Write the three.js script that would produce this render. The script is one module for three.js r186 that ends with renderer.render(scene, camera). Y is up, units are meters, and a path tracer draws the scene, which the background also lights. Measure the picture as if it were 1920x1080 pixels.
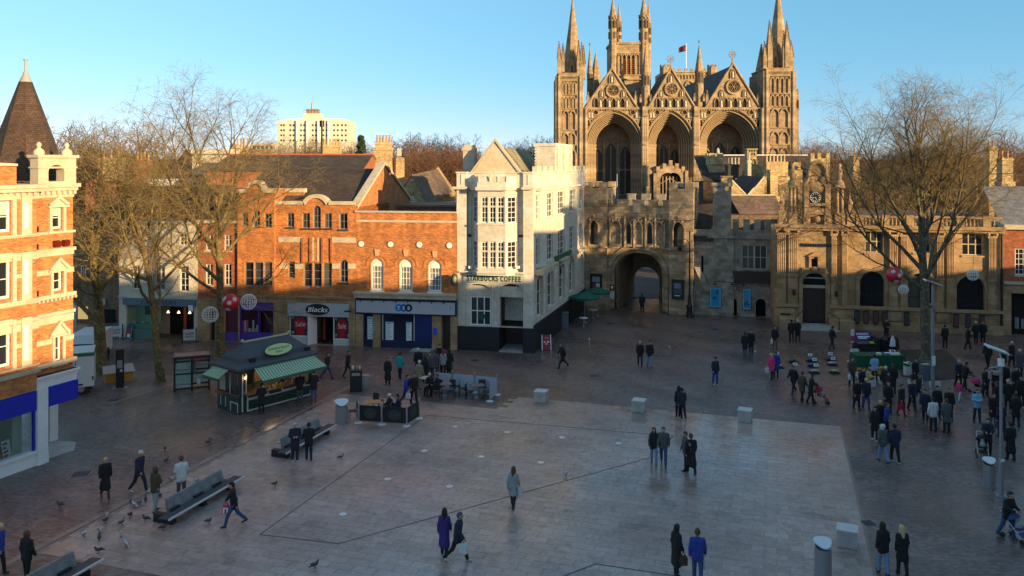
import*as THREE from 'three';
// camera: level, on an upper floor over the square, the lens shifted down
const F=1550,EYE=14,HY=308,CX=960;
const scene=new THREE.Scene();
const camera=new THREE.PerspectiveCamera(2*Math.atan(540/F)*180/Math.PI,16/9,0.5,3000);
camera.position.set(0,EYE,0);
camera.lookAt(0,EYE,-100);
camera.setViewOffset(1920,1080,0,540-HY,1920,1080);
const renderer=new THREE.WebGLRenderer({antialias:true});
renderer.toneMapping=THREE.LinearToneMapping;
renderer.toneMappingExposure=2.35;
renderer.shadowMap.enabled=true;
// sun: low winter afternoon, behind the camera and to the right
const SUN_AZ=47*Math.PI/180,SUN_EL=9.5*Math.PI/180;
const sunDir=new THREE.Vector3(Math.sin(SUN_AZ)*Math.cos(SUN_EL),Math.sin(SUN_EL),Math.cos(SUN_AZ)*Math.cos(SUN_EL));
const sun=new THREE.DirectionalLight(new THREE.Color().setRGB(1.0,0.70,0.34),3.8);
sun.target.position.set(0,0,-80);sun.position.copy(sunDir).multiplyScalar(200).add(sun.target.position);
sun.castShadow=true;sun.shadow.mapSize.set(4096,4096);
Object.assign(sun.shadow.camera,{left:-130,right:130,top:90,bottom:-90,near:1,far:600});
scene.add(sun,sun.target);
// sky
{
const W=512,Hh=256,d=new Float32Array(W*Hh*4);
const mix=(a,b,t)=>a+(b-a)*t;
for(let j=0;j<Hh;j++)for(let i=0;i<W;i++){
const el=((j+.5)/Hh-.5)*Math.PI,az=((i+.5)/W-.5)*2*Math.PI;
const x=Math.cos(az)*Math.cos(el),y=Math.sin(el),z=Math.sin(az)*Math.cos(el);
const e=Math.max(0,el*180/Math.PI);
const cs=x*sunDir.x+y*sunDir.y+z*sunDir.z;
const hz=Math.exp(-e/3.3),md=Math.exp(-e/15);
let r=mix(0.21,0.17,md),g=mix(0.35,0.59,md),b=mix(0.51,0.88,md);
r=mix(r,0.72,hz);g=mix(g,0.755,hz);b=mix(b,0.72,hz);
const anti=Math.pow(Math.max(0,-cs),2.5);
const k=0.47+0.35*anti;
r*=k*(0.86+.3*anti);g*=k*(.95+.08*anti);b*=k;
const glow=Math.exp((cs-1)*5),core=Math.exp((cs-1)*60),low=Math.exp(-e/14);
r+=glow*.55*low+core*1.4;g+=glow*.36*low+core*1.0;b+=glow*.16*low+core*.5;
if(el<0){r=.12;g=.11;b=.11;}
const o=(j*W+i)*4;d[o]=r;d[o+1]=g;d[o+2]=b;d[o+3]=1;
}
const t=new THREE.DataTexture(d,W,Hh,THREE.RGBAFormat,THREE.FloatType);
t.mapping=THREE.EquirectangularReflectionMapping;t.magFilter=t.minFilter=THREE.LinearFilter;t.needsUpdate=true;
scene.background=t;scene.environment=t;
}
// small helpers
function rng(seed){let s=seed|0;return()=>{s=(s+0x6d2b79f5)|0;let t=Math.imul(s ^(s>>>15),1|s);t=(t+Math.imul(t ^(t>>>7),61|t))^ t;return((t ^(t>>>14))>>>0)/4294967296;};}
const V=(x,y,z)=>new THREE.Vector3(x,y,z);
const depthOf=(py)=>F*EYE/(py-HY);
const ground=(px,py)=>{const d=depthOf(py);return[(px-CX)*d/F,-d];};
const clamp=(x,a,b)=>Math.min(b,Math.max(a,x));
const used=new Map();
function numbered(n){const k=used.get(n)||0;used.set(n,k+1);return k?`${n}_${String(k).padStart(3, '0')}`:n;}
function tag(o,label,category,group,kind){if(label)o.userData.label=label;if(category)o.userData.category=category;if(group)o.userData.group=group;if(kind)o.userData.kind=kind;return o;}
function thing(name,label,category,x=0,y=0,z=0,turn=0,group){const g=new THREE.Group();g.name=numbered(name);g.position.set(x,y,z);g.rotation.y=turn;scene.add(g);return tag(g,label,category,group);}
function copyOf(o,label,x,y,z,turn){const c=o.clone();c.name=numbered(o.name.replace(/_\d{3}$/,''));c.userData={...o.userData};if(label)c.userData.label=label;c.position.set(x,y,z);if(turn!==undefined)c.rotation.y=turn;scene.add(c);return c;}
// mesh builder
const $=()=>new MB();
class MB{
constructor(){this.p=[];this.n=[];this.u=[];}
v(x,y,z,nx,ny,nz,u,w){this.p.push(x,y,z);this.n.push(nx,ny,nz);this.u.push(u,w);}
tri(a,b,c){
const ux=b[0]-a[0],uy=b[1]-a[1],uz=b[2]-a[2],vx=c[0]-a[0],vy=c[1]-a[1],vz=c[2]-a[2];
let nx=uy*vz-uz*vy,ny=uz*vx-ux*vz,nz=ux*vy-uy*vx;const l=Math.hypot(nx,ny,nz)||1;nx/=l;ny/=l;nz/=l;
const ax=Math.abs(nx),ay=Math.abs(ny),az=Math.abs(nz);
for(const q of[a,b,c]){const[s,t]=ay>ax&&ay>az?[q[0],q[2]]:ax>az?[q[2],q[1]]:[q[0],q[1]];this.v(q[0],q[1],q[2],nx,ny,nz,s,t);}
return this;
}
quad(a,b,c,d){this.tri(a,b,c);return this.tri(a,c,d);}
box(x0,y0,z0,x1,y1,z1){
const a=[x0,y0,z0],b=[x1,y0,z0],c=[x1,y1,z0],d=[x0,y1,z0],e=[x0,y0,z1],f=[x1,y0,z1],g=[x1,y1,z1],h=[x0,y1,z1];
return this.quad(e,f,g,h).quad(b,a,d,c).quad(f,b,c,g).quad(a,e,h,d).quad(h,g,c,d).quad(a,b,f,e);
}
bar(cx,cy,cz,w,h,d,ry=0,rx=0,rz=0){
const m=new THREE.Matrix4().makeRotationFromEuler(new THREE.Euler(rx,ry,rz,'YXZ')).setPosition(cx,cy,cz);
return this.geo(new THREE.BoxGeometry(w,h,d),m);
}
hull(a,b){const n=a.length;for(let i=0;i<n;i++){const j=(i+1)%n;this.quad(a[i],a[j],b[j],b[i]);}return this;}
fan(a){for(let i=1;i+1<a.length;i++)this.tri(a[0],a[i],a[i+1]);return this;}
ext(pts,z0,z1,holes=[],capBack=false){
const area=(q)=>{let s=0;for(let i=0;i<q.length;i++){const[x0,y0]=q[i],[x1,y1]=q[(i+1)%q.length];s+=x0*y1-x1*y0;}return s;};
const o=area(pts)<0?[...pts].reverse():pts,hs=holes.map((h)=>(area(h)>0?[...h].reverse():h));
const fs=THREE.ShapeUtils.triangulateShape(o.map((q)=>new THREE.Vector2(q[0],q[1])),hs.map((h)=>h.map((q)=>new THREE.Vector2(q[0],q[1]))));
const all=[...o,...hs.flat()];
for(const[a,b,c]of fs){
this.tri([...all[a],z1],[...all[b],z1],[...all[c],z1]);
if(capBack)this.tri([...all[a],z0],[...all[c],z0],[...all[b],z0]);
}
for(const l of[o,...hs])for(let i=0;i<l.length;i++){const a=l[i],b=l[(i+1)%l.length];this.quad([...a,z0],[...b,z0],[...b,z1],[...a,z1]);}
return this;
}
slab(pts,y0,y1){
let s=0;for(let i=0;i<pts.length;i++){const[x0,z0]=pts[i],[x1,z1]=pts[(i+1)%pts.length];s+=x0*z1-x1*z0;}
const o=s>0?[...pts].reverse():pts;
const fs=THREE.ShapeUtils.triangulateShape(o.map((q)=>new THREE.Vector2(q[0],-q[1])),[]);
for(const[a,b,c]of fs)this.tri([o[a][0],y1,o[a][1]],[o[b][0],y1,o[b][1]],[o[c][0],y1,o[c][1]]);
for(let i=0;i<o.length;i++){const a=o[i],b=o[(i+1)%o.length];this.quad([a[0],y0,a[1]],[b[0],y0,b[1]],[b[0],y1,b[1]],[a[0],y1,a[1]]);}
return this;
}
tube(a,b,r0,r1=r0,n=6,caps=true){
let dx=b[0]-a[0],dy=b[1]-a[1],dz=b[2]-a[2];const L=Math.hypot(dx,dy,dz);if(L<1e-6)return this;dx/=L;dy/=L;dz/=L;
let sx,sy,sz;if(Math.abs(dy)<.9){sx=-dz;sy=0;sz=dx;}else{sx=0;sy=dz;sz=-dy;}
const sl=Math.hypot(sx,sy,sz);sx/=sl;sy/=sl;sz/=sl;
const tx=dy*sz-dz*sy,ty=dz*sx-dx*sz,tz=dx*sy-dy*sx;
const ring=[];for(let i=0;i<=n;i++){const t=i/n*Math.PI*2,c=Math.cos(t),s=Math.sin(t);ring.push([sx*c+tx*s,sy*c+ty*s,sz*c+tz*s]);}
for(let i=0;i<n;i++){
const p=ring[i],q=ring[i+1],u0=i/n*6.28*r0,u1=(i+1)/n*6.28*r0;
const A=(o,r,k)=>[o[0]+k[0]*r,o[1]+k[1]*r,o[2]+k[2]*r];
const a0=A(a,r0,p),a1=A(a,r0,q),b0=A(b,r1,p),b1=A(b,r1,q);
this.v(...a0,...p,u0,0);this.v(...a1,...q,u1,0);this.v(...b1,...q,u1,L);
this.v(...a0,...p,u0,0);this.v(...b1,...q,u1,L);this.v(...b0,...p,u0,L);
if(caps){this.v(...b,dx,dy,dz,0,0);this.v(...b0,dx,dy,dz,0,0);this.v(...b1,dx,dy,dz,0,0);this.v(...a,-dx,-dy,-dz,0,0);this.v(...a1,-dx,-dy,-dz,0,0);this.v(...a0,-dx,-dy,-dz,0,0);}
}
return this;
}
cyl(x,y0,z,r0,y1,r1=r0,n=12,caps=true){return this.tube([x,y0,z],[x,y1,z],r0,r1,n,caps);}
cone(x,y0,z,r,y1,n=8,rot=0,rTop=0){
const P=(i,rr,y)=>{const t=(i/n)*Math.PI*2+rot;return[x+Math.sin(t)*rr,y,z+Math.cos(t)*rr];};
for(let i=0;i<n;i++){if(rTop)this.quad(P(i,r,y0),P(i+1,r,y0),P(i+1,rTop,y1),P(i,rTop,y1));else this.tri(P(i,r,y0),P(i+1,r,y0),[x,y1,z]);}
if(rTop){const t=[];for(let i=0;i<n;i++)t.push(P(i,rTop,y1));this.fan(t);}
return this;
}
lathe(prof,x=0,y=0,z=0,n=12){return this.geo(new THREE.LatheGeometry(prof.map((q)=>new THREE.Vector2(Math.max(q[0],1e-4),q[1])),n),new THREE.Matrix4().makeTranslation(x,y,z));}
ball(x,y,z,rx,ry=rx,rz=rx,w=10,h=7){return this.geo(new THREE.SphereGeometry(1,w,h),new THREE.Matrix4().makeScale(rx,ry,rz).setPosition(x,y,z));}
geo(g,m){
const q=g.index?g.toNonIndexed():g;if(m)q.applyMatrix4(m);
const P=q.attributes.position.array,N=q.attributes.normal.array,U=q.attributes.uv?q.attributes.uv.array:null;
for(let i=0;i<P.length/3;i++)this.v(P[i*3],P[i*3+1],P[i*3+2],N[i*3],N[i*3+1],N[i*3+2],U?U[i*2]:0,U?U[i*2+1]:0);
return this;
}
boxUV(){for(let i=0;i<this.p.length/3;i++){const o=i*3,ax=Math.abs(this.n[o]),ay=Math.abs(this.n[o+1]),az=Math.abs(this.n[o+2]);const[s,t]=ay>ax&&ay>az?[this.p[o],this.p[o+2]]:ax>az?[this.p[o+2],this.p[o+1]]:[this.p[o],this.p[o+1]];this.u[i*2]=s;this.u[i*2+1]=t;}return this;}
geom(){
const g=new THREE.BufferGeometry();
g.setAttribute('position',new THREE.BufferAttribute(new Float32Array(this.p),3));g.setAttribute('normal',new THREE.BufferAttribute(new Float32Array(this.n),3));g.setAttribute('uv',new THREE.BufferAttribute(new Float32Array(this.u),2));
return g;
}
build(name,material,parent,label){
const m=new THREE.Mesh(this.geom(),material);m.castShadow=m.receiveShadow=true;
m.name=parent&&parent!==scene?name:numbered(name);if(label)m.userData.label=label;(parent||scene).add(m);return m;
}
}
function buildEach(mb,name,material,parent){
const n=mb.p.length/3,ids=new Map(),par=[],root=(i)=>{while(par[i]!==i)i=par[i]=par[par[i]];return i;},vid=new Int32Array(n);
for(let i=0;i<n;i++){const k=`${Math.round(mb.p[i * 3] * 2e3)},${Math.round(mb.p[i * 3 + 1] * 2e3)},${Math.round(mb.p[i * 3 + 2] * 2e3)}`;let v=ids.get(k);if(v===undefined){v=par.length;ids.set(k,v);par.push(v);}vid[i]=v;}
for(let i=0;i<n;i+=3){par[root(vid[i])]=root(vid[i+1]);par[root(vid[i+2])]=root(vid[i+1]);}
const out=new Map();for(let i=0;i<n;i+=3){const r=root(vid[i]);if(!out.has(r))out.set(r,$());const o=out.get(r);for(let k=i;k<i+3;k++)o.v(mb.p[k*3],mb.p[k*3+1],mb.p[k*3+2],mb.n[k*3],mb.n[k*3+1],mb.n[k*3+2],mb.u[k*2],mb.u[k*2+1]);}
return[...out.values()].map((o)=>o.build(name,material,parent));
}
function meshOf(geometry,material,name,parent){const m=new THREE.Mesh(geometry,material);m.castShadow=m.receiveShadow=true;m.name=parent&&parent!==scene?name:numbered(name);(parent||scene).add(m);return m;}
// arches: an outline from the foot on one side round to the foot on the other
function archTop(x0,x1,ys,rise,kind='point',n=8){
const w=(x1-x0)/2,cx=(x0+x1)/2,out=[];
if(kind==='round'){for(let i=0;i<=n*2;i++){const t=i/(n*2)*Math.PI;out.push([cx+Math.cos(t)*w,ys+Math.sin(t)*rise]);}return out;}
if(kind==='seg'){const R=(w*w+rise*rise)/(2*rise),a=Math.asin(clamp(w/R,-1,1));for(let i=0;i<=n*2;i++){const t=a-i/(n*2)*2*a;out.push([cx+Math.sin(t)*R,ys+rise-R+Math.cos(t)*R]);}return out;}
const R=(w*w+rise*rise)/(2*w),a=Math.atan2(rise,R-w);
for(let i=0;i<=n;i++){const t=i/n*a;out.push([cx+w-R+Math.cos(t)*R,ys+Math.sin(t)*R]);}
for(let i=n-1;i>=0;i--){const t=i/n*a;out.push([cx-w+R-Math.cos(t)*R,ys+Math.sin(t)*R]);}
return out;
}
const archPoly=(x0,x1,y0,ys,rise,kind,n)=>[[x0,y0],[x1,y0],...archTop(x0,x1,ys,rise,kind,n)];
const rectPoly=(x0,y0,x1,y1)=>[[x0,y0],[x1,y0],[x1,y1],[x0,y1]];
function archRing(mb,x0,x1,y0,ys,rise,t,z0,z1,kind='point',n=8){
const a=archPoly(x0-t,x1+t,y0,ys,rise+t*(kind==='point'?1.25:1),kind,n),b=archPoly(x0,x1,y0,ys,rise,kind,n);
const A=[...a.slice(1),a[0]],B=[...b.slice(1),b[0]];
for(let i=0;i+1<A.length;i++){
const p=A[i],q=A[i+1],r=B[i+1],s=B[i];
mb.quad([...s,z1],[...p,z1],[...q,z1],[...r,z1]);mb.quad([...q,z0],[...q,z1],[...p,z1],[...p,z0]);mb.quad([...s,z0],[...s,z1],[...r,z1],[...r,z0]);
}
mb.quad([...A[0],z0],[...A[0],z1],[...B[0],z1],[...B[0],z0]);
return mb;
}
// a front that stands on the ground between two points [x, z]; its group's x runs along it, z points out of it
class Front{
constructor(name,label,category,a,b,group){
this.a=a;this.len=Math.hypot(b[0]-a[0],b[1]-a[1]);const ux=(b[0]-a[0])/this.len,uz=(b[1]-a[1])/this.len;this.ux=ux;this.uz=uz;
this.turn=Math.atan2(-uz,ux);this.g=thing(name,label,category,a[0],0,a[1],this.turn,group);
}
at(px,z=0){
const nx=-this.uz,nz=this.ux,ax=this.a[0]+nx*z,az=this.a[1]+nz*z,k=(px-CX)/F;
const s=(-k*az-ax)/(this.ux+k*this.uz);return[s,-(az+this.uz*s)];
}
x(px,z=0){return this.at(px,z)[0];}
y(px,py,z=0){return EYE-(py-HY)*this.at(px,z)[1]/F;}
xy(px,py,z=0){const[s,d]=this.at(px,z);return[s,EYE-(py-HY)*d/F];}
r(px0,py0,px1,py1,z=0){const m=(px0+px1)/2;return[this.x(px0,z),this.y(m,py1,z),this.x(px1,z),this.y(m,py0,z)];}
}
// textures
function hash2(x,y,s){let h=Math.imul(x,374761393)+Math.imul(y,668265263)+Math.imul(s,982451653)|0;h=Math.imul(h ^(h>>>13),1274126177);return((h ^(h>>>16))>>>0)/4294967296;}
function vn(x,y,p,s){const xi=Math.floor(x),yi=Math.floor(y),fx=x-xi,fy=y-yi,u=fx*fx*(3-2*fx),w=fy*fy*(3-2*fy),m=(a)=>((a%p)+p)%p;const a=hash2(m(xi),m(yi),s),b=hash2(m(xi+1),m(yi),s),c=hash2(m(xi),m(yi+1),s),d=hash2(m(xi+1),m(yi+1),s);return a+(b-a)*u+(c-a)*w+(a-b-c+d)*u*w;}
function fbm(u,v,f,o,s){let r=0,a=.5,t=0;for(let i=0;i<o;i++){r+=a*vn(u*f,v*f,f,s+i);t+=a;a*=.5;f*=2;}return r/t;}
const l2s=(c)=>(c<=.0031308?c*12.92:1.055*Math.pow(c,1/2.4)-.055);
function tex(N,mx,my,fn,color=true){
const d=new Uint8Array(N*N*4);
for(let j=0;j<N;j++)for(let i=0;i<N;i++){let c=fn((i+.5)/N,(j+.5)/N);if(typeof c==='number')c=[c,c,c];const o=(j*N+i)*4;for(let k=0;k<3;k++)d[o+k]=clamp(Math.round(255*(color?l2s(clamp(c[k],0,1)):c[k])),0,255);d[o+3]=255;}
const t=new THREE.DataTexture(d,N,N);t.wrapS=t.wrapT=THREE.RepeatWrapping;t.magFilter=t.minFilter=THREE.LinearFilter;t.repeat.set(1/mx,1/my);if(color)t.colorSpace=THREE.SRGBColorSpace;t.needsUpdate=true;return t;
}
const C=(r,g,b)=>new THREE.Color().setRGB(r,g,b);
const mat=(r,g,b,rough=.8,more={})=>new THREE.MeshStandardMaterial({color:C(r,g,b),roughness:rough,...more});
function courses(u,v,M,bw,bh,joint,s,rnd=0){
const nrow=Math.round(M/bh),row=Math.floor(v*nrow),fy=v*nrow-row,ncol=Math.round(M/bw);
const off=(row%2)*.5+rnd*hash2(row,7,s),x=u*ncol+off,col=((Math.floor(x)%ncol)+ncol)%ncol,fx=x-Math.floor(x);
const jx=joint/bw,jy=joint/bh,d=Math.min(fx/jx,(1-fx)/jx,fy/jy,(1-fy)/jy);
return[hash2(col,row,s),d<.5?1:0,clamp(d,0,1)];
}
function brickTex(base,spread,mortar,s){
return tex(1024,3.6,3.6,(u,v)=>{const[t,j]=courses(u,v,3.6,.225,.075,.012,s);const n=fbm(u,v,8,5,s+3);if(j)return mortar.map((c)=>c*(.7+.5*n));const k=(1-spread/2+spread*t)*(.72+.55*n)*(.72+.56*fbm(u,v,2,3,s+7))*(.86+.28*vn(u*14,v*2,14,s+5));return[base[0]*k,base[1]*k*(.9+.2*t),base[2]*k];});
}
const brickBump=tex(1024,3.6,3.6,(u,v)=>{const[t,j,e]=courses(u,v,3.6,.225,.075,.014,11);return .25+.55*e*(.85+.15*t)+.2*fbm(u,v,64,3,5)-.1;},false);
function stoneTex(base,spread,s,bw=.62,bh=.31,joint=.014,dirt=.5){
return tex(1024,4.96,4.96,(u,v)=>{const[t,j]=courses(u,v,4.96,bw,bh,joint,s,.6);const n=fbm(u,v,5,6,s+3),m=fbm(u,v,24,4,s+9);let k=(1-spread/2+spread*t)*(1-dirt/2+dirt*n)*(.8+.4*m);if(j)k*=.62;return[base[0]*k,base[1]*k*(.97+.06*t),base[2]*k*(.9+.2*t)];});
}
const stoneBump=tex(1024,4.96,4.96,(u,v)=>{const[t,j,e]=courses(u,v,4.96,.62,.31,.03,21,.6);return .2+.4*e+.4*fbm(u,v,40,4,5)*(.7+.3*t);},false);
const grain=tex(512,2.2,2.2,(u,v)=>fbm(u,v,6,6,31),false);
const plainTex=(base,amt,s,M=6)=>tex(512,M,M,(u,v)=>{const n=fbm(u,v,4,6,s),m=fbm(u,v,40,3,s+4);const k=1-amt/2+amt*n+(m-.5)*amt*.6;return base.map((c)=>c*k);});
const roofTex=(base,s,w=.28,h=.2)=>tex(1024,5.6,5.6,(u,v)=>{const[t,j]=courses(u,v,5.6,w,h,.022,s);const n=fbm(u,v,6,5,s+2);const k=(.75+.5*t)*(.6+.8*n)*(j?.45:1);return[base[0]*k,base[1]*k,base[2]*k*(1+.12*(t-.5))];});
const roofBump=tex(1024,5.6,5.6,(u,v)=>{const r=v*28;return 1-(r-Math.floor(r))*.8-(courses(u,v,5.6,.28,.2,.02,41)[1]?.2:0);},false);
const M={};
M.brick=new THREE.MeshStandardMaterial({map:brickTex([.42,.14,.036],.6,[.40,.26,.15],11),bumpMap:brickBump,bumpScale:.012,roughness:.9});
M.brickRed=new THREE.MeshStandardMaterial({map:brickTex([.36,.105,.045],.6,[.28,.17,.11],13),bumpMap:brickBump,bumpScale:.012,roughness:.9});
M.brickBuff=new THREE.MeshStandardMaterial({map:brickTex([.46,.32,.15],.6,[.34,.27,.18],17),bumpMap:brickBump,bumpScale:.012,roughness:.92});
M.brickBrown=new THREE.MeshStandardMaterial({map:brickTex([.22,.13,.075],.6,[.2,.15,.11],19),bumpMap:brickBump,bumpScale:.012,roughness:.92});
M.gateStone=new THREE.MeshStandardMaterial({map:stoneTex([.38,.28,.175],.55,21,.62,.31,.016,.9),bumpMap:stoneBump,bumpScale:.03,roughness:.95});
M.darkStone=new THREE.MeshStandardMaterial({map:stoneTex([.30,.255,.195],.45,23,.62,.31,.014,.8),bumpMap:stoneBump,bumpScale:.025,roughness:.95});
M.bankStone=new THREE.MeshStandardMaterial({map:stoneTex([.38,.25,.135],.4,27,.8,.4,.012,.8),bumpMap:stoneBump,bumpScale:.02,roughness:.93});
M.cathStone=new THREE.MeshStandardMaterial({map:stoneTex([.33,.235,.14],.32,29,.8,.4,.014,.85),bumpMap:stoneBump,bumpScale:.02,roughness:.95});
M.cathDark=new THREE.MeshStandardMaterial({map:stoneTex([.33,.22,.135],.28,29,.8,.4,.014,.5),bumpMap:stoneBump,bumpScale:.02,roughness:.95});
M.rubble=new THREE.MeshStandardMaterial({map:stoneTex([.45,.33,.17],.5,31,.42,.22,.03,.6),bumpMap:stoneBump,bumpScale:.03,roughness:.95});
M.paleStone=new THREE.MeshStandardMaterial({map:stoneTex([.62,.57,.48],.08,33,.9,.45,.006,.18),bumpMap:grain,bumpScale:.006,roughness:.9});
M.trim=new THREE.MeshStandardMaterial({map:plainTex([.52,.44,.32],.5,35,3),bumpMap:grain,bumpScale:.008,roughness:.9});
M.stucco=new THREE.MeshStandardMaterial({map:plainTex([.58,.52,.42],.4,36,5),bumpMap:grain,bumpScale:.004,roughness:.9});
M.slate=new THREE.MeshStandardMaterial({map:roofTex([.062,.042,.03],43),bumpMap:roofBump,bumpScale:.02,roughness:1});
M.tile=new THREE.MeshStandardMaterial({map:roofTex([.10,.062,.038],45),bumpMap:roofBump,bumpScale:.025,roughness:1});
M.oldTile=new THREE.MeshStandardMaterial({map:roofTex([.16,.105,.075],47),bumpMap:roofBump,bumpScale:.025,roughness:.9});
M.lead=new THREE.MeshStandardMaterial({map:plainTex([.045,.037,.033],.5,49,4),roughness:.85});
M.white=mat(.78,.77,.74,.5);M.cream=mat(.62,.55,.42,.6);M.offWhite=mat(.55,.53,.5,.6);
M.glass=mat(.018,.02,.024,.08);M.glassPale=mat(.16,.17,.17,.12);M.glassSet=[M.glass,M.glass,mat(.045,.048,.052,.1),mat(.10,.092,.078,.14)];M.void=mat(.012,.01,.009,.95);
M.black=mat(.013,.013,.015,.55);M.iron=mat(.02,.022,.024,.45,{metalness:.3});
M.steel=mat(.45,.46,.48,.35,{metalness:.8});M.galv=mat(.3,.31,.33,.45,{metalness:.5});
M.granite=new THREE.MeshStandardMaterial({map:plainTex([.40,.38,.35],.5,51,1.3),roughness:.7});
M.wood=mat(.20,.10,.045,.6);M.darkWood=mat(.045,.024,.016,.6);M.terracotta=mat(.50,.27,.11,.85);M.blue=mat(.012,.022,.42,.45);M.navy=mat(.012,.02,.07,.4);
// text or print on a flat face
function printed(w,h,draw,px=256,rough=.6){
const c=document.createElement('canvas');c.width=px;c.height=Math.max(8,Math.round(px*h/w));const x=c.getContext('2d');draw(x,c.width,c.height);
const t=new THREE.CanvasTexture(c);t.colorSpace=THREE.SRGBColorSpace;return new THREE.MeshStandardMaterial({map:t,roughness:rough});
}
function panel(name,w,h,m,parent,x,y,z,ry=0,rx=0,t=.02){
const g=new THREE.BoxGeometry(w,h,t);const p=meshOf(g,m,name,parent);p.position.set(x,y,z);p.rotation.set(rx,ry,0,'YXZ');return p;
}
// windows: a mesh of frame and bars, its pane a child
function win(par,x0,y0,x1,y1,o={}){
const{z=-.14,cols=2,rows=2,fw=.07,bar=.035,frame=M.white,glass=M.glass,arch=null,rise=0,sill=0,sillM=M.trim,name='window',dep=.05,blind=0}=o;
const mb=$(),ys=arch?y1-rise:y1,gq=glass===M.glass?M.glassSet[Math.floor(hash2(Math.round(x0*31),Math.round(y0*17),5)*4)]:glass;
if(arch){archRing(mb,x0+fw,x1-fw,y0+fw,ys,rise-fw,fw,z-dep,z+.01,arch,6);mb.box(x0,y0,z-dep,x1,y0+fw,z+.012);}
else{mb.box(x0,y0,z-dep,x0+fw,y1,z);mb.box(x1-fw,y0,z-dep,x1,y1,z);mb.box(x0+fw,y1-fw,z-dep,x1-fw,y1,z+.002);mb.box(x0+fw,y0,z-dep,x1-fw,y0+fw,z+.002);}
for(let i=1;i<cols;i++){const cx=x0+(x1-x0)*i/cols;mb.box(cx-bar/2,y0+fw,z-dep+.005,cx+bar/2,arch?y1-fw:y1-fw,z-.008);}
for(let j=1;j<rows;j++){const cy=y0+(ys-y0)*j/rows;mb.box(x0+fw,cy-bar/2,z-dep+.004,x1-fw,cy+bar/2,z-.005);}
const w=mb.build(name,frame,par);
const pg=$();pg.ext(arch?archPoly(x0+.01,x1-.01,y0+.01,ys,rise-.01,arch,6):rectPoly(x0+.01,y0+.01,x1-.01,y1-.01),z-dep-.03,z-dep+.002);pg.build('pane',gq,w);
if(blind){const b=$();b.box(x0+fw,y1-(y1-y0)*blind,z-dep+.004,x1-fw,y1-fw,z-dep+.012);b.build('blind',M.cream,w);}
if(sill){const s=$();s.box(x0-.08,y0-sill,z,x1+.08,y0-.002,.09);s.build('sill',sillM,w);}
return w;
}
// the ground
const settTone=tex(1024,5.6,5.6,(u,v)=>{const[t,j]=courses(u,v,5.6,.2,.1,.014,61,.5);const n=fbm(u,v,3,6,63);const k=(.62+.76*t)*(.55+.9*n)*(j?.55:1);return[.155*k,.11*k,.096*k];});
const settBump=tex(1024,5.6,5.6,(u,v)=>{const[t,,e]=courses(u,v,5.6,.2,.1,.03,61,.5);return .1+.6*e+.3*t*e;},false);
const wet=tex(512,31,31,(u,v)=>{const n=fbm(u,v,3,7,71);return clamp(.30+(n-.5)*1.0,.16,.55);},false);
const wet2=tex(512,17,17,(u,v)=>{const n=fbm(u,v,4,7,73);return clamp(.46+(n-.5)*1.2,.22,.8);},false);
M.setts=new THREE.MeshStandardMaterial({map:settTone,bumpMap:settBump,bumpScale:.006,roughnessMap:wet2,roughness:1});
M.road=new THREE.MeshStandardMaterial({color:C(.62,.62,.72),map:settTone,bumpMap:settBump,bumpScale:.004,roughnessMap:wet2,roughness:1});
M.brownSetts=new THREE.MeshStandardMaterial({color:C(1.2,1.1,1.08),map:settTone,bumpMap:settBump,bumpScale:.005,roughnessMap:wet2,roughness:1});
M.soil=new THREE.MeshStandardMaterial({map:plainTex([.055,.035,.022],.9,81,2),bumpMap:grain,bumpScale:.03,roughness:.95});
M.field=new THREE.MeshStandardMaterial({map:plainTex([.06,.065,.03],.9,83,23),roughness:1});
tag($().box(-1500,-.4,-2600,1500,-.06,400).build('ground',M.field,scene),null,null,null,'structure');
tag($().box(-70,-.3,-88,75,0,40).build('square_ground',M.setts,scene),null,null,null,'structure');
const sheet=(name,pts,y0,y1,m)=>tag($().slab(pts,y0,y1).build(name,m,scene),null,null,null,'structure');
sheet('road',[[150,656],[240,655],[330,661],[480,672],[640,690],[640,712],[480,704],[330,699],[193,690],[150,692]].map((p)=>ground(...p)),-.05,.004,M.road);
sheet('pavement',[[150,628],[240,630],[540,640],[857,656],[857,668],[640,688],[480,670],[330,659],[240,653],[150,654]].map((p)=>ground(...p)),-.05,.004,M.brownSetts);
sheet('pavement',[[-60,1000],[100,1015],[468,826],[600,760],[420,790],[200,880]].map((p)=>ground(...p)),-.05,.004,M.brownSetts);
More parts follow.
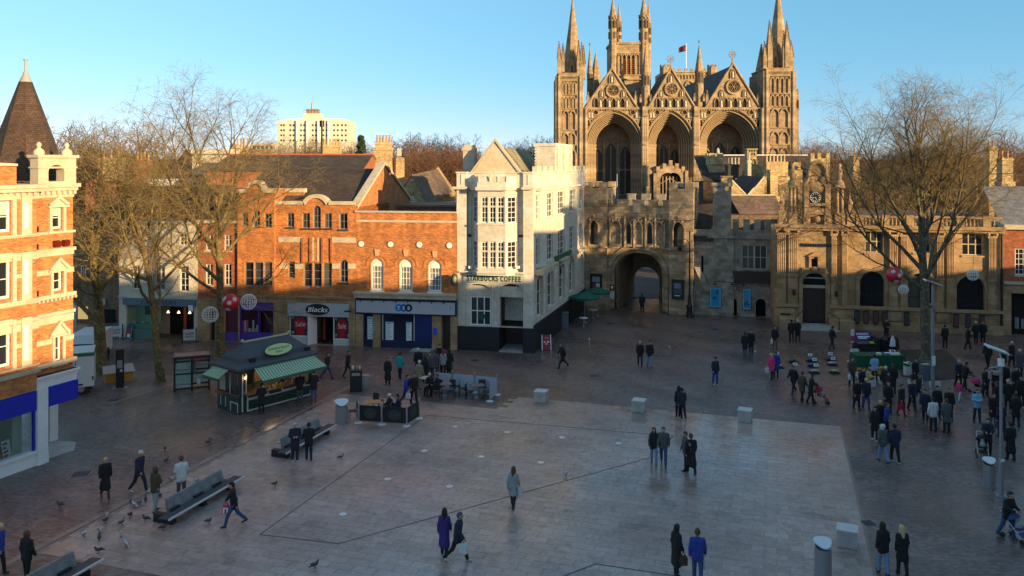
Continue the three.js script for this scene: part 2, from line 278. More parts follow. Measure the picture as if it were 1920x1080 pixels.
// the pale slabs: a frame turned like the square; corner at its far right
const GA=18*Math.PI/180,G0=[17.5,-44.1],ge1=[Math.cos(GA),Math.sin(GA)],ge2=[Math.sin(GA),-Math.cos(GA)];
const gpt=(a,b)=>[G0[0]-a*ge1[0]-b*ge2[0],G0[1]-a*ge1[1]-b*ge2[1]];
{
const bed=sheet('paving',[gpt(-.1,-.1),gpt(-.1,24.3),gpt(28.6,24.3),gpt(28.6,2.6),gpt(18,2.6),gpt(18,-.1)],-.05,.004,mat(.24,.18,.15,.8));
const slabMap=tex(1024,13,13,(u,v)=>{const n=clamp(fbm(u,v,5,7,91)*1.5-.25,0,1),m=fbm(u,v,90,3,95),q=fbm(u,v,22,3,97)>.66?.82:1;return[.385,.282,.24].map((c)=>c*q*(.6+.55*n+.4*(m-.5)));});
const tones=[.9,.95,.98,1,1.03,1.08,.85].map((k,i)=>new THREE.MeshStandardMaterial({color:C(k,k*(i%2?.97:1),k*(i%3?1:.95)),map:slabMap,roughnessMap:wet,roughness:1,bumpMap:grain,bumpScale:.003}));
const R=rng(5),L=.9,D=.45,list=[];
for(let j=0,b=0;b<24.2;j++,b+=D)for(let i=0;i<33;i++){
let a0=i*L-(j%2)*L/2,a1=a0+L;a0=Math.max(0,a0);a1=Math.min(28.5,a1);if(a1-a0<.15)continue;
if(a0>=17.9&&b<2.65)continue;
const[cx,cz]=gpt((a0+a1)/2,b+D/2),px=CX+cx*F/-cz,py=HY+EYE*F/-cz;
const seen=px>-20&&px<1940&&py<1090;
list.push({a0,a1,b,seen,d:-cz,t:Math.floor(R()*6.2+.8*R()),h:.0105+R()*.004,full:a1-a0>.89});
}
list.sort((p,q)=>(q.seen-p.seen)||p.d-q.d);
const ca=Math.cos(GA),sa=Math.sin(GA),slabGeo=(w,cx,cz)=>{const m=$(),x=w/2-.004,z=D/2-.004,c=.006;const t=[[-x+c,0,z-c],[x-c,0,z-c],[x-c,0,-z+c],[-x+c,0,-z+c]],e=[[-x,-.01,z],[x,-.01,z],[x,-.01,-z],[-x,-.01,-z]];m.fan(t).hull(e,t);for(let i=0;i<m.u.length/2;i++){const px=m.p[i*3],pz=m.p[i*3+2];m.u[i*2]=cx+px*ca-pz*sa;m.u[i*2+1]=cz+px*sa+pz*ca;}return m.geom();};
const rest=tones.map(()=>$());
list.forEach((s,n)=>{
const[cx,cz]=gpt((s.a0+s.a1)/2,s.b+D/2),w=s.a1-s.a0;
if(n<300){const m=meshOf(slabGeo(w,cx,cz),tones[s.t],'slab',bed);m.position.set(cx,s.h,cz);m.rotation.y=-GA;return;}
const g=slabGeo(w,cx,cz).applyMatrix4(new THREE.Matrix4().makeRotationY(-GA).setPosition(cx,s.h,cz));rest[s.t].geo(g);
});
rest.forEach((mb,i)=>tag(mb.build('slab',tones[i],bed),null,null,null,'stuff'));
const kerbM=new THREE.MeshStandardMaterial({color:C(.72,.7,.68),map:slabMap,roughnessMap:wet2,roughness:1});
const kb=$();for(let b=-2;b<26;b+=.95){const q=[gpt(28.66,b),gpt(28.96,b),gpt(28.96,b+.93),gpt(28.66,b+.93)];kb.slab(q,0,.012);}
tag(kb.build('kerb_strip',kerbM,scene),null,null,null,'structure');
const strip=(name,p,q,w,y,m)=>{const l=Math.hypot(q[0]-p[0],q[1]-p[1]),nx=-(q[1]-p[1])/l*w/2,nz=(q[0]-p[0])/l*w/2;return tag($().slab([[p[0]+nx,p[1]+nz],[q[0]+nx,q[1]+nz],[q[0]-nx,q[1]-nz],[p[0]-nx,p[1]-nz]],0,y).build(name,m,scene),null,null,null,'structure');};
const slot=mat(.05,.043,.04,.7);
const Q=[[487,1003],[635,1020],[1228,856],[1262,818],[800,779]].map((p)=>ground(...p));
for(let i=0;i<4;i++)strip('drain_slot',Q[i],Q[i+1],.045,.0185+i*.0004,slot);
strip('drain_slot',Q[4],Q[0],.035,.0203,slot);
const B=[[1020,1095],[1117,1058],[1330,1090]].map((p)=>ground(...p));strip('drain_slot',B[0],B[1],.05,.0185,slot);strip('drain_slot',B[1],B[2],.05,.019,slot);
const E=[[205,758],[330,718],[420,690]].map((p)=>ground(...p));strip('kerb_strip',E[0],E[1],.22,.011,kerbM);strip('kerb_strip',E[1],E[2],.22,.0115,kerbM);
// lids of the water jets and iron covers let into the paving
const lidM=mat(.62,.6,.58,.3,{metalness:.4});
const lids=[[643,965,'nearest the purple coat'],[727,899,'on the near row'],[796,846,'at the start of the middle row'],[843,913,'near row, behind the grey coated walker'],[854,801,'at the start of the far row'],[902,857,'second of the middle row'],[951,811,'second of the far row'],[1014,868,'third of the middle row, next to a pigeon'],[1054,821,'third of the far row'],[1160,832,'at the end of the far row']];
for(const[px,py,w]of lids){const[x,z]=ground(px,py),mb=$();mb.lathe([[.001,.024],[.17,.024],[.2,.02],[.21,0]],0,0,0,20);const t=thing('fountain_lid',`round pale metal lid in the paving, ${w}`,'fountain lid',x,.004,z,0,'fountain lids in the pale paving');mb.build('rim',M.galv,t);const c=$();c.lathe([[.001,.03],[.15,.028],[.16,.022]],0,0,0,18);c.build('lid',lidM,t);}
for(const[px,py,w,l]of[[152,889,.75,'square iron cover in the setts before the corner shop'],[213,750,.6,'small iron cover near the tall black pillar'],[1628,981,.5,'small dark iron cover near the granite cube'],[1145,607,.7,'iron cover before the gateway'],[1115,705,.8,'iron cover in the dark setts of the middle'],[1340,618,.7,'iron cover near the gateway lamp'],[890,676,.6,'iron cover before the coffee house corner']]){
const[x,z]=ground(px,py),t=thing('manhole_cover',l,'manhole cover',x,.002,z,.2);const f=$();f.box(-w/2,0,-w/2,w/2,.006,w/2);f.build('frame',M.galv,t);const c=$();for(let i=0;i<5;i++)for(let k=0;k<5;k++)c.box((-.46+i*.19)*w,.006,(-.46+k*.19)*w,(-.46+i*.19+.16)*w,.012,(-.46+k*.19+.16)*w);c.build('plate',M.black,t);
}
}
// corner building at the left edge
{
const a=[-26.7,-28],b=[-21.53,-40.55];
const f=new Front('corner_building','tall orange brick corner building with cream dressings above a white and blue shopfront','building',a,b),g=f.g,E=f.len;
const y=(px,py,z=0)=>f.y(px,py,z),x=(px,z=0)=>f.x(px,z);
const top=y(100,345),base=3.55,bay=x(59),S=(px0,px1)=>[x(px0),x(px1)];
// storeys: window and its pediment, measured on the narrow bay beside the corner
const W=[[91.5,121,388,429,369],[94,121.5,508,546,485],[97,120,630,678,603]];
const holes=[],bayHoles=[];
for(const[p0,p1,t,u]of W)holes.push(rectPoly(x(p0)+.12,y(106,u),x(p1)-.12,y(106,t)));
const wall=$();wall.ext(rectPoly(bay,base,E,top),-.4,0,holes);wall.box(0,base,-9,E,top,-.4);wall.build('wall',M.brick,g);
const bayW=$();const BZ=.35,bx=(px)=>x(px,BZ);
const rows=[[378,436],[488,562],[614,690]];
for(const[t,u]of rows)bayHoles.push(rectPoly(bx(-60),y(0,u,BZ),bx(21),y(0,t,BZ)));
bayW.ext(rectPoly(0,base,bay,top,0),0,BZ,bayHoles);bayW.build('bay',M.brick,g);
const tr=$();
W.forEach(([p0,p1,t,u,ap],i)=>{
const x0=x(p0),x1=x(p1),y0=y(106,u),y1=y(106,t),pa=y(106,ap),pb=y(106,t-3);
win(g,x0+.13,y0+.01,x1-.13,y1,{z:-.12,cols:1,rows:2,fw:.09,blind:i===0?.42:0});
const s=$();s.box(x0-.02,y0-.1,0,x0+.12,y1,.1);s.box(x1-.12,y0-.1,0,x1+.02,y1,.1);s.box(x0+.12,y1-.03,0,x1-.12,y1+.16,.09);s.box(x0-.1,y0-.2,0,x1+.1,y0-.1,.16);
s.build('window_surround',M.trim,g);
const p=$(),m=(x0+x1)/2,h=.32;p.ext([[m-h-.16,pb],[m+h+.16,pb],[m+h+.16,pb+.1],[m,pa],[m-h-.16,pb+.1]],0,.12);p.ext([[m-h-.2,pb+.1],[m-h-.2,pb+.02],[m-h-.06,pb+.02],[m,pa-.1],[m+h+.06,pb+.02],[m+h+.2,pb+.02],[m+h+.2,pb+.1],[m,pa+.06]],.12,.24);p.box(m-h-.24,pb-.09,0,m+h+.24,pb,.2);
p.build('pediment',M.trim,g);
// cream bands that meet the window
if(i){const yb=y(80,[0,512,643][i]);for(const[q0,q1]of[[bay+.12,x0-.03],[x1+.03,E]])tr.box(q0,yb-.12,0,q1,yb+.12,.06);}
// the wide window of the bay with its white piers
const[t2,u2]=rows[i],by0=y(0,u2,BZ),by1=y(0,t2,BZ);
win(g,bx(-60)+.02,by0,bx(21)-.02,by1,{z:BZ-.1,cols:2,rows:2,fw:.12,blind:i===0?.45:0});
const q=$();for(const[c0,c1]of[[21,28],[38,57]])q.box(bx(c0),by0-.15,BZ,bx(c1),by1+.25,BZ+.12);q.box(0,by1+.05,BZ,bx(21),by1+.3,BZ+.12);if(i){const yb=y(20,[0,520,652][i],BZ);q.box(bx(28),yb-.08,BZ,bx(38),yb+.1,BZ+.08);}q.box(0,by0-.22,BZ,bay,by0-.15,BZ+.2);buildEach(q,'bay_pier',M.trim,g);
const n=$();n.ext(rectPoly(bx(42),by0+.1,bx(50),by1-.1),BZ+.12,BZ+.135);n.build('narrow_window',M.white,g);
});
// string courses at each floor
const str=(py,h,z,p9)=>{const pr=p9*.5,yy=y(62,py);tr.box(bay,yy-h,0,E+pr,yy,pr);tr.box(0,yy-h,BZ,bay+.1,yy,BZ+pr);tr.box(E,yy-h,-9,E+pr,yy,0);};
for(const[py,h,pr]of[[437,.12,.16],[470,.16,.2],[476,.2,.06],[558,.18,.22],[592,.16,.16],[600,.34,.05],[687,.2,.25],[360,.3,.06]])str(py,h,0,pr);
tr.build('string_course',M.trim,g);
const den=$();for(let s=bay;s<E;s+=.22)den.box(s,y(62,558)-.3,0,s+.1,y(62,558)-.18,.18);for(let s=0;s<E;s+=.3)den.box(s,top-.5,0,s+.14,top-.32,.15+(s<bay?BZ:0));buildEach(den,'dentil',M.trim,g);
const co=$();co.box(0,top-.32,-9,E+.12,top-.16,.2);co.box(0,top-.32,.2,bay+.2,top-.16,BZ+.3);co.box(-.1,top-.16,-9.2,E+.2,top+.02,.3);co.box(-.1,top-.158,.3,bay+.3,top+.018,BZ+.4);co.build('cornice',M.trim,g);
const dp=$();dp.tube([x(62),3.6,.1],[x(62),top-.5,.1],.085,.085,8);for(const py of[437,558,470])dp.box(x(62)-.12,y(62,py)+.05,0,x(62)+.12,y(62,py)+.3,.22);dp.build('downpipe',M.iron,g);
const fl=$();for(const[p0,p1]of[[96,110],[113,126]]){const c=(x(p0)+x(p1))/2;fl.bar(c,y(110,456),.16,.3,.26,.22,0,.3);}buildEach(fl,'floodlight',mat(.12,.01,.008,.5),g);
// parapet: arched aedicule, gable stub with brick, finials
const ar=$(),ax0=x(69),ax1=x(140),at=y(105,296),ab=top;ar.ext(rectPoly(ax0,ab,ax1,at),-.45,.1,[archPoly(x(88),x(118),ab+.12,y(103,322),y(103,309)-y(103,322),'round',8)],true);ar.box(ax0-.1,at,-.55,ax1+.1,at+.14,.2);ar.box(ax0-.04,at-.5,-.5,ax1+.04,at-.42,.14);ar.build('parapet_arch',M.trim,g);
for(const[c,h]of[[78,1],[130,1]]){const u=$();u.lathe([[.24,0],[.26,.1],[.22,.22],[.1,.32],[.07,.36],[.12,.44],[.12,.52],[.05,.6],[.001,.62]],x(c),at+.14,-.18,12);u.build('finial',M.trim,g);}
const gb=$();gb.box(0,top,-.5,x(28,.2),y(14,311),.3);gb.build('gable',M.brick,g);
const gt=$();gt.ext([[0,y(0,284)],[0,y(0,311)],[x(30,.3),y(28,311)],[x(30,.3),y(28,307)]],-.45,.42);buildEach(gt,'gable_coping',M.trim,g);
const fx=(48-CX)*42/F,fz=-42,inv=(wx,wz)=>{const dx=wx-a[0],dz=wz-a[1];return[dx*f.ux+dz*f.uz,dx*-f.uz+dz*f.ux];};
const[tx,tz]=inv(fx,fz),Y=(py)=>EYE-(py-HY)*42/F;
const sp=$();sp.cone(tx,Y(338),tz,1.8,Y(262),8,.15,1.3);sp.cone(tx,Y(262),tz,1.3,Y(153),8,.15,.3);sp.build('turret_roof',new THREE.MeshStandardMaterial({map:roofTex([.085,.05,.036],53,.16,.1),roughness:.95}),g);
const fn=$();fn.lathe([[.32,0],[.2,.25],[.12,.4],[.15,.46],[.09,.52],[.06,.6],[.06,1.08],[.11,1.12],[.11,1.17],[.001,1.18]],tx,Y(154),tz,10);fn.build('turret_finial',mat(.34,.33,.32,.6),g);
// shopfront
const Z=.22,sx=(px)=>x(px,Z),sy=(px,py)=>y(px,py,Z),sE=sx(144),white=new THREE.MeshStandardMaterial({map:plainTex([.72,.72,.73],.22,57,2.5),roughness:.55});
const fas=$();fas.box(0,sy(105,723),-1.6,sE,sy(105,703),Z);fas.box(0,sy(105,703),-.3,sE+.12,sy(105,699),Z+.12);fas.box(0,sy(105,699),-.3,sE+.04,base+.25,Z+.02);fas.build('fascia',white,g);
const sT1=sy(66,732),sB1=sy(66,769),sT2=sy(100,722.5),sB2=sy(100,758);
const s1=$();s1.box(0,sB1,-.3,sx(66),sT1,Z+.1);buildEach(s1,'blue_sign',M.blue,g);
const s2=$();s2.box(sx(86.5),sB1,-.1,sE,sT1,Z+.1);s2.box(sE-.12,sB1,-1.7,sE,sT1,-.1);buildEach(s2,'blue_sign',M.blue,g);
const p1=$();p1.box(sx(66.5),0,-.1,sx(86),sT1+.02,Z+.16);p1.box(sx(66),0,-.12,sx(86.5),.42,Z+.19);p1.box(sx(66),.5,-.12,sx(86.5),.56,Z+.18);p1.box(sx(66),.66,-.12,sx(86.5),.7,Z+.18);buildEach(p1,'pillar',white,g);
const[qx,qz]=inv(-23.35,-41.95),p2=$();p2.box(qx-.28,0,qz-.28,qx+.2,sB1+.05,qz+.2);buildEach(p2,'pillar',white,g);
const soffit=$();soffit.box(0,sB1+.3,-6,sE-.12,sB1+.4,-.1);soffit.build('soffit',white,g);
const rampP=[[86,826],[143,829.5],[139,845],[84,862]].map((p)=>{const q=ground(...p),r=inv(...q);return r;});const st=$();st.slab(rampP,0,.03);buildEach(st,'step',M.granite,g);
const ri=$();ri.box(0,0,-.1,sx(66),sy(30,862),Z+.06);ri.box(0,sy(30,862),-.12,sx(66),sy(30,857),Z+.14);buildEach(ri,'stall_riser',white,g);
const gl=$();gl.box(0,sy(30,857),Z-.06,sx(65),sB1,Z-.04);buildEach(gl,'shop_window',new THREE.MeshPhysicalMaterial({color:C(.9,.95,.95),roughness:.03,transmission:1,thickness:0}),g);
const gf=$();gf.box(sx(62),sy(60,857),Z-.1,sx(65.4),sB1,Z+.02);buildEach(gf,'window_frame',M.blue,g);
const inn=$();inn.box(0,.05,-4,sx(66),.3,-.15);inn.build('shop_floor',mat(.25,.14,.07,.5),g);
const iw=$();iw.box(0,.3,-4.2,sx(80),3.2,-4);iw.build('shop_back_wall',mat(.09,.085,.075,.8),g);
const pi=$();pi.box(sx(46),.3,-2,sx(64),3.2,-.6);pi.build('shop_partition',mat(.30,.40,.36,.6),g);
const ob=$();ob.box(sx(2),.3,-1.4,sx(26),.75,-.5);ob.build('display_plinth',mat(.55,.19,.05,.5),g);
panel('display_board',.55,1.0,printed(.55,1,(c,w,h)=>{c.fillStyle='#b9b4ae';c.fillRect(0,0,w,h);c.fillStyle='#555';for(let i=0;i<5;i++)c.fillRect(w*.1,h*(.1+i*.18),w*(.3+.4*hash2(i,2,1)),h*.1);}),g,sx(33),.85,-.5,.3,-.15);
}
// added blocks, unseen, with heights shaped to cast shade over the square
{
const sx=Math.sin(SUN_AZ),sz=Math.cos(SUN_AZ);
const blk=(label,q0,q1,A,h0,m,cap)=>{const q=(q0+q1)/2,o=thing('shade_block',label,'building',sz*q+sx*A,0,-sx*q+sz*A,SUN_AZ+Math.PI/1,null),w=(q1-q0)/2,b=$();b.box(-w,0,-5,w,h0,0);b.build('wall',m,o);const r=$();r.box(-w,h0,-5.1,w,h0+.15,.1);if(cap!==undefined)r.cone(cap,h0,-1,.8,h0+1.3,8);r.build('parapet',M.trim,o);return o;};
blk('added brick shade block out of view close beside the viewpoint',-6,17,20,15,M.brickRed);
blk('added tall stone shade block out of view, second along',16.9,30,20,19.2,M.bankStone);
blk('added stone shade block out of view, third along',29.9,34.5,20,17.8,M.darkStone);
blk('added brick shade block out of view, fourth along',34.4,39,20,17,M.brick);
blk('added brick shade block out of view, fifth along',38.9,43.5,20,16.1,M.brickRed);
blk('added narrow brick shade block out of view, sixth along',43.4,46.4,20,15.4,M.brick);
blk('added stone shade block out of view across the square from the coffee house',46.1,55.3,8,17.0,M.bankStone);
blk('added stone shade block with a small pointed cap out of view',55.2,60.3,8,19.2,M.bankStone,.2);
blk('added low stone shade block out of view opposite the gateway',60.2,67.2,8,14.6,M.darkStone);
blk('added brick shade block out of view opposite the clock bank door',67,70,20,13.3,M.brickRed);
blk('added brick shade block out of view opposite the bank windows',69.9,73.5,20,12.5,M.brick);
blk('added low brick shade block out of view at the end of the row',73.4,86,20,11.5,M.brick);
}
// the row of shops across the square
const rowPt=(px,back=0)=>{const d=61.64/(1+.16*(px-CX)/F)+back;return[(px-CX)*d/F,-d];};
const body=(mb,x0,y0,x1,y1,back,front=-.3)=>mb.box(x0,y0,-back,x1,y1,front);
const flatSign=(par,name,x0,y0,x1,y1,z,m,t=.06)=>panel(name,x1-x0,y1-y0,m,par,(x0+x1)/2,(y0+y1)/2,z+t/2,0,0,t);
const chimney=(par,x,y0,z,w,h,d,m,pots,potM=M.terracotta,name='chimney')=>{const c=$();c.box(x-w/2,y0,z-d/2,x+w/2,y0+h,z+d/2);c.box(x-w/2-.08,y0+h-.3,z-d/2-.08,x+w/2+.08,y0+h-.12,z+d/2+.08);const k=c.build(name,m,par);for(let i=0;i<pots;i++){const q=$(),px=x-w/2+w*(i+.5)/pots;q.lathe([[.13,0],[.15,.06],[.11,.12],[.1,.7],[.14,.74],[.14,.8],[.09,.8]],px,y0+h,z,8);q.build('chimney_pot',potM,k);}return k;};
// coffee shop in pale stucco
{
const f=new Front('cafe_building','pale stucco three-storey house with a coffee shop, behind bare trees','building',rowPt(223),rowPt(371)),g=f.g,L=f.len,R=(...q)=>f.r(...q);
const top=f.y(297,419),fs=f.y(297,559),wins=[[246.5,441,260,458,2,2],[336,438,350,460,2,3],[248,498,262,542,2,4],[291,499,309,544,2,4],[337,499,354,547,2,4]];
const w=$();w.ext(rectPoly(0,fs,L,top),-.3,0,wins.map((q)=>rectPoly(...R(...q.slice(0,4)))));body(w,0,fs,L,top,9);body(w,0,0,L,fs,9,-2.2);w.box(0,0,-2.2,f.x(237),fs,0);w.box(f.x(363.5),0,-2.2,L,fs,0);w.build('wall',M.stucco,g);
for(const q of wins)win(g,...R(...q.slice(0,4)),{cols:q[4],rows:q[5],fw:.06,sill:.1,sillM:M.stucco});
const c=$();c.box(-.1,top,-9,L+.1,top+.15,.2);c.box(-.02,fs-.02,0,L,fs+.12,.12);for(const p of[418,490])c.box(0,f.y(297,p+66),0,L,f.y(297,p+64),.05);c.build('cornice',M.stucco,g);
const rf=$();rf.ext([[-.2,top+.15],[L+.2,top+.15],[L-.8,top+2.9],[.8,top+2.9]],-7,-1.2,[],true);rf.build('roof',M.slate,g);
const[s0,sb,s1,st]=R(232,559.5,368,573);flatSign(g,'shop_sign',s0,sb,s1,st,0,printed(s1-s0,st-sb,(x,W,H)=>{x.fillStyle='#5f6f7d';x.fillRect(0,0,W,H);x.fillStyle='#2c1e18';x.font=`bold ${H * .78}px serif`;x.textAlign='center';x.textBaseline='middle';x.fillText('CAFFÈ  NERO',W/2,H*.54,W*.62);},512),.15);
const[a0,ab,a1,at]=R(238,573,283.5,617);const sh=$();sh.box(a0,0,-.2,a1,ab,0);sh.box(a1,0,-.4,f.x(291),at,.02);buildEach(sh,'stall_riser',mat(.09,.16,.13,.5),g);
const gl=$();gl.box(a0,ab,-.12,a1,at,-.1);buildEach(gl,'shop_window',new THREE.MeshPhysicalMaterial({color:C(.85,.95,.9),roughness:.04,transmission:1,thickness:0}),g);
const gi=$();gi.box(a0,ab,-1.4,a1,at,-1.3);gi.build('counter_wall',mat(.30,.46,.34,.7),g);for(let i=0;i<2;i++)panel('wall_picture',.5,.85,M.black,g,a0+(a1-a0)*(.48+.25*i),ab+(at-ab)*.72,-1.26);
const ct=$();ct.box(a0,ab,-1.1,a1,ab+.35,-.3);ct.build('display_case',mat(.12,.22,.17,.4),g);for(let i=0;i<7;i++){const p=$(),q=hash2(i,3,2);p.ball(a0+.25+i*.25,ab+.42,-.6,.1,.08,.1,8,5);p.build('pastry',i%3?mat(.5,.3*q+.1,.08,.6):M.white,g);}
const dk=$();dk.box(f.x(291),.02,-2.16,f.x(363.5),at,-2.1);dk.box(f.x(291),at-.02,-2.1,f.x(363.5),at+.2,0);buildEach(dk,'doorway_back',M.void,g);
const cl=$();for(const p of[302,322,343]){cl.tube([f.x(p),at,-1],[f.x(p),at-.5,-1],.012,.012,4);}buildEach(cl,'lamp_cord',M.black,g);
for(const p of[302,322,343]){const q=$();q.lathe([[.02,.2],[.13,0],[.1,.01]],f.x(p),at-.7,-1,10);q.build('pendant_lamp',new THREE.MeshStandardMaterial({color:C(.8,.7,.5),emissive:C(1,.72,.4),emissiveIntensity:1.4}),g);}
const sg=$();sg.box(f.x(355),f.y(358,583),.1,f.x(363.5),f.y(358,572),.16);sg.build('hanging_sign',M.white,g);const pl=$();pl.box(f.x(321),.4,-1.9,f.x(326),2.3,-1.8);pl.build('poster',mat(.45,.08,.03,.6),g);
}
// narrow brick front with a stone entry
{
const f=new Front('brick_house','narrow dark red brick house with a stone entry beside the coffee shop','building',rowPt(371.3),rowPt(447.7)),g=f.g,L=f.len,top=f.y(410,418),fs=f.y(410,560);
const ws=[[385,440,399,470],[420,440,434,470],[385,495,399,535],[420,495,434,535]].map((q)=>f.r(...q));
const w=$();w.ext(rectPoly(0,fs,L,top),-.3,0,ws.map((q)=>rectPoly(...q)));body(w,0,fs,L,top,9);w.build('wall',M.brickRed,g);
const st=$();st.ext(rectPoly(0,0,L,fs),-.4,.06,[f.r(393,575,404,632),f.r(421.5,570,447,632)].map((q)=>rectPoly(q[0],.02,q[2],q[3])));body(st,0,0,L,fs,9,-.6);st.build('stone_front',M.bankStone,g);
for(const q of ws)win(g,...q,{cols:2,rows:3,sill:.1});
const d=f.r(393,575,404,632),e=f.r(421.5,570,447,632),dd=$();dd.box(d[0],.02,-.35,d[2],d[3],-.3);dd.build('door',M.darkWood,g);
const pw=$();pw.box(e[0],.02,-.3,e[2],.75,-.05);buildEach(pw,'stall_riser',mat(.10,.045,.30,.5),g);const gw=$();gw.box(e[0],.75,-.3,e[2],e[3],-.2);buildEach(gw,'shop_window',mat(.12,.015,.03,.15),g);
const rf=$();rf.ext([[-.1,top],[L+.1,top],[L+.1,top+.2],[-.1,top+.2]],-9,.15);rf.build('parapet',M.trim,g);const r2=$();r2.quad([0,top+.2,-1],[L,top+.2,-1],[L,top+2.6,-5],[0,top+2.6,-5]).quad([L,top+.2,-9],[0,top+.2,-9],[0,top+2.6,-5],[L,top+2.6,-5]).tri([0,top+.2,-9],[0,top+.2,-1],[0,top+2.6,-5]).tri([L,top+.2,-1],[L,top+.2,-9],[L,top+2.6,-5]);r2.build('roof',M.tile,g);
}
// outdoor shop: orange brick, curved gables
{
const f=new Front('outdoor_shop_building','orange brick building with curved stone gables above an outdoor shop and a purple shop','building',rowPt(448),rowPt(667)),g=f.g,L=f.len,R=(...q)=>f.r(...q);
const fs=f.y(590,556),e2=f.y(590,381),xs=f.x(517),BZ=.25,e1=f.y(480,356);
const up=[[537.6,399.5,551.5,426],[566,399.5,581,428],[607,400,622,428],[636,400,651.5,430]].map((q)=>R(...q)),mid=[[540,490,553,522],[569,493,585,538],[587,493,603,538],[605,493,622,538]].map((q)=>R(...q)),arc=[R(586.7,385.6,601.5,428),R(637,487,652.5,530)];
const upL=[[456,398,468,423],[477,395,490,426],[498,400,512,426]].map((q)=>R(...q)),midL=[[461,491,478,536],[479,491,496,536],[497,491,513,536]].map((q)=>R(...q));
const AP=(q)=>archPoly(q[0],q[2],q[1],q[3]-(q[2]-q[0])/2,(q[2]-q[0])/2,'round',6);
const arcC=f.x(592.5),arcR=f.x(617)-f.x(592.5),eTop=f.y(592,377),aTop=f.y(592,366);
const outline=[[xs,fs],[L,fs],[L,eTop],[arcC+arcR,eTop],...archTop(arcC-arcR,arcC+arcR,eTop,aTop-eTop,'seg',6),[arcC-arcR,eTop],[xs,eTop]];
const w=$();w.ext(outline,-.35,0,[...up,...mid].map((q)=>rectPoly(...q)).concat(arc.map(AP)));body(w,xs,fs,L,e2-.3,8.5,-.35);
const sg0=f.x(463),sg1=f.x(497),sgc=f.x(481),sgt=f.y(481,339);
w.ext([[0,fs],[xs,fs],[xs,e1],[sg1,e1],[sgc+.35,sgt-.1],[sgc,sgt],[sgc-.35,sgt-.1],[sg0,e1],[0,e1]],-.35,BZ,[...upL,...midL].map((q)=>rectPoly(...q)));body(w,0,fs,xs,e1,8.5,-.35);w.box(xs,e2-.3,-2.2,f.x(570,-2),e1-.05,-1.9);w.build('wall',M.brick,g);
for(const q of up)win(g,...q,{cols:2,rows:2,fw:.07,frame:M.galv,sill:.12,sillM:M.lead});for(const q of mid)win(g,...q,{cols:1,rows:3,fw:.07,frame:M.galv});for(const q of arc)win(g,...q,{cols:2,rows:3,frame:M.galv,arch:'round',rise:(q[2]-q[0])/2,sill:.12,sillM:M.lead});
for(const q of upL)win(g,...q,{z:BZ-.14,cols:2,rows:2,frame:M.galv});for(const q of midL)win(g,...q,{z:BZ-.14,cols:1,rows:3,frame:M.galv});
const t=$();t.box(xs,eTop-.28,0,arcC-arcR,eTop,.12);t.box(arcC+arcR,eTop-.28,0,L,eTop,.12);
{const o=archTop(arcC-arcR,arcC+arcR,eTop-.02,aTop-eTop+.1,'seg',6),i=archTop(arcC-arcR+.2,arcC+arcR-.2,eTop-.3,aTop-eTop+.1,'seg',6);for(let k=0;k+1<o.length;k++){t.quad([...i[k],.14],[...o[k],.14],[...o[k+1],.14],[...i[k+1],.14]);t.quad([...o[k],.14],[...o[k],-.5],[...o[k+1],-.5],[...o[k+1],.14]);t.quad([...i[k],-.02],[...i[k],.14],[...i[k+1],.14],[...i[k+1],-.02]);}}
const prof=[[0,e1],[sg0,e1],[sgc-.35,sgt-.1],[sgc,sgt],[sgc+.35,sgt-.1],[sg1,e1],[xs,e1]];for(let k=0;k+1<prof.length;k++){const[ax,ay]=prof[k],[bx,by]=prof[k+1];t.quad([ax,ay-.22,BZ+.12],[bx,by-.22,BZ+.12],[bx,by+.06,BZ+.12],[ax,ay+.06,BZ+.12]);t.quad([ax,ay+.06,BZ+.12],[bx,by+.06,BZ+.12],[bx,by+.06,-.6],[ax,ay+.06,-.6]);t.quad([ax,ay-.22,BZ],[bx,by-.22,BZ],[bx,by-.22,BZ+.12],[ax,ay-.22,BZ+.12]);}
t.box(f.x(497,-1.8),e1-.25,-2.3,f.x(571,-1.8),e1+.08,-1.75);buildEach(t,'gable_coping',M.trim,g);
const bd=$();for(const[a,b,y0,y1]of[[522,566,454,444],[623,667,455,445],[524,540,504,494],[553,568,504,494],[623,637,504,494],[652.5,667,504,494]]){const q=R(a,y1,b,y0);bd.box(q[0],q[1],0,q[2],q[3],.035);}for(const p of[585.5,595]){const q=R(p,445,p+3,490);bd.box(q[0],q[1],0,q[2],q[3],.03);}buildEach(bd,'stone_band',M.trim,g);
const pil=$();for(const p of[566,581,603,620]){const q=R(p,446,p+3.4,492);pil.box(q[0],q[1],0,q[2],q[3],.12);}buildEach(pil,'brick_pier',M.brickRed,g);
// slate roof with its brick gable wall at the end
const rz=-7,rh=f.y(600,316,rz),rf=$();rf.quad([-1,e2-.15,-.3],[L-.4,e2-.15,-.3],[L-.4,rh,rz],[-1,rh,rz]);rf.quad([L-.4,e2-.15,-14],[-1,e2-.15,-14],[-1,rh,rz],[L-.4,rh,rz]);rf.tri([-1,e2,-14],[-1,e2,-.3],[-1,rh,rz]);rf.build('roof',M.slate,g);
const ge=$();ge.quad([L,fs,-.35],[L,fs,-15],[L,e2-.2,-15],[L,e2-.2,-.35]);ge.tri([L,e2-.2,-.35],[L,e2-.2,-15],[L,rh+.55,rz]);ge.quad([L-.4,e2-.2,-.35],[L-.4,rh+.55,rz],[L-.4,rh-4,rz],[L-.4,fs,-.35]);ge.build('gable_wall',M.brick,g);
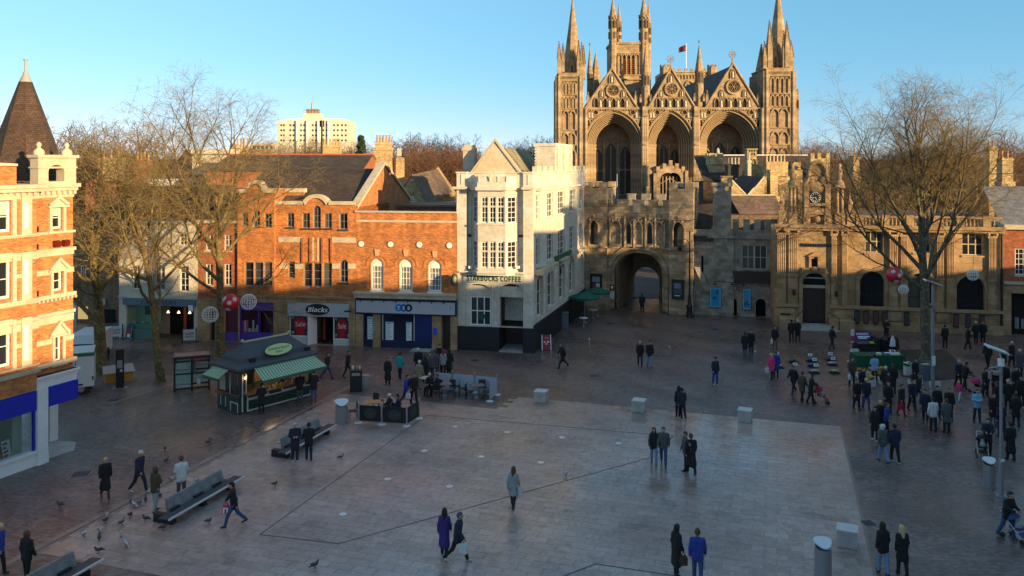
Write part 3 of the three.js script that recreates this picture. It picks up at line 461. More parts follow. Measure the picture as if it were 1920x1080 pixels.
const cp=$();for(const[z0,z1]of[[-.1,rz],[-15.2,rz]]){const a=[L-.5,e2-.2,z0],b=[L+.12,e2-.2,z0],c=[L+.12,rh+.6,z1],d=[L-.5,rh+.6,z1];if(z0>z1)cp.quad(a,b,c,d);else cp.quad(b,a,d,c);cp.quad([b[0],b[1]-.25,b[2]],[c[0],c[1]-.25,c[2]],c,b);cp.quad(a,d,[d[0],d[1]-.25,d[2]],[a[0],a[1]-.25,a[2]]);}cp.build('roof_coping',M.trim,g);
for(let i=0;i<6;i++){const v=$();v.box(1.6+i*1.55,rh-.42,rz+.55,1.75+i*1.55,rh-.3,rz+.8);buildEach(v,'roof_vent',M.black,g);}
// ground floor: stone surround
const sf=R(541,594,655.5,645),pu=R(450,582,514,634),lo=$();lo.ext(rectPoly(0,0,L,fs),-.4,.12,[rectPoly(sf[0],.01,sf[2],R(541,568,655,594)[3]),rectPoly(pu[0],.01,pu[2],f.y(480,566))]);body(lo,0,0,L,fs,8.5,-2.4);lo.box(0,fs-.1,.12,L+.05,fs+.06,.3);lo.build('stone_surround',M.bankStone,g);
const fa=R(540.5,568,655.6,593);flatSign(g,'shop_sign',fa[0],fa[1],fa[2],fa[3],.02,printed(fa[2]-fa[0],fa[3]-fa[1],(x,W,H)=>{x.fillStyle='#aeb2b8';x.fillRect(0,0,W,H);},64),.14);
const el=R(575,569,619,590),ov=$();{const cx=(el[0]+el[2])/2,cy=(el[1]+el[3])/2,rx=(el[2]-el[0])/2,ry=(el[3]-el[1])/2,p=[];for(let i=0;i<28;i++){const a=i/28*Math.PI*2;p.push([cx+rx*Math.cos(a),cy+ry*Math.sin(a)]);}ov.ext(p,.16,.22);ov.build('shop_badge',M.black,g);panel('shop_lettering',rx*1.75,ry*1.2,printed(rx*1.75,ry*1.2,(x,W,H)=>{x.fillStyle='#101012';x.fillRect(0,0,W,H);x.fillStyle='#f2f2f0';x.font=`italic bold ${H * .95}px serif`;x.textAlign='center';x.textBaseline='middle';x.fillText('Blacks',W/2,H*.52,W);},256),g,cx,cy,.228,0,0,.012);}
const saleM=printed(1,1,(x,W,H)=>{x.fillStyle='#2a2c2f';x.fillRect(0,0,W,H);x.fillStyle='#b0102a';x.beginPath();x.arc(W/2,H*.46,W*.37,0,7);x.fill();x.fillRect(W*.3,H*.8,W*.4,H*.2);x.fillStyle='#e8e2e2';x.font=`${W * .3}px sans-serif`;x.textAlign='center';x.fillText('Sale',W/2,H*.54);x.fillStyle='#8d9491';for(const[a,b]of[[.1,.1],[.9,.1],[.1,.85],[.9,.85]]){x.beginPath();x.arc(W*a,H*b,W*.08,0,7);x.fill();}},256);
for(const q of[R(542.6,592,580.5,631),R(624.5,594,655,637)]){const b=$();b.box(q[0],0,-.3,q[2],q[1],-.02);buildEach(b,'stall_riser',M.offWhite,g);flatSign(g,'window_poster',q[0]+.05,q[1]+.04,q[2]-.05,q[3]-.02,-.22,saleM,.03);const fr=$();fr.box(q[0],q[1],-.15,q[0]+.06,q[3],-.04);fr.box(q[2]-.06,q[1],-.15,q[2],q[3],-.04);fr.box(q[0]+.06,q[1],-.15,q[2]-.06,q[1]+.06,-.04);buildEach(fr,'window_frame',M.white,g);}
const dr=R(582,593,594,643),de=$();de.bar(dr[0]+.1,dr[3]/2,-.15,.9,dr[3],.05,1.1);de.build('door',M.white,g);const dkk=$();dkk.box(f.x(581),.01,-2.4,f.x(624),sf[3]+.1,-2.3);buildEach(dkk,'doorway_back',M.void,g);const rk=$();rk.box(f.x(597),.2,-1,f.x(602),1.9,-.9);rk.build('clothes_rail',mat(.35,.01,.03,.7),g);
const pm=mat(.075,.035,.30,.5),pf=$();pf.box(pu[0],f.y(480,582),-.3,pu[2],f.y(480,566),.02);pf.box(pu[0],0,-.3,pu[2],.8,0);for(const p of[450,484,512])pf.box(f.x(p),.8,-.3,f.x(p+2),f.y(480,582),.02);pf.build('purple_shopfront',pm,g);
const pg=$();pg.box(f.x(452),.8,-.28,f.x(484),f.y(480,582),-.22);pg.box(f.x(486),.05,-.6,f.x(512),f.y(480,582),-.5);buildEach(pg,'shop_window',mat(.06,.01,.025,.12),g);for(let i=0;i<8;i++){const q=$();q.box(f.x(453+i*3.8),.82,-.2,f.x(456+i*3.8),1.05+hash2(i,1,5)*.7,-.12);q.build('window_display',i%2?mat(.3,.42,.42,.6):mat(.4,.05+.2*hash2(i,4,4),.12,.6),g);}
const cl=$();cl.tube([f.x(657),f.y(657,580),.12],[f.x(660),f.y(657,580),.9],.03,.03,5);cl.bar(f.x(659.5),f.y(657,580),.9,.5,.1,.16);cl.build('sign_lamp',M.black,g);
}
// bank in orange brick with three arched windows
{
const f=new Front('bank_building','low orange brick bank front with three white arched windows and four round plaques','building',rowPt(667.2),rowPt(857)),g=f.g,L=f.len,R=(...q)=>f.r(...q),top=f.y(760,399),fs=f.y(760,550);
const W=[[695.7,485,719,544.6],[749,486,773.5,546],[803,488,828,547]].map((q)=>R(...q));
const w=$();w.ext(rectPoly(0,fs,L,top),-.4,0,W.map((q)=>archPoly(q[0],q[2],q[1],q[3]-(q[2]-q[0])/2,(q[2]-q[0])/2,'round',8)));body(w,0,fs,L,top-.5,8,-.4);w.box(0,top-.5,-.4,L,top,-.39);w.build('wall',M.brick,g);
for(const q of W){const r=(q[2]-q[0])/2;win(g,...q,{z:-.1,cols:4,rows:4,fw:.13,bar:.04,arch:'round',rise:r,sill:.12,sillM:M.white,glass:M.glassPale});const fn=$();fn.ext(archPoly(q[0]+.14,q[2]-.14,q[3]-r-.1,q[3]-r,r-.14,'round',8),-.2,-.06);fn.build('fanlight',M.white,g);const ri=$();archRing(ri,q[0]-.3,q[2]+.3,q[3]-r-.05,q[3]-r,r+.3,.1,0,.04,'round',8);archRing(ri,q[0],q[2],q[1],q[3]-r,r,.08,0,.03,'round',8);buildEach(ri,'brick_arch',M.brick,g);const k=$(),c=(q[0]+q[2])/2,ky=q[3]+.22;k.ext([[c-.13,ky],[c+.13,ky],[c+.2,ky+.5],[c-.2,ky+.5]],0,.09);k.build('keystone',mat(.55,.34,.18,.8),g);}
const t=$(),b=R(667.2,413,857,417);t.box(0,b[1],0,L,b[3],.06);t.box(-.05,top,-.5,L,top+.12,.14);buildEach(t,'stone_band',M.trim,g);
for(const[px,py]of[[678,457],[733,458],[787,458.5],[843,460]]){const[cx,cy]=f.xy(px,py),m=$(),p=[];for(let i=0;i<20;i++)p.push([cx+.22*Math.cos(i*.314159),cy+.22*Math.sin(i*.314159)]);m.ext(p,0,.07);const d=m.build('plaque',M.white,g);const rr=$();for(let i=0;i<20;i++){const a=i*.314159,e=a+.314159,P=(s,q,z)=>[cx+s*Math.cos(q),cy+s*Math.sin(q),z];rr.quad(P(.22,a,.05),P(.29,a,.05),P(.29,e,.05),P(.22,e,.05));rr.quad(P(.29,a,.05),P(.29,a,0),P(.29,e,0),P(.29,e,.05));}rr.build('plaque_ring',M.brickRed,d);}
const cs=R(667,548.5,857,559),cc=$();cc.box(-.03,cs[1],0,L,cs[3],.42);cc.box(-.06,cs[3]-.12,0,L,cs[3]+.02,.55);cc.build('cornice',M.trim,g);
const fa=R(668.3,562,855,588),nb=$();nb.box(0,fa[1]-.08,-.3,L,cs[1],.16);nb.build('fascia',M.navy,g);
const sg=R(668.5,564.6,854,587);flatSign(g,'bank_sign',sg[0]+.05,sg[1],sg[2],sg[3],.16,printed(sg[2]-sg[0],sg[3]-sg[1],(x,W2,H)=>{x.fillStyle='#b3b5bd';x.fillRect(0,0,W2,H);const r=H*.32,cx=W2*.487;[['#2a7fc4',-1.35],['#1b5fb0',0],['#101c4a',1.35]].forEach(([c,k],i)=>{x.fillStyle=c;x.beginPath();x.arc(cx+k*r,H*.52,r,0,7);x.fill();x.fillStyle='#e4ecf4';x.font=`bold ${r * 1.2}px sans-serif`;x.textAlign='center';x.textBaseline='middle';x.fillText('TSB'[i],cx+k*r,H*.54);});x.fillStyle='#333';x.fillRect(W2*.955,H*.3,W2*.005,H*.25);},1024),.08);
for(let i=0;i<8;i++){const l=$();l.tube([.5+i*.93,cs[1]+.05,.2],[.5+i*.93,sg[3]-.05,.42],.03,.05,6);l.build('sign_lamp',M.black,g);}
const pl=$(),lowT=fa[1]-.08;for(const[a,c]of[[667.5,681],[700,713.4],[810.6,828],[845,857]]){const q=R(a,600,c,650);pl.box(q[0],0,-.5,q[2],lowT,.08);pl.box(q[0]-.02,0,-.5,q[2]+.02,.35,.1);}buildEach(pl,'pillar',M.bankStone,g);const bk=$();bk.box(0,0,-8,L,lowT,-1.4);bk.build('shop_back_wall',mat(.02,.03,.06,.7),g);
const gw=$();for(const[a,c]of[[681,700],[713.4,810.6]]){const q=R(a,600,c,650);gw.box(q[0],.55,-.25,q[2],lowT,-.22);}buildEach(gw,'shop_window',mat(.015,.022,.05,.1),g);const rs=$();for(const[a,c]of[[681,700],[713.4,810.6]]){const q=R(a,600,c,650);rs.box(q[0],0,-.3,q[2],.55,-.05);rs.box(q[0],.55,-.3,q[0]+.1,lowT,-.08);}buildEach(rs,'stall_riser',M.navy,g);
const fm=$();for(const p of[716,775])fm.box(f.x(p),.55,-.2,f.x(p+1.4),lowT,-.1);buildEach(fm,'window_mullion',M.offWhite,g);
const po=printed(.7,2,(x,W2,H)=>{x.fillStyle='#8fa9b4';x.fillRect(0,0,W2,H);x.fillStyle='#dfe9ec';x.fillRect(W2*.08,H*.04,W2*.84,H*.92);x.fillStyle='#54707c';for(let i=0;i<9;i++)x.fillRect(W2*.16,H*(.1+i*.09),W2*(.3+.35*hash2(i,5,3)),H*.02);x.fillStyle='#1b5fb0';x.fillRect(W2*.14,H*.06,W2*.5,H*.03);},128);
for(const[a,c,y0,y1]of[[687,698,594,640],[721,737,604,641],[760,771,605,641]]){const q=R(a,y0,c,y1);flatSign(g,'window_poster',q[0],q[1],q[2],q[3],-.2,po,.02);}
const bl=$(),bq=R(776,590,810,650);bl.box(bq[0],.55,-.215,bq[2],lowT,-.2);bl.build('blue_door',mat(.012,.03,.16,.3),g);const ab=R(812.5,614.5,820,626.5);flatSign(g,'cash_machine_sign',ab[0],ab[1],ab[2],ab[3],.08,mat(.02,.10,.55,.4),.04);const dq=R(828,600,845,653),dd=$();dd.box(dq[0],0,-.4,dq[2],lowT,-.35);dd.build('door',M.darkWood,g);
const rp=ground(792,657),st=$();st.box(f.x(776),0,.1,f.x(812),.06,1.0);buildEach(st,'step',M.granite,g);
}
// the pale stone coffee house on the corner
{
const A=rowPt(857.5,.3),B=[(1000-CX)*61.5/F,-61.5];
const f=new Front('coffee_house','pale stone corner building with a pointed gable, bay windows and a coffee house sign','building',A,B),g=f.g,L=f.len,R=(...q)=>f.r(...q),x=(p,z=0)=>f.x(p,z),y=(p,q,z=0)=>f.y(p,q,z);
const top=y(930,325),cor=y(930,355),mid=y(930,511),bot=y(930,531),plin=y(900,612);
// the front: recess above, with a bay pushed forward
const w=$();w.box(0,mid,-.5,x(876),top,.22);w.box(x(982),mid,-.5,L,top,.22);w.box(x(876),mid,-.5,x(982),cor,-.25);
w.box(x(876),cor,-.5,x(982),top,.02);
const bz=.85,cz=-.25,b0=x(896,bz),b1=x(948,bz),c1=x(971,.1),c0=b0-(c1-b1);
const yb=mid+.12,yt=cor-.05;
const rowsY=[[y(925,420,bz),y(925,369,bz)],[y(925,504.5,bz),y(925,453,bz)]];
w.ext(rectPoly(b0,yb,b1,yt),bz-.3,bz,rowsY.map(([p,q])=>rectPoly(b0+.2,p+.06,b1-.08,q)));
w.build('wall',M.paleStone,g);
// canted sides of the bay, each its own small front
const cant=(xa,za,xb,zb)=>{const len=Math.hypot(xb-xa,zb-za),k=new THREE.Group();k.name='bay_side';k.position.set(xa,0,za);k.rotation.y=Math.atan2(-(zb-za),xb-xa);g.add(k);const q=$(),hs=rowsY.map(([p,t])=>rectPoly(.24,p+.06,len-.2,t));q.ext(rectPoly(0,yb,len,yt),-.3,0,hs);q.build('bay_wall',M.paleStone,k);for(const h of rowsY)win(k,.24,h[0]+.06,len-.2,h[1],{z:-.1,cols:2,rows:5,fw:.07,bar:.035});};
cant(b1,bz,c1,cz);cant(c0,cz,b0,bz);
for(const[p,q]of rowsY)for(let i=0;i<3;i++){const a=b0+.2,e=b1-.08,s=(e-a)/3;win(g,a+i*s+.03,p+.07,a+(i+1)*s-.03,q-.01,{z:bz-.1,cols:2,rows:5,fw:.08,bar:.035});}
const mu=$();for(const[p,q]of rowsY){const a=b0+.2,e=b1-.08,s=(e-a)/3;for(const i of[1,2])mu.box(a+i*s-.06,p+.06,bz-.25,a+i*s+.06,q,bz-.01);mu.box(a,p+(q-p)*.62,bz-.25,e,p+(q-p)*.62+.1,bz-.02);mu.box(b0-.06,p-.06,bz,b1+.06,p+.06,bz+.1);}buildEach(mu,'mullion',M.paleStone,g);
const rail=(pts,y0,y1,name,m)=>{const q=$();q.slab(pts,y0,y1);return q.build(name,m,g);};
const bayPlan=(o)=>[[c0-o*.7,cz],[b0-o*.4,bz+o],[b1+o*.4,bz+o],[c1+o*.7,cz]];
rail(bayPlan(.1),mid-.12,yb,'bay_base',M.paleStone);rail(bayPlan(.16),yb-.05,yb+.06,'bay_moulding',M.paleStone);rail(bayPlan(.3),cor-.05,cor+.2,'cornice',M.paleStone);rail(bayPlan(.08),cor+.2,y(925,331,bz),'bay_parapet',M.paleStone);
const dn=$();for(let s=b0;s<b1;s+=.14)dn.box(s,yb-.13,bz+.1,s+.07,yb-.05,bz+.16);buildEach(dn,'dentil',M.paleStone,g);
const sh=$(),sx=(b0+b1)/2-.1,sy=y(925,327,bz);sh.ext([[sx-.16,sy+.05],[sx,sy-.5],[sx+.16,sy+.05],[sx,sy+.25]],bz+.08,bz+.2);for(const k of[-.9,.55,1.2])sh.box(sx+k,sy-.55,bz+.08,sx+k+.08,sy-.1,bz+.13);buildEach(sh,'carved_shield',M.paleStone,g);
const cr=$();cr.box(-.25,cor,0,x(878),cor+.2,.5);cr.box(x(980),cor,0,L+.1,cor+.2,.5);for(const[a,e]of[[0,x(876)],[x(982),L]]){cr.box(a-.06,top,-.55,e+.06,top+.12,.3);cr.box((a+e)/2-.03,top-.85,.22,(a+e)/2+.06,top-.1,.27);}cr.box(x(876),top,-.55,x(982),top+.08,.1);cr.build('cornice',M.paleStone,g);
// gable with roof behind
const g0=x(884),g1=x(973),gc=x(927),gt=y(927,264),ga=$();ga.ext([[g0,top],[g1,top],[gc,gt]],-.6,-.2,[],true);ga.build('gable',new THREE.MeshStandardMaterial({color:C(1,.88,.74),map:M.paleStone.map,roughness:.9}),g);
const gcp=$();for(const[p,q]of[[[g0-.18,top],[gc,gt+.18]],[[gc,gt+.18],[g1+.18,top]]]){gcp.quad([p[0],p[1],-.1],[q[0],q[1],-.1],[q[0],q[1],-.7],[p[0],p[1],-.7]);gcp.quad([p[0],p[1]-.2,-.1],[q[0],q[1]-.24,-.1],[q[0],q[1],-.1],[p[0],p[1],-.1]);}buildEach(gcp,'gable_coping',M.trim,g);
const side={dx:.294,dz:-1},sl=Math.hypot(side.dx,1),S1=[B[0]+side.dx*18.95,B[1]-18.95],f2=new Front('coffee_house_side','','',B,S1);scene.remove(f2.g);used.delete('coffee_house_side');
// the long side as parts of the same building
const side_=new THREE.Group();side_.name='side_wall';side_.rotation.y=f2.turn-f.turn;side_.position.set(L,0,0);g.add(side_);
const q2=(...p)=>f2.r(...p),SL=f2.len,sTop=13.35,sCor=12.0;
const u1=[[1005,367,1012,413],[1026,362,1037,409],[1046,359,1059,402],[1068,356,1076,396],[1086,354,1092,390]],u2=[[1005,450,1012,503],[1026,440,1037,490],[1046,430,1059,478],[1067.5,424,1076,466],[1086,418,1092,452]];
const band=(rows,h0,h1)=>rows.map((p)=>{const r=q2(...p);return[r[0],h0,r[2],h1];});
const U1=band(u1,9.75,11.75),U2=band(u2,6.3,8.45),U3=[[1005,0,1017],[1025,0,1037],[1047,0,1058],[1066,0,1076],[1086,0,1092.5]].map((p,i)=>{const r=q2(p[0],500,p[2],560);return[r[0],i?2.55:2.35,r[2],5.5];});
const sw=$();sw.ext(rectPoly(.6,2.0,SL,sTop),-.4,0,[...U1,...U2].map((r)=>rectPoly(...r)).concat(U3.map((r)=>archPoly(r[0],r[2],r[1],r[3]-.35,.35,'seg',5))));sw.box(0,2,-.6,.6,sTop,.0);sw.box(1.6,2,-5.6,SL,sTop-.6,-.4);sw.build('wall',M.paleStone,side_);
for(const r of[...U1,...U2])win(side_,...r,{z:-.12,cols:2,rows:4,fw:.08,bar:.04,sill:.14,sillM:M.paleStone});for(const r of U3)win(side_,...r,{z:-.2,cols:2,rows:3,fw:.08,arch:'seg',rise:.35,sill:.25,sillM:M.paleStone});
const ab=$();for(const r of U3)archRing(ab,r[0],r[2],r[1]-.2,r[3]-.35,.35,.2,0,.07,'seg',5);ab.box(.6,sCor,0,SL+.2,sCor+.2,.4);ab.box(.6,sTop,-.5,SL,sTop+.1,.1);ab.box(.6,5.95,0,SL,6.1,.12);for(let s=1;s<SL;s+=1.9)ab.box(s,sTop+.1,-.35,s+1.15,sTop+.5,.04);buildEach(ab,'moulding',M.paleStone,side_);
const bal=$();{const r=q2(1002,480,1021,500);bal.box(r[0],5.7,0,r[2],6.1,.7);for(const U of U2.slice(1))bal.box(U[0]-.2,5.85,0,U[2]+.2,6.05,.45);buildEach(bal,'window_ledge',M.trim,side_);}
const pl2=$();pl2.box(0,0,-.6,SL,2.0,.12);pl2.build('plinth',M.black,side_);
const gs=q2(1038,473,1069,493),gsy=f2.y(1053,483);flatSign(side_,'green_sign',gs[0],gsy-.38,gs[2],gsy+.38,.02,mat(.008,.10,.045,.4),.14);
// stair block and chimneys on the roof
const blk=$(),k0=q2(1013,280,1066,320);const xa=f2.x(1042),xb=f2.x(1072);blk.box(xa,sTop,-1.75,xb,15.5,-.05);blk.box(xa-.1,15.5,-1.85,xb+.1,15.75,.05);for(const k of[.04,.42,.86])blk.box(xa+(xb-xa)*k,sTop,-.05,xa+(xb-xa)*k+.5,15.5,.14);for(let i=0;i<9;i++)blk.box(xa-.08,sTop+.15+i*.24,-1.8,xa+.3,sTop+.27+i*.24,-1.5);blk.build('roof_block',M.paleStone,side_);
const rz=-9,rr=15.3,rf=$();rf.quad([g1,top-.6,-.6],[g1,top-.6,-15],[gc,rr,-15],[gc,rr,-.6]);rf.quad([g0,top-.6,-15],[g0,top-.6,-.6],[gc,rr,-.6],[gc,rr,-15]);rf.tri([g0,top-.6,-15],[gc,rr,-15],[g1,top-.6,-15]);rf.build('roof',new THREE.MeshStandardMaterial({map:roofTex([.27,.225,.125],55,.28,.2),bumpMap:roofBump,bumpScale:.02,roughness:.9}),g);
const ch=$();ch.box(x(860),top-.4,-2.2,x(882),y(870,282),-1.3);ch.box(x(858.5),y(870,282),-2.3,x(883.5),y(870,276),-1.2);ch.box(x(861),y(870,276),-2.2,x(881),y(870,271),-1.3);ch.build('chimney',M.trim,g);
// ground floor
const gd_=$(),w0=x(880.6),w1=x(920),d0=x(937),d1=x(981);const lh=y(930,557);gd_.ext(rectPoly(0,plin,L,mid),-.5,.05,[archPoly(x(873),x(921.5),plin+.01,y(900,541),.35,'seg',6),[[d0,plin-.0001],[d1,plin-.0001],...archTop(d0,d1,y(960,541),.35,'seg',6)].map(([a,b])=>[a,Math.max(b,plin+.011)])]);gd_.box(x(873),lh,-.5,x(922),y(900,536),-.15);gd_.box(d0,lh,-.5,d1,y(900,536),-.15);gd_.box(x(873),plin,-.5,w0,lh,-.12);gd_.box(w1,plin,-.5,x(922),lh,-.12);for(const p of[923,934])gd_.tube([x(p),plin,.06],[x(p),y(928,536),.06],.07,.07,6);gd_.box(x(862),mid-.02,.05,x(988),mid+.1,.3);gd_.build('stone_front',M.paleStone,g);
win(g,w0,y(900,611),w1,lh,{z:-.2,cols:3,rows:2,fw:.1,bar:.08});
const em=$(),[ex,ey]=f.xy(901.5,594);{const p=[];for(let i=0;i<22;i++)p.push([ex+.28*Math.cos(i/22*6.2832),ey+.28*Math.sin(i/22*6.2832)]);em.ext(p,-.22,-.185);em.build('window_roundel',printed(1,1,(c,W)=>{c.fillStyle='#1d4a3a';c.fillRect(0,0,W,W);},16),g);}
const pb=$();pb.box(0,0,-.5,d0,plin,.16);pb.box(d1,0,-.8,L+.12,plin,.16);pb.build('plinth',M.black,g);const dv=$();dv.box(d0,.02,-2.4,d1,lh,-2.3);dv.box(d1-.02,.02,-2.3,d1+.03,lh,-.5);dv.box(d0-.03,.02,-2.3,d0+.02,lh,-.5);dv.box(d0,lh-.02,-2.3,d1,lh+.1,-.3);dv.build('porch',M.darkWood,g);const sp=$();sp.box(d0,0,-2.3,d1,.05,.3);sp.build('porch_floor',M.granite,g);
const sg=R(870,513,983.5,530);flatSign(g,'coffee_sign',sg[0],sg[1],sg[2],sg[3],.05,printed(sg[2]-sg[0],sg[3]-sg[1],(c,W,H)=>{c.fillStyle='#b9b6ae';c.fillRect(0,0,W,H);c.fillStyle='#0f4a2c';c.font=`bold ${H * .8}px sans-serif`;c.textAlign='center';c.textBaseline='middle';c.fillText('STARBUCKS COFFEE',W*.5,H*.54,W*.9);c.lineWidth=H*.05;c.strokeStyle='#0f4a2c';c.strokeText('STARBUCKS COFFEE',W*.5,H*.54,W*.9);},1024),.12);
const roundel=(par,cx,cy,cz2,ry,name,r)=>{const k=new THREE.Group();k.name=name;k.position.set(cx,cy,cz2);k.rotation.y=ry;par.add(k);const m=$();m.tube([0,0,-.07],[0,0,.07],r,r,22);m.build('disc',M.black,k);for(const s of[1,-1]){const e=$();e.tube([0,0,s*.07],[0,0,s*.085],r*.85,r*.85,20);e.build('face',mat(.35,.38,.35,.5),k);const h=$();for(let i=0;i<20;i++){const a=i*.314159,b=a+.314159,P=(q,t)=>[q*Math.cos(t),q*Math.sin(t),s*.09];if(s>0)h.quad(P(r*.55,a),P(r*.82,a),P(r*.82,b),P(r*.55,b));else h.quad(P(r*.55,b),P(r*.82,b),P(r*.82,a),P(r*.55,a));}h.build('ring',mat(.01,.09,.04,.4),k);}const arm=$();arm.tube([-r-.5,r*.4,0],[0,r*.4,0],.03,.03,5);arm.build('bracket',M.black,k);return k;};
roundel(side_,f2.x(1030)-.2,f2.y(1037,500),.95,Math.PI/2+.3-1.57,'hanging_sign',.36);
roundel(g,x(860)-.1,y(860,521),.95,1.35,'hanging_sign',.42);
for(const[p,q]of[[884,503],[972,503]]){const l=$(),[lx,ly]=f.xy(p,q-3);l.bar(lx,ly,.3,.28,.2,.22);buildEach(l,'floodlight',M.white,g);}
for(const[p,q]of[[880.5,442],[975.5,443]]){const[lx,ly]=f.xy(p,q);const v=$();v.box(lx-.17,ly-.1,-.25,lx+.17,ly+.1,-.2);buildEach(v,'air_vent',M.darkWood,g);}
}
// the old gateway
const GL=ground(1099,578),GR=ground(1301,590);
{
const f=new Front('gateway','old crenellated stone gateway with a pointed arch and a row of traceried niches','gatehouse',GL,GR),g=f.g,L=f.len,R=(...q)=>f.r(...q),x=(p,z=0)=>f.x(p,z),y=(p,q,z=0)=>f.y(p,q,z);
const tz=.55,t0=x(1140),t1=x(1256),tTop=y(1120,352),pTop=y(1200,387),str=y(1200,407),sill=y(1200,462),aS=y(1195,513),aR=y(1195,468)-aS,a0=x(1145),a1=x(1247);
const w=$();w.ext([[t0,0],[a0,0],...archTop(a0,a1,aS,aR,'point',12).reverse(),[a1,0],[t1,0],[t1,pTop],[t0,pTop]],-1,0);
const nx=(p)=>x(p,tz);
for(const[p,q]of[[0,t0],[t1,L]]){const c0=nx(p?1259.5:1104),c1=nx(p?1284.5:1123.5);w.ext(rectPoly(p,0,q,tTop),-.7,tz,[archPoly(c0+.12,c1-.12,y(1110,457),y(1110,426),.75,'point',5)]);w.box(p,0,-3.5,q,tTop,-.7);}
const arc=[[1144,1166,0],[1172,1186,1],[1189,1206,0],[1210.5,1226,1],[1229,1246,0]];
w.build('wall',M.gateStone,g);
const up=$();up.box(t0,sill-.05,-1.6,t1,pTop,-1);up.build('wall',M.gateStone,g);
// niches: recessed panel look from proud mullions and ogee heads
const n=$(),sh=$();for(const[p,q,dk]of arc){const c0=x(p),c1=x(q),hb=y(1195,458),hs=y(1195,428),rise=.95;archRing(n,c0+.1,c1-.1,hb,hs,rise-.3,.14,-.02,.24,'point',6);n.tube([c0,hb-.3,.22],[c0,hs+1.2,.22],.11,.09,6);n.ext([[(c0+c1)/2-.1,hs+rise-.1],[(c0+c1)/2+.1,hs+rise-.1],[(c0+c1)/2,hs+rise+.45]],0,.2);for(const s of[-1,1])n.ball((c0+c1)/2+s*.3,hs+rise-.25,.14,.12,.16,.1,6,4);if(dk){const e=$();e.ext(archPoly(c0+.18,c1-.18,hb+.1,hs-.1,.55,'point',6),.005,.03);e.build('window',M.glass,g);}else{const e=$();e.ext(archPoly(c0+(c1-c0)*.42,c1-.16,hb,hs-.2,.4,'point',5),.004,.02);e.build('niche_panel',M.darkStone,g);}n.box(c0,hb-.22,0,c1,hb-.02,.3);}
n.tube([x(1247),y(1195,461),.22],[x(1247),y(1195,416),.22],.11,.09,6);n.build('tracery',M.gateStone,g);
for(const p of[[1104,1123.5],[1259.5,1284.5]]){const c0=nx(p[0]),c1=nx(p[1]),hb=y(1110,457),hs=y(1110,426),e=$();archRing(e,c0+.1,c1-.1,hb,hs,.75,.12,tz-.05,tz+.16,'point',6);for(const s of[-1,1])e.ball((c0+c1)/2+s*.35,hs+.75,tz+.1,.16,.14,.1,6,4);e.ball((c0+c1)/2,hs+1.05,tz+.1,.1,.25,.1,6,4);e.box(c0,hb-.2,tz,c1,hb,tz+.2);e.build('niche_tracery',M.gateStone,g);const b=$();b.ext(archPoly(c0+.5,c1-.15,hb+.05,hs-.1,.5,'point',5),tz-.4,tz-.3);b.build('niche_panel',M.darkStone,g);}
const s=$();for(const[p,q,z]of[[t0,t1,0],[-.1,t0+.08,tz],[t1-.08,L+.1,tz]])for(const[yy,h,o]of[[str,.16,.16],[sill,.2,.14]])s.box(p,yy-h,z-.02,q,yy,z+o);archRing(s,a0,a1,.1,aS,aR,.32,0,.14,'point',12);archRing(s,a0+.3,a1-.3,.1,aS,aR-.35,.3,-.4,-.2,'point',12);s.box(t0-.3,0,0,a0,.5,.3);buildEach(s,'moulding',M.gateStone,g);
// battlements
const bt=$();const mer=(p,q,h,z,k=.35)=>bt.box(x(p),pTop,-.5+z,x(q),h,z);for(const[p,q]of[[1137,1144],[1157,1176],[1186,1206],[1216,1232],[1243,1257]]){bt.box(x(p),pTop,-.5,x(q),y(1195,377),0);bt.box(x(p)-.06,y(1195,377),-.55,x(q)+.06,y(1195,374.5),.08);}
for(const[p,q]of[[1144,1157],[1176,1186],[1206,1216],[1232,1243]])bt.box(x(p),pTop,-.55,x(q),pTop+.1,.07);
for(const[e0,e1]of[[0,t0],[t1,L]]){const m=(e1-e0)/3;for(const z of[-3.3,tz]){bt.box(e0,tTop,z-.4,e0+m,tTop+.55,z);bt.box(e1-m,tTop,z-.4,e1,tTop+.55,z);}bt.box(e0-.05,tTop-.1,-3.55,e1+.05,tTop,tz+.05);}
buildEach(bt,'battlement',M.gateStone,g);
const rb=$();rb.box(t0,6,-7.6,t1,pTop+.2,-7);for(let i=0;i<4;i++)rb.box(t0+.4+i*1.55,pTop+.2,-7.6,t0+1.3+i*1.55,pTop+.95,-7);buildEach(rb,'rear_battlement',M.darkStone,g);
const shd=$(),[qx,qy]=f.xy(1194,390);shd.box(qx-.34,qy-.42,-.01,qx+.34,qy+.42,.1);shd.ext([[qx-.22,qy+.3],[qx-.22,qy-.05],[qx,qy-.32],[qx+.22,qy-.05],[qx+.22,qy+.3]],.1,.16);buildEach(shd,'carved_shield',M.trim,g);
// vaulted passage
const pa=$(),b0=a0+.55,b1=a1-.2,o=archTop(b0,b1,aS,aR-.4,'point',10),P=[[b1,0],...o,[b0,0]];for(let i=0;i+1<P.length;i++)pa.quad([...P[i],-.4],[...P[i+1],-.4],[...P[i+1],-8],[...P[i],-8]);const c0=x(1188,-8),c1=x(1236,-8);pa.ext([[b0-3,0],[c0,0],...archTop(c0,c1,1.9,1.35,'point',10).reverse(),[c1,0],[b1+3,0],[b1+3,9],[b0-3,9]],-8.6,-8);pa.build('passage',M.cathDark,g);
const ri=$();archRing(ri,c0,c1,0,1.9,1.35,.25,-8,-7.85,'point',8);ri.build('passage_arch',M.gateStone,g);
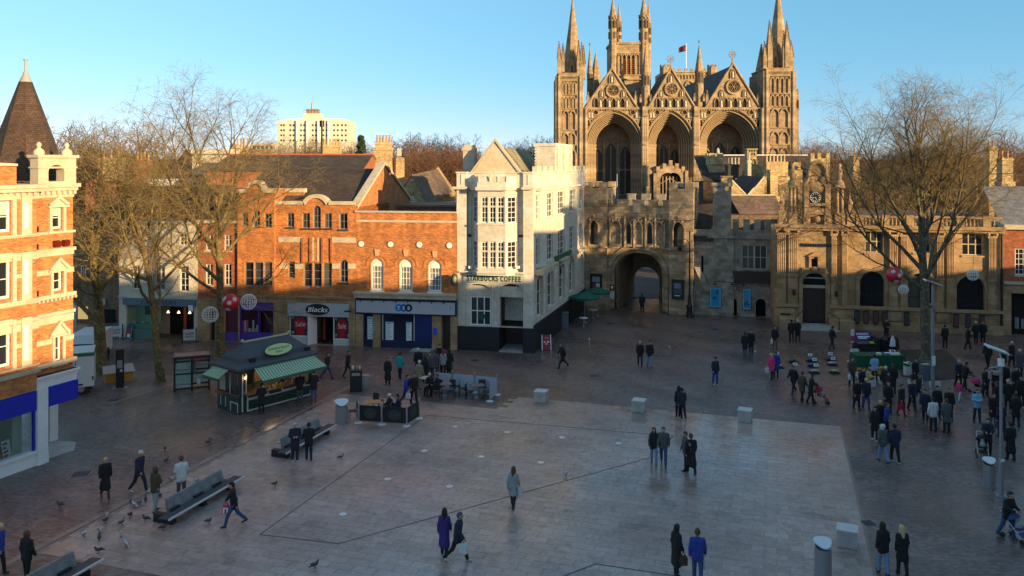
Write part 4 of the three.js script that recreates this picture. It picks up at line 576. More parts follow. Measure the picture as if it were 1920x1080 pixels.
const po=printed(1.1,1.7,(c,W,H)=>{c.fillStyle='#14161a';c.fillRect(0,0,W,H);c.fillStyle='#8a90a0';c.fillRect(W*.1,H*.08,W*.8,H*.35);c.fillStyle='#c9ccd2';c.fillRect(W*.5,H*.5,W*.4,H*.3);c.fillStyle='#6a3350';c.fillRect(W*.1,H*.5,W*.35,H*.3);c.fillStyle='#b0b4bb';c.fillRect(W*.15,H*.88,W*.7,H*.03);},128),p2=printed(1.1,1.8,(c,W,H)=>{c.fillStyle='#20242c';c.fillRect(0,0,W,H);c.fillStyle='#6f7b8e';c.fillRect(W*.08,H*.12,W*.7,H*.3);c.fillStyle='#434b5a';c.fillRect(W*.08,H*.45,W*.84,H*.3);c.fillStyle='#dfe3e6';c.fillRect(W*.15,H*.84,W*.55,H*.05);},128);
for(const[q,m]of[[R(1107,513,1129,548,tz),po],[R(1260,524,1283,561,tz),p2]]){const b=$();b.box(q[0],q[1],tz,q[2],q[3],tz+.14);const k=b.build('notice_board',M.black,g);flatSign(k,'poster',q[0]+.12,q[1]+.14,q[2]-.1,q[3]-.16,tz+.14,m,.012);}
const sq=R(1144.5,545,1153.5,559),ss=R(1145,533,1153,543);flatSign(g,'sign_board',sq[0],sq[1],sq[2],sq[3],.32,mat(.5,.52,.55,.5),.05);flatSign(g,'crest_sign',ss[0],ss[1],ss[2],ss[3],.32,printed(1,1.1,(c,W,H)=>{c.fillStyle='#5a1a1c';c.fillRect(0,0,W,H);c.fillStyle='#d9d5cf';c.beginPath();c.moveTo(W*.25,H*.2);c.lineTo(W*.75,H*.2);c.lineTo(W*.75,H*.55);c.lineTo(W*.5,H*.85);c.lineTo(W*.25,H*.55);c.fill();},64),.05);
const ex=$();ex.box(x(1272,tz),y(1278,455,tz),tz,x(1279,tz),y(1278,449,tz),tz+.3);ex.build('wall_lamp',M.black,g);
}
// the close beyond the gateway
tag($().slab([[-40,-88],[70,-84],[75,-150],[-40,-150]],-.04,.006).build('shade_toned_paving',new THREE.MeshStandardMaterial({color:C(.5,.5,.55),map:settTone,roughness:.9}),scene),null,null,null,'structure');  // setts darkened in colour to stand for the shade of the precinct
// dark house beside the gateway with two blue banners
{
const f=new Front('shaded_house','shaded grey stone house with a tall tapering chimney and two blue banners by its doors','building',ground(1301.5,590),ground(1451,596)),g=f.g,L=f.len,R=(...q)=>f.r(...q),x=(p,z=0)=>f.x(p,z),y=(p,q,z=0)=>f.y(p,q,z);
const top=y(1410,432),xs=x(1337),bw=R(1391,460,1438,505);
const w=$(),d1=R(1363,557,1382,592),d2=R(1417,558,1436,592);w.ext(rectPoly(0,0,L,top),-.4,0,[archPoly(d1[0],d1[2],.01,1.25,.45,'round',6),archPoly(d2[0],d2[2],.01,1.25,.45,'round',6),rectPoly(...bw),R(1315,480,1319,514)].map((q)=>(q.length===4&&typeof q[0]==='number'?rectPoly(...q):q)));w.box(0,0,-6,L,top-.4,-1.2);w.build('wall',M.darkStone,g);
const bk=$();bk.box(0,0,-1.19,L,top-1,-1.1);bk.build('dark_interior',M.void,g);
for(let i=0;i<2;i++){const h=(bw[2]-bw[0])/2;win(g,bw[0]+i*h,bw[1],bw[0]+(i+1)*h,bw[3],{z:-.1,cols:2,rows:2,fw:.07,bar:.06,frame:M.trim});}
const m=$();m.box(xs,y(1410,448),0,L,y(1410,444),.15);m.box(bw[0]-.15,bw[1]-.1,0,bw[2]+.15,bw[1],.12);buildEach(m,'moulding',M.darkStone,g);
const cb=R(1373,509,1448,529),co=$();co.ext([[cb[0],cb[3]],[cb[0]+.2,cb[1]],[cb[2]-.2,cb[1]],[cb[2],cb[3]]],0,.45);co.build('jetty',M.darkWood,g);
const bt=$();for(let i=0;i<4;i++)bt.box(x(1374+i*20),top,-.4,x(1386+i*20),top+1.0,0);buildEach(bt,'battlement',M.darkStone,g);
const c0=x(1337,.1),c1=x(1371,.1),cf=x(1325),ct=y(1354,349),cm=y(1354,425),cl=y(1354,446),ch=$();ch.ext([[cf,cl],[x(1378),cl],[c1,cm],[c1,ct],[c0,ct],[c0,cm]],-1.2,.25,[],true);ch.box(c0-.12,ct,-1.3,c1+.12,ct+.3,.35);ch.box(cf,0,0,x(1376),cl,.12);ch.build('chimney',M.darkStone,g);
const cb2=$();cb2.box(x(1352,-.4),ct+.3,-1.1,c1+.1,y(1361,331),.1);cb2.box(x(1351,-.4),y(1361,333),-1.2,c1+.2,y(1361,330),.2);cb2.build('chimney_head',M.brickBuff,g);
const rf=$();rf.quad([0,y(1318,440),-.3],[xs+.5,y(1318,440),-.3],[xs+.5,y(1318,380,-5),-5],[0,y(1318,385,-5),-5]);rf.build('roof',M.slate,g);
const lt=$();lt.box(0,y(1318,452),0,xs,y(1318,442),.2);lt.build('gutter',M.lead,g);const sb=R(1301,500,1330,545),br=$();br.ext([[0,sb[3]],[.5,sb[3]],[1.6,sb[1]],[1.0,sb[1]]],0,.4);br.build('stone_brace',M.darkStone,g);
const ban=(q,i)=>{const pm=printed(1,1.8,(c,W,H)=>{c.fillStyle='#2089b4';c.fillRect(0,0,W,H);c.fillStyle='#11587e';for(let k=0;k<9;k++){c.beginPath();c.arc(W*hash2(k,i,7),H*hash2(k,i,8),W*.13,0,7);c.fill();}c.strokeStyle='#7cc4dc';c.lineWidth=W*.06;c.strokeRect(W*.07,H*.04,W*.86,H*.92);if(i){c.fillStyle='#c05a90';c.fillRect(W*.3,H*.45,W*.35,H*.1);}},64);const b=panel('banner',q[2]-q[0],q[3]-q[1],pm,g,(q[0]+q[2])/2,(q[1]+q[3])/2,.3,i?-.12:.1,0,.04);return b;};ban(R(1331,539,1351.5,575),0);ban(R(1393,541,1407,579),1);
const rl=$();rl.tube([x(1340),y(1365,527),.35],[x(1394),y(1365,529),.35],.025,.025,5);for(const p of[1340,1372,1394]){rl.tube([x(p),y(1365,528),0],[x(p),y(1365,528),.4],.02,.02,4);rl.lathe([[.05,.14],[.12,0],[.02,.02]],x(p),y(1365,533),.4,8);}rl.build('sign_lamp',M.iron,g);
const tq=R(1353,534,1386,545);panel('shop_lettering',tq[2]-tq[0],tq[3]-tq[1],printed(tq[2]-tq[0],tq[3]-tq[1],(c,W,H)=>{c.fillStyle='#6a5d4b';c.fillRect(0,0,W,H);c.fillStyle='#b9b2a4';c.font=`italic ${H * .95}px serif`;c.textAlign='center';c.textBaseline='middle';c.fillText('Rita',W/2,H*.5);},128),g,(tq[0]+tq[2])/2,(tq[1]+tq[3])/2,.02,0,0,.03);
const dp=$();dp.tube([L-.15,0,.1],[L-.15,top,.1],.07,.07,6);dp.build('downpipe',M.iron,g);
}
// roofs, gables and chimneys between the gateway and the great church
{
const D=(name,label,cat,px,py,d)=>thing(name,label,cat,(px-CX)*d/F,0,-d),U=(d)=>d/F,Yd=(py,d)=>EYE-(py-HY)*d/F;
{const d=84,o=D('tiled_house','low house with a brown tiled roof and two pale brick gables meeting in a valley','building',1412,0,d),u=U(d),X=(p)=>(p-1412)*u;const r=$();r.quad([X(1372),Yd(402,d-3),3],[X(1453),Yd(402,d-3),3],[X(1453),Yd(366,d),0],[X(1366),Yd(366,d),0]);r.box(X(1330),0,0.2,X(1453),Yd(403,d-3),2.8);r.build('roof',M.oldTile,o);const g=$();g.ext([[X(1372),Yd(366,d)],[X(1397),Yd(366,d)],[X(1372),Yd(338,d)]],-.5,-.1);g.ext([[X(1408),Yd(366,d)],[X(1434),Yd(366,d)],[X(1434),Yd(332,d)]],-.5,-.1);g.build('gable',M.brickBuff,o);const c=$();c.quad([X(1372),Yd(335,d),-.05],[X(1372),Yd(339,d),-.05],[X(1399),Yd(367,d),-.05],[X(1399),Yd(363,d),-.05]);c.quad([X(1434),Yd(333,d),-.05],[X(1434),Yd(329,d),-.05],[X(1406),Yd(363,d),-.05],[X(1406),Yd(367,d),-.05]);c.box(X(1366),Yd(366.5,d),0,X(1453),Yd(364.5,d),.12);buildEach(c,'gable_coping',M.trim,o);const b=$();b.quad([X(1372),Yd(338,d),-.6],[X(1404),Yd(366,d),-.6],[X(1404),Yd(366,d),-9],[X(1372),Yd(338,d),-9]);b.quad([X(1404),Yd(366,d),-.6],[X(1434),Yd(331,d),-.6],[X(1434),Yd(331,d),-9],[X(1404),Yd(366,d),-9]);b.build('valley_roof',M.slate,o);}
const stack=(label,px0,px1,yT,yB,d,m,pots,potM,dep=1.2)=>{const o=D('chimney_stack',label,'chimney',(px0+px1)/2,0,d),w=(px1-px0)*U(d);const k=chimney(o,0,Yd(yB,d),0,w,Yd(yT,d)-Yd(yB,d),dep,m,pots,potM,'stack');const b=$();b.box(-w/2-.3,0,-1.5,w/2+.3,Yd(yB,d),.4);b.build('base_wall',m,o);return o;};
stack('slim buff brick chimney beside the two pale gables',1441,1455,318,367,86,M.brickBuff,0,null);
stack('broad brick chimney with a row of pale pots before the church tower',1434,1474,303,330,102,M.brickBuff,6,mat(.55,.40,.22,.85),1.4);
stack('square chimney with dark cowls in front of the church arch',1362,1388,308,332,100,M.lead,4,mat(.42,.36,.27,.8),1.5);
stack('slender cream column chimney rising by the slotted lantern',1401,1407.5,300,336,98,M.trim,1,M.trim,.5);
stack('short stone stack on the ridge close to the clock gable',1486,1498,304,318,104,M.rubble,0,null);
{const d=108,o=D('stone_turret','low square stone turret with battlements in front of the church arch','tower',1342,0,d),u=U(d),X=(p)=>(p-1342)*u,t=$();t.box(X(1330),0,-2,X(1355),Yd(293,d),0);t.box(X(1329),Yd(309,d),-2.05,X(1356),Yd(307,d),.1);t.build('wall',M.rubble,o);const b=$();for(const[p,q]of[[1329.5,1339],[1346,1355.5]])for(const z of[0,-1.6])b.box(X(p),Yd(293,d),z-.4,X(q),Yd(287,d),z);buildEach(b,'battlement',M.rubble,o);const s=$();s.ball(X(1347),Yd(284,d),-.3,.22,.5,.2,7,5);s.build('finial',M.trim,o);}
{const d=104,o=D('slotted_lantern','square buff lantern with dark slots on a stone wall','lantern',1410,0,d),u=U(d),X=(p)=>(p-1410)*u,t=$();t.box(X(1401),0,-1.3,X(1420),Yd(301,d),0);t.box(X(1401.5),Yd(301,d),-1.2,X(1419),Yd(281,d),-.1);t.box(X(1400),Yd(281,d),-1.4,X(1421),Yd(278.5,d),.1);t.build('wall',M.rubble,o);const s=$();for(let i=0;i<3;i++)for(let k=0;k<2;k++)s.box(X(1405+i*4.6),Yd(291-k*6.5,d),-.1,X(1407+i*4.6),Yd(286.5-k*6.5,d),-.06);s.build('slot',M.void,o);const w=$();w.box(X(1420),0,-1,X(1436),Yd(310,d),-.2);w.build('side_wall',M.rubble,o);}
{const d=112,o=D('long_roof','long dark slate roof with a white ridge below the church arches','building',1400,0,d),u=U(d),X=(p)=>(p-1400)*u,r=$();r.quad([X(1300),Yd(340,d-6),6],[X(1530),Yd(340,d-6),6],[X(1530),Yd(291,d),0],[X(1300),Yd(291,d),0]);r.box(X(1300),0,.1,X(1530),Yd(341,d-6),5.8);r.build('roof',M.slate,o);const k=$();k.box(X(1356),Yd(291.5,d),-.1,X(1530),Yd(290,d),.15);k.build('ridge',M.white,o);}
{const d=106,o=D('battlement_wall','length of pale battlemented wall behind the clock gable','wall',1532,0,d),u=U(d),X=(p)=>(p-1532)*u,r=$();r.box(X(1520),0,-1,X(1556),Yd(297,d),0);for(const p of[1520,1533,1549])r.box(X(p),Yd(297,d),-1,X(p+7),Yd(287,d),0);r.build('wall',M.rubble,o);}
}
// the stone bank with the clock gable
{
const f=new Front('clock_bank','ornate golden stone bank with arched windows and a curved gable holding a clock','building',ground(1452,611),ground(1880,628)),g=f.g,L=f.len,R=(...q)=>f.r(...q),x=(p,z=0)=>f.x(p,z),y=(p,q,z=0)=>f.y(p,q,z);
const top=y(1530,423),aw=[[1612,508.6,1658,578.6],[1702,512,1748,583],[1793,517,1846,588]].map((q)=>R(...q)),uw=[[1622,432,1656,474],[1713,435,1746,474],[1804,438,1844,479]].map((q)=>R(...q)),dr=R(1505,511,1549,612),nb=R(1521,485,1533,500),AR=(q)=>archPoly(q[0],q[2],Math.max(q[1],.01),q[3]-(q[2]-q[0])/2,(q[2]-q[0])/2,'round',9);
const w=$();w.ext(rectPoly(0,0,L,top),-.6,0,[...aw,dr].map(AR).concat(uw.map((q)=>rectPoly(...q)),[rectPoly(...nb)]));w.box(0,0,-9,L,top-.5,-1.0);w.build('wall',M.bankStone,g);
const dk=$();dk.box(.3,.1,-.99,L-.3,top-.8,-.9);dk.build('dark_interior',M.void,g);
for(const q of aw)win(g,...q,{z:-.3,cols:2,rows:2,fw:.1,bar:.05,frame:M.black,arch:'round',rise:(q[2]-q[0])/2,sill:.3,sillM:M.bankStone});for(const q of uw)win(g,...q,{z:-.22,cols:3,rows:2,fw:.08,bar:.08,frame:M.trim,sill:.15,sillM:M.bankStone});
const ri=$();for(const q of[...aw,dr])archRing(ri,q[0],q[2],Math.max(q[1],.3),q[3]-(q[2]-q[0])/2,(q[2]-q[0])/2,.32,0,.12,'round',9);buildEach(ri,'arch_moulding',M.bankStone,g);
// door, fanlight, lanterns, steps and curved side walls
const dd=$(),dh=y(1527,541),dc=(dr[0]+dr[2])/2,dw=(dr[2]-dr[0])/2;dd.box(dr[0],.1,-.5,dc-.01,dh,-.42);dd.box(dc+.01,.1,-.5,dr[2],dh,-.42);for(const s of[-1,1])for(let k=0;k<3;k++)dd.box(dc+s*dw*.5-.32,.35+k*.95,-.42,dc+s*dw*.5+.32,1.1+k*.95,-.38);dd.build('door',M.darkWood,g);const fl=$();fl.ext(archPoly(dr[0],dr[2],dh+.25,dr[3]-dw,dw,'round',8),-.5,-.42);fl.build('fanlight',M.glass,g);const tb=$();tb.box(dr[0],dh,-.5,dr[2],dh+.25,-.3);tb.box(dr[0]+.15,dh+.8,-.42,dr[2]-.15,dh+.92,-.36);tb.box(dr[0]+.3,dh+1.25,-.42,dr[2]-.3,dh+1.34,-.36);tb.build('transom',M.trim,g);
for(const s of[-1,1]){const l=$(),lx=dc+s*(dw+.75),ly=y(1527,553);l.tube([lx,ly+.3,.05],[lx,ly+.5,.35],.03,.03,5);l.lathe([[.02,.5],[.16,.36],[.11,0],[.02,-.06]],lx,ly,.4,6);l.build('wall_lantern',M.black,g);const cw=$();cw.slab([[dc+s*(dw+.1),0],[dc+s*(dw+.1),.6],[dc+s*(dw+.9),1.6],[dc+s*(dw+2),1.75],[dc+s*(dw+2),0]],0,.9);cw.build('side_wall',M.bankStone,g);const rl=$();rl.tube([dc+s*(dw+.05),1.5,.6],[dc+s*(dw+.8),1.1,1.55],.03,.03,5);rl.tube([dc+s*(dw+.8),1.1,1.55],[dc+s*(dw+.8),0,1.55],.03,.03,5);rl.tube([dc+s*(dw+.05),1.5,.6],[dc+s*(dw+.05),.3,.6],.03,.03,5);rl.build('handrail',M.black,g);}
for(let k=0;k<3;k++){const s=$();s.box(dc-dw-.9-k*.3,0,0,dc+dw+.9+k*.3,.36-k*.12,.9+k*.35);buildEach(s,'step',M.granite,g);}
const nd=$(),n0=nb;nd.box(n0[0]-.2,n0[1]-.1,0,n0[0],n0[3]+.2,.18);nd.box(n0[2],n0[1]-.1,0,n0[2]+.2,n0[3]+.2,.18);nd.ext([[n0[0]-.35,n0[3]+.2],[n0[2]+.35,n0[3]+.2],[(n0[0]+n0[2])/2,n0[3]+.55]],0,.22);for(const s of[-1,1])nd.ext([[dc+s*.4,n0[1]-.1],[dc+s*.95,n0[1]-.1],[dc+s*1.15,n0[1]-.6],[dc+s*.4,n0[1]-.45]],0,.16);nd.ball(dc,n0[1]-.25,.15,.3,.28,.16,8,6);nd.build('door_cartouche',M.bankStone,g);const np=$();np.box(n0[0],n0[1],-.3,n0[2],n0[3],-.25);np.build('pane',M.glass,g);
const let_=R(1500,458,1556,463),lt=$();for(let i=0;i<13;i++)lt.box(let_[0]+i*.2,let_[1],0,let_[0]+i*.2+.13,let_[3]+.06,.05);buildEach(lt,'carved_lettering',M.iron,g);
// pilasters, fluted, with capitals and bases
const pil=(p0,p1,z=.22)=>{const a=x(p0),b=x(p1),lo=2.05,hi=top-.75,m=$();m.box(a,lo,0,b,hi,z);for(let i=0;i<5;i++){const s=a+(b-a)*(i+.5)/5.0;m.tube([s,lo+2.6,z],[s,hi-.1,z],.045,.045,5,false);}m.box(a-.08,hi-.05,0,b+.08,hi+.12,z+.1);for(const s of[a-.02,b+.02])m.ball(s,hi+.22,z,.16,.16,.14,8,6);m.box(a-.1,hi+.32,0,b+.1,hi+.45,z+.14);m.box(a-.1,lo-.3,0,b+.1,lo,z+.12);m.box(a-.06,lo+2.3,0,b+.06,lo+2.5,z+.08);m.build('pilaster',M.bankStone,g);};
for(const[p,q]of[[1456,1473],[1477,1495],[1558,1568],[1578,1588],[1666,1682],[1688,1700],[1755,1768],[1774,1788],[1852,1866]])pil(p,q);
const ms=$(),seg=(yy,h,o)=>{ms.box(-.05,yy-h,0,L+.05,yy,o);};seg(top+.12,.3,.55);seg(top-.2,.2,.34);ms.box(0,1.75,0,dc-dw-.4,2.0,.3);ms.box(dc+dw+.4,1.75,0,L,2.0,.3);ms.box(0,0,0,dc-dw-1,.75,.35);ms.box(dc+dw+1,0,0,L,.75,.35);buildEach(ms,'moulding',M.bankStone,g);
const pn=$();for(const p of[[1460,1490],[1562,1602],[1664,1690],[1755,1780]])pn.box(x(p[0]),.85,0,x(p[1]),1.65,.16);buildEach(pn,'plinth_panel',M.bankStone,g);for(const p of[1605,1622,1640,1657,1698,1790,1812,1838]){const b=$();b.box(x(p-5),.55,.36,x(p+5),1.65,.46);const k=b.build('menu_board',M.black,g);const q=$();q.box(x(p-4),.65,.46,x(p+4),1.55,.475);q.build('poster',mat(.05+.04*(p%3),.055,.06,.4),k);}
const slit=R(1463,587,1482,590),sl=$();sl.box(slit[0],slit[1],.16,slit[2],slit[3],.18);sl.build('letter_slot',M.void,g);
// clock gable: curved outline, clock between pilasters, tall side columns with statues
const T=top+.12,gy=(py)=>y(1530,py),gx=(p)=>x(p),out=[[gx(1508),T],[gx(1557),T],[gx(1557),gy(346)]];
for(let i=0;i<=6;i++){const t=i/6;out.push([gx(1557-9*t-1*Math.sin(t*3.14)),gy(346-16*t*t-6*t)]);}const ga=archTop(gx(1516),gx(1549),gy(324),gy(304)-gy(324),'round',6);out.push(...ga);for(let i=6;i>=0;i--){const t=i/6;out.push([gx(1508+9*t+Math.sin(t*3.14)),gy(346-16*t*t-6*t)]);}
const cg=$();cg.ext(out,-.7,-.1,[],true);cg.build('clock_gable',M.bankStone,g);
const ct=$();for(let i=2;i<out.length-1;i++){const p=out[i],q=out[i+1];ct.tube([p[0],p[1],-.05],[q[0],q[1],-.05],.2,.2,6,false);}for(const[p,q]of[[1508,1517],[1547,1557]]){ct.box(gx(p),T,-.1,gx(q),gy(347),.15);ct.box(gx(p)-.08,gy(349),-.1,gx(q)+.08,gy(345),.24);ct.box(gx(p)-.08,T,-.1,gx(q)+.08,gy(402),.26);}ct.box(gx(1518),gy(386),-.1,gx(1546),gy(381),.16);ct.box(gx(1517),gy(402),-.1,gx(1547),gy(391),.1);ct.ball(gx(1532),gy(352),-.05,.7,.55,.2,8,6);for(const s of[1521,1543])ct.ball(gx(s),gy(340),-.05,.3,.45,.18,7,5);for(const s of[1513,1532,1552])ct.ball(gx(s),gy(411),.15,.28,.3,.2,7,5);ct.build('gable_carving',M.bankStone,g);
const fb=$();fb.box(gx(1518),gy(381),-.1,gx(1542),gy(360),.04);fb.build('clock_frame',M.iron,g);const[kx,ky]=[gx(1529),gy(370)],cf=$();cf.tube([kx,ky,.04],[kx,ky,.1],.42,.42,24);const ck=cf.build('clock',M.black,g);const ci=$();for(let i=0;i<12;i++){const a=i*Math.PI/6;ci.bar(kx+.33*Math.sin(a),ky+.33*Math.cos(a),.11,.045,.13,.02,0,0,-a);}for(let i=0;i<24;i++){const a=i*Math.PI/12;ci.bar(kx+.42*Math.sin(a),ky+.42*Math.cos(a),.1,.115,.035,.03,0,0,-a);}ci.bar(kx+.03,ky-.1,.13,.05,.3,.02,0,0,.3);ci.bar(kx-.12,ky-.02,.135,.28,.045,.02,0,0,.15);buildEach(ci,'clock_hand',M.white,ck);
const col=(p,q)=>{const a=gx(p),b=gx(q),c=(a+b)/2,m=$();m.box(a-.08,T,-.55,b+.08,gy(398),.2);for(const s of[a+.14,b-.14])m.tube([s,gy(398),0],[s,gy(352),0],.14,.12,8);m.box(a,gy(398),-.5,b,gy(352),-.16);m.box(a-.1,gy(352),-.6,b+.1,gy(347),.2);m.lathe([[.42,0],[.38,.3],[.2,.45]],c,gy(347),-.2,10);m.lathe([[.22,.4],[.16,.6],[.24,.9],[.26,1.25],[.16,1.4],[.13,1.5],[.17,1.65],[.13,1.8],[.001,1.85]],c,gy(347),-.2,10);m.build('gable_column',M.bankStone,g);};col(1480,1493);col(1567,1582);
for(const[p,q]of[[1461,1472],[1590,1600]]){const c=(gx(p)+gx(q))/2,m=$();m.box(c-.3,T,-.45,c+.3,gy(399),.12);m.box(c-.36,gy(399),-.5,c+.36,gy(396),.18);m.cone(c,gy(396),-.16,.3,gy(382),4,.785,.2);m.ball(c,gy(380),-.16,.24,.2,.24,8,5);m.cone(c,gy(378),-.16,.18,gy(357),4,.785,.03);m.build('obelisk',M.bankStone,g);}
const bl=$();for(let s=gx(1602);s<L-.4;s+=.3)bl.lathe([[.07,0],[.1,.15],[.05,.5],[.08,.62]],s,T,-.1,5);bl.box(gx(1600),T+.62,-.25,L,T+.8,.1);for(const p of[1612,1660,1706,1752,1800,1850])bl.box(gx(p)-.3,T,-.3,gx(p)+.3,T+.85,.16);for(const p of[1464,1484])bl.box(gx(p)-.25,T,-.4,gx(p)+.3,T+.3,.1);buildEach(bl,'balustrade',M.bankStone,g);
const rf=$();rf.quad([gx(1600),T,-1.2],[L,T,-1.2],[L,T+1.0,-6],[gx(1600),T+1.0,-6]);rf.quad([L,T,-10],[gx(1600),T,-10],[gx(1600),T+1.0,-6],[L,T+1.0,-6]);rf.tri([gx(1600),T,-10],[gx(1600),T,-1.2],[gx(1600),T+1.0,-6]);rf.tri([L,T,-1.2],[L,T,-10],[L,T+1.0,-6]);rf.build('roof',M.tile,g);
const dp=$();dp.tube([L-.12,.2,.15],[L-.12,top-.2,.15],.1,.1,7);dp.build('downpipe',M.iron,g);
}
// brick building at the far right edge
{
const f=new Front('red_brick_shop','red brick building with a white paned window and a dark shopfront beyond the bank','building',ground(1880.5,628),ground(2010,634)),g=f.g,L=f.len,R=(...q)=>f.r(...q),top=f.y(1900,430),wi=[R(1903,466,1936,516),R(1960,466,1993,516)],fs=f.y(1900,528);
const w=$();w.ext(rectPoly(0,fs,L,top),-.3,0,wi.map((q)=>rectPoly(...q)));w.box(0,fs,-8,L,top,-.3);w.build('wall',M.brickRed,g);for(const q of wi)win(g,...q,{cols:4,rows:5,fw:.09,bar:.035,sill:.12});const c=$();c.box(0,top,-8,L,top+.4,.35);c.box(0,fs-.2,-.2,L,fs,.25);c.build('cornice',M.trim,g);
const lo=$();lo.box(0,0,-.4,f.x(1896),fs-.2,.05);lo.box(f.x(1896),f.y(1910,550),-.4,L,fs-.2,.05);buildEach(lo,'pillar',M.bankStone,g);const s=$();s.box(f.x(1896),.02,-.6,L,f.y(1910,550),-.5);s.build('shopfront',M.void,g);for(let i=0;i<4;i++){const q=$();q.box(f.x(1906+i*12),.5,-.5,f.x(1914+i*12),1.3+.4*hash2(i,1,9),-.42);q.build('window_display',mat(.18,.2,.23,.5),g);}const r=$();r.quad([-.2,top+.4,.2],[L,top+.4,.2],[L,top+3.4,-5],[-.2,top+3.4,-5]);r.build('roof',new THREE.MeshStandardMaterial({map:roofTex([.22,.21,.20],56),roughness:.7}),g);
}
// the great church: west front, towers and spires
{
const d0=162,f=new Front('cathedral','golden stone cathedral west front with three giant pointed arches, gables and spires','cathedral',[(1043-CX)*d0/F,-d0],[(1497-CX)*d0/F,-d0]),g=f.g,S=M.cathStone;
const X=(p,z=0)=>f.x(p,z),Y=(q,z=0)=>EYE-(q-HY)*(d0-z)/F,u=d0/F;
const spr=Y(271),str=Y(203);
// screen wall with the three arches, each arch a set of stepped orders carried by shafts
const arches=[[1099,1203,1119,1189,208,227],[1213.5,1300,1234,1281,208,230],[1310,1424,1331,1404,205,226]];
const wall=$();wall.ext(rectPoly(X(1096),0,X(1430),str),-.9,0,arches.map(([a,b,,,t])=>archPoly(X(a),X(b),.01,spr,Y(t)-spr,'point',14)));wall.box(X(1096),str-.3,-7.5,X(1430),str,-.9);wall.build('screen_wall',S,g);
const N=6,DZ=.62;
for(const[a,b,c,e,t,t2]of arches){
for(let k=0;k<N;k++){const q=k/N,q2=(k+1)/N,x0=X(a)+(X(c)-X(a))*q2,x1=X(b)+(X(e)-X(b))*q2,w=(X(c)-X(a))/N,w2=(X(b)-X(e))/N,r=(Y(t)-spr)+(Y(t2)-Y(t))*q2,m=$(),z0=-.3-k*DZ;
const O=archPoly(x0-w,x1+w2,0,spr,(Y(t)-spr)+(Y(t2)-Y(t))*q,'point',14).slice(1),I=archPoly(x0,x1,0,spr,r,'point',14).slice(1);O.push([x0-w,0]);I.push([x0,0]);
for(let i=0;i+1<O.length;i++){m.quad([...I[i],z0],[...O[i],z0],[...O[i+1],z0],[...I[i+1],z0]);m.quad([...I[i],z0-DZ],[...I[i],z0],[...I[i+1],z0],[...I[i+1],z0-DZ]);if(i>0&&i<O.length-2)m.tube([I[i][0],I[i][1],z0+.04],[I[i+1][0],I[i+1][1],z0+.04],.17,.17,5,false);}
for(const s of[x0,x1]){m.cyl(s,0,z0+.02,.2,spr-.4,.2,7,false);m.cyl(s,spr-.5,z0+.02,.2,spr+.05,.34,7);m.cyl(s,spr*.55,z0+.02,.25,spr*.55+.25,.25,7);}
m.build('arch_order',S,g);}
const hm=$(),O=archTop(X(a)-.25,X(b)+.25,spr,Y(t)-spr+.35,'point',14);for(let i=0;i+1<O.length;i++)hm.tube([...O[i],.08],[...O[i+1],.08],.2,.2,5,false);for(const p of[a,b])hm.box(X(p)-.35,spr-.1,0,X(p)+.35,spr+.1,.3);hm.build('hood_moulding',S,g);
}
// piers between, and the deep porch behind
const inn=$(),bz=-7.2;inn.box(X(1096),0,bz-1,X(1430),str-.3,bz);inn.box(X(1094),0,bz,X(1098),str,-.9);inn.box(X(1425),0,bz,X(1431),str,-.9);inn.build('porch_wall',M.cathDark,g);
const vl=$();vl.box(X(1096),Y(213),bz,X(1430),str-.35,-4.2);vl.build('porch_vault',M.cathDark,g);
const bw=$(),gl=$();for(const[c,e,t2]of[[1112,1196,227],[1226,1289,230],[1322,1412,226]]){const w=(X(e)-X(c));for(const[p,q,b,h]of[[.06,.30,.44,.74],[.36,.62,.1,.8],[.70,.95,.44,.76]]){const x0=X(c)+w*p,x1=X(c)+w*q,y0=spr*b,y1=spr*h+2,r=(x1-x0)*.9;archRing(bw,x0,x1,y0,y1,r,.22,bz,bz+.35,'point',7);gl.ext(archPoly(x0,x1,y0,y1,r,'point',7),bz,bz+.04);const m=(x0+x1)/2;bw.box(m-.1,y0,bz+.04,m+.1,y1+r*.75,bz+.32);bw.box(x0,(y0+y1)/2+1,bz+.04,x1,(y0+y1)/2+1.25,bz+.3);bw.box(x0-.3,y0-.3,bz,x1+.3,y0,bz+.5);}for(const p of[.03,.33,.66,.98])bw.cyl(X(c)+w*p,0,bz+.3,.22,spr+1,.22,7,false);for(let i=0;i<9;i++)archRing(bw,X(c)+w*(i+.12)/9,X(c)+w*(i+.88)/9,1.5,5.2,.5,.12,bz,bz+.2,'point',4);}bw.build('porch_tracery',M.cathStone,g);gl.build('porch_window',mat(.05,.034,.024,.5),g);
const pr=$();for(const[p,q]of[[1203.5,1213.5],[1300,1310]]){pr.box(X(p),0,-4.2,X(q),str,.1);for(const s of[p+1.5,p+5,p+8.5])pr.cyl(X(s),0,.25,.42,str-1,.38,8);pr.box(X(p)+.1,spr-.2,0,X(q)-.1,spr+.2,.85);pr.box(X(p),str-1.6,0,X(q),str+.3,.95);}for(const p of[1097.5,1427]){pr.box(X(p)-.4,0,0,X(p)+.4,str,.7);pr.cyl(X(p),0,.7,.3,str,.3,8);}pr.build('pier',S,g);
const st=$();st.box(X(1043),str-.25,-.3,X(1490),str+.15,.42);for(let s=X(1098);s<X(1428);s+=.5)st.box(s,str-.45,0,s+.24,str-.25,.36);st.build('string_course',S,g);
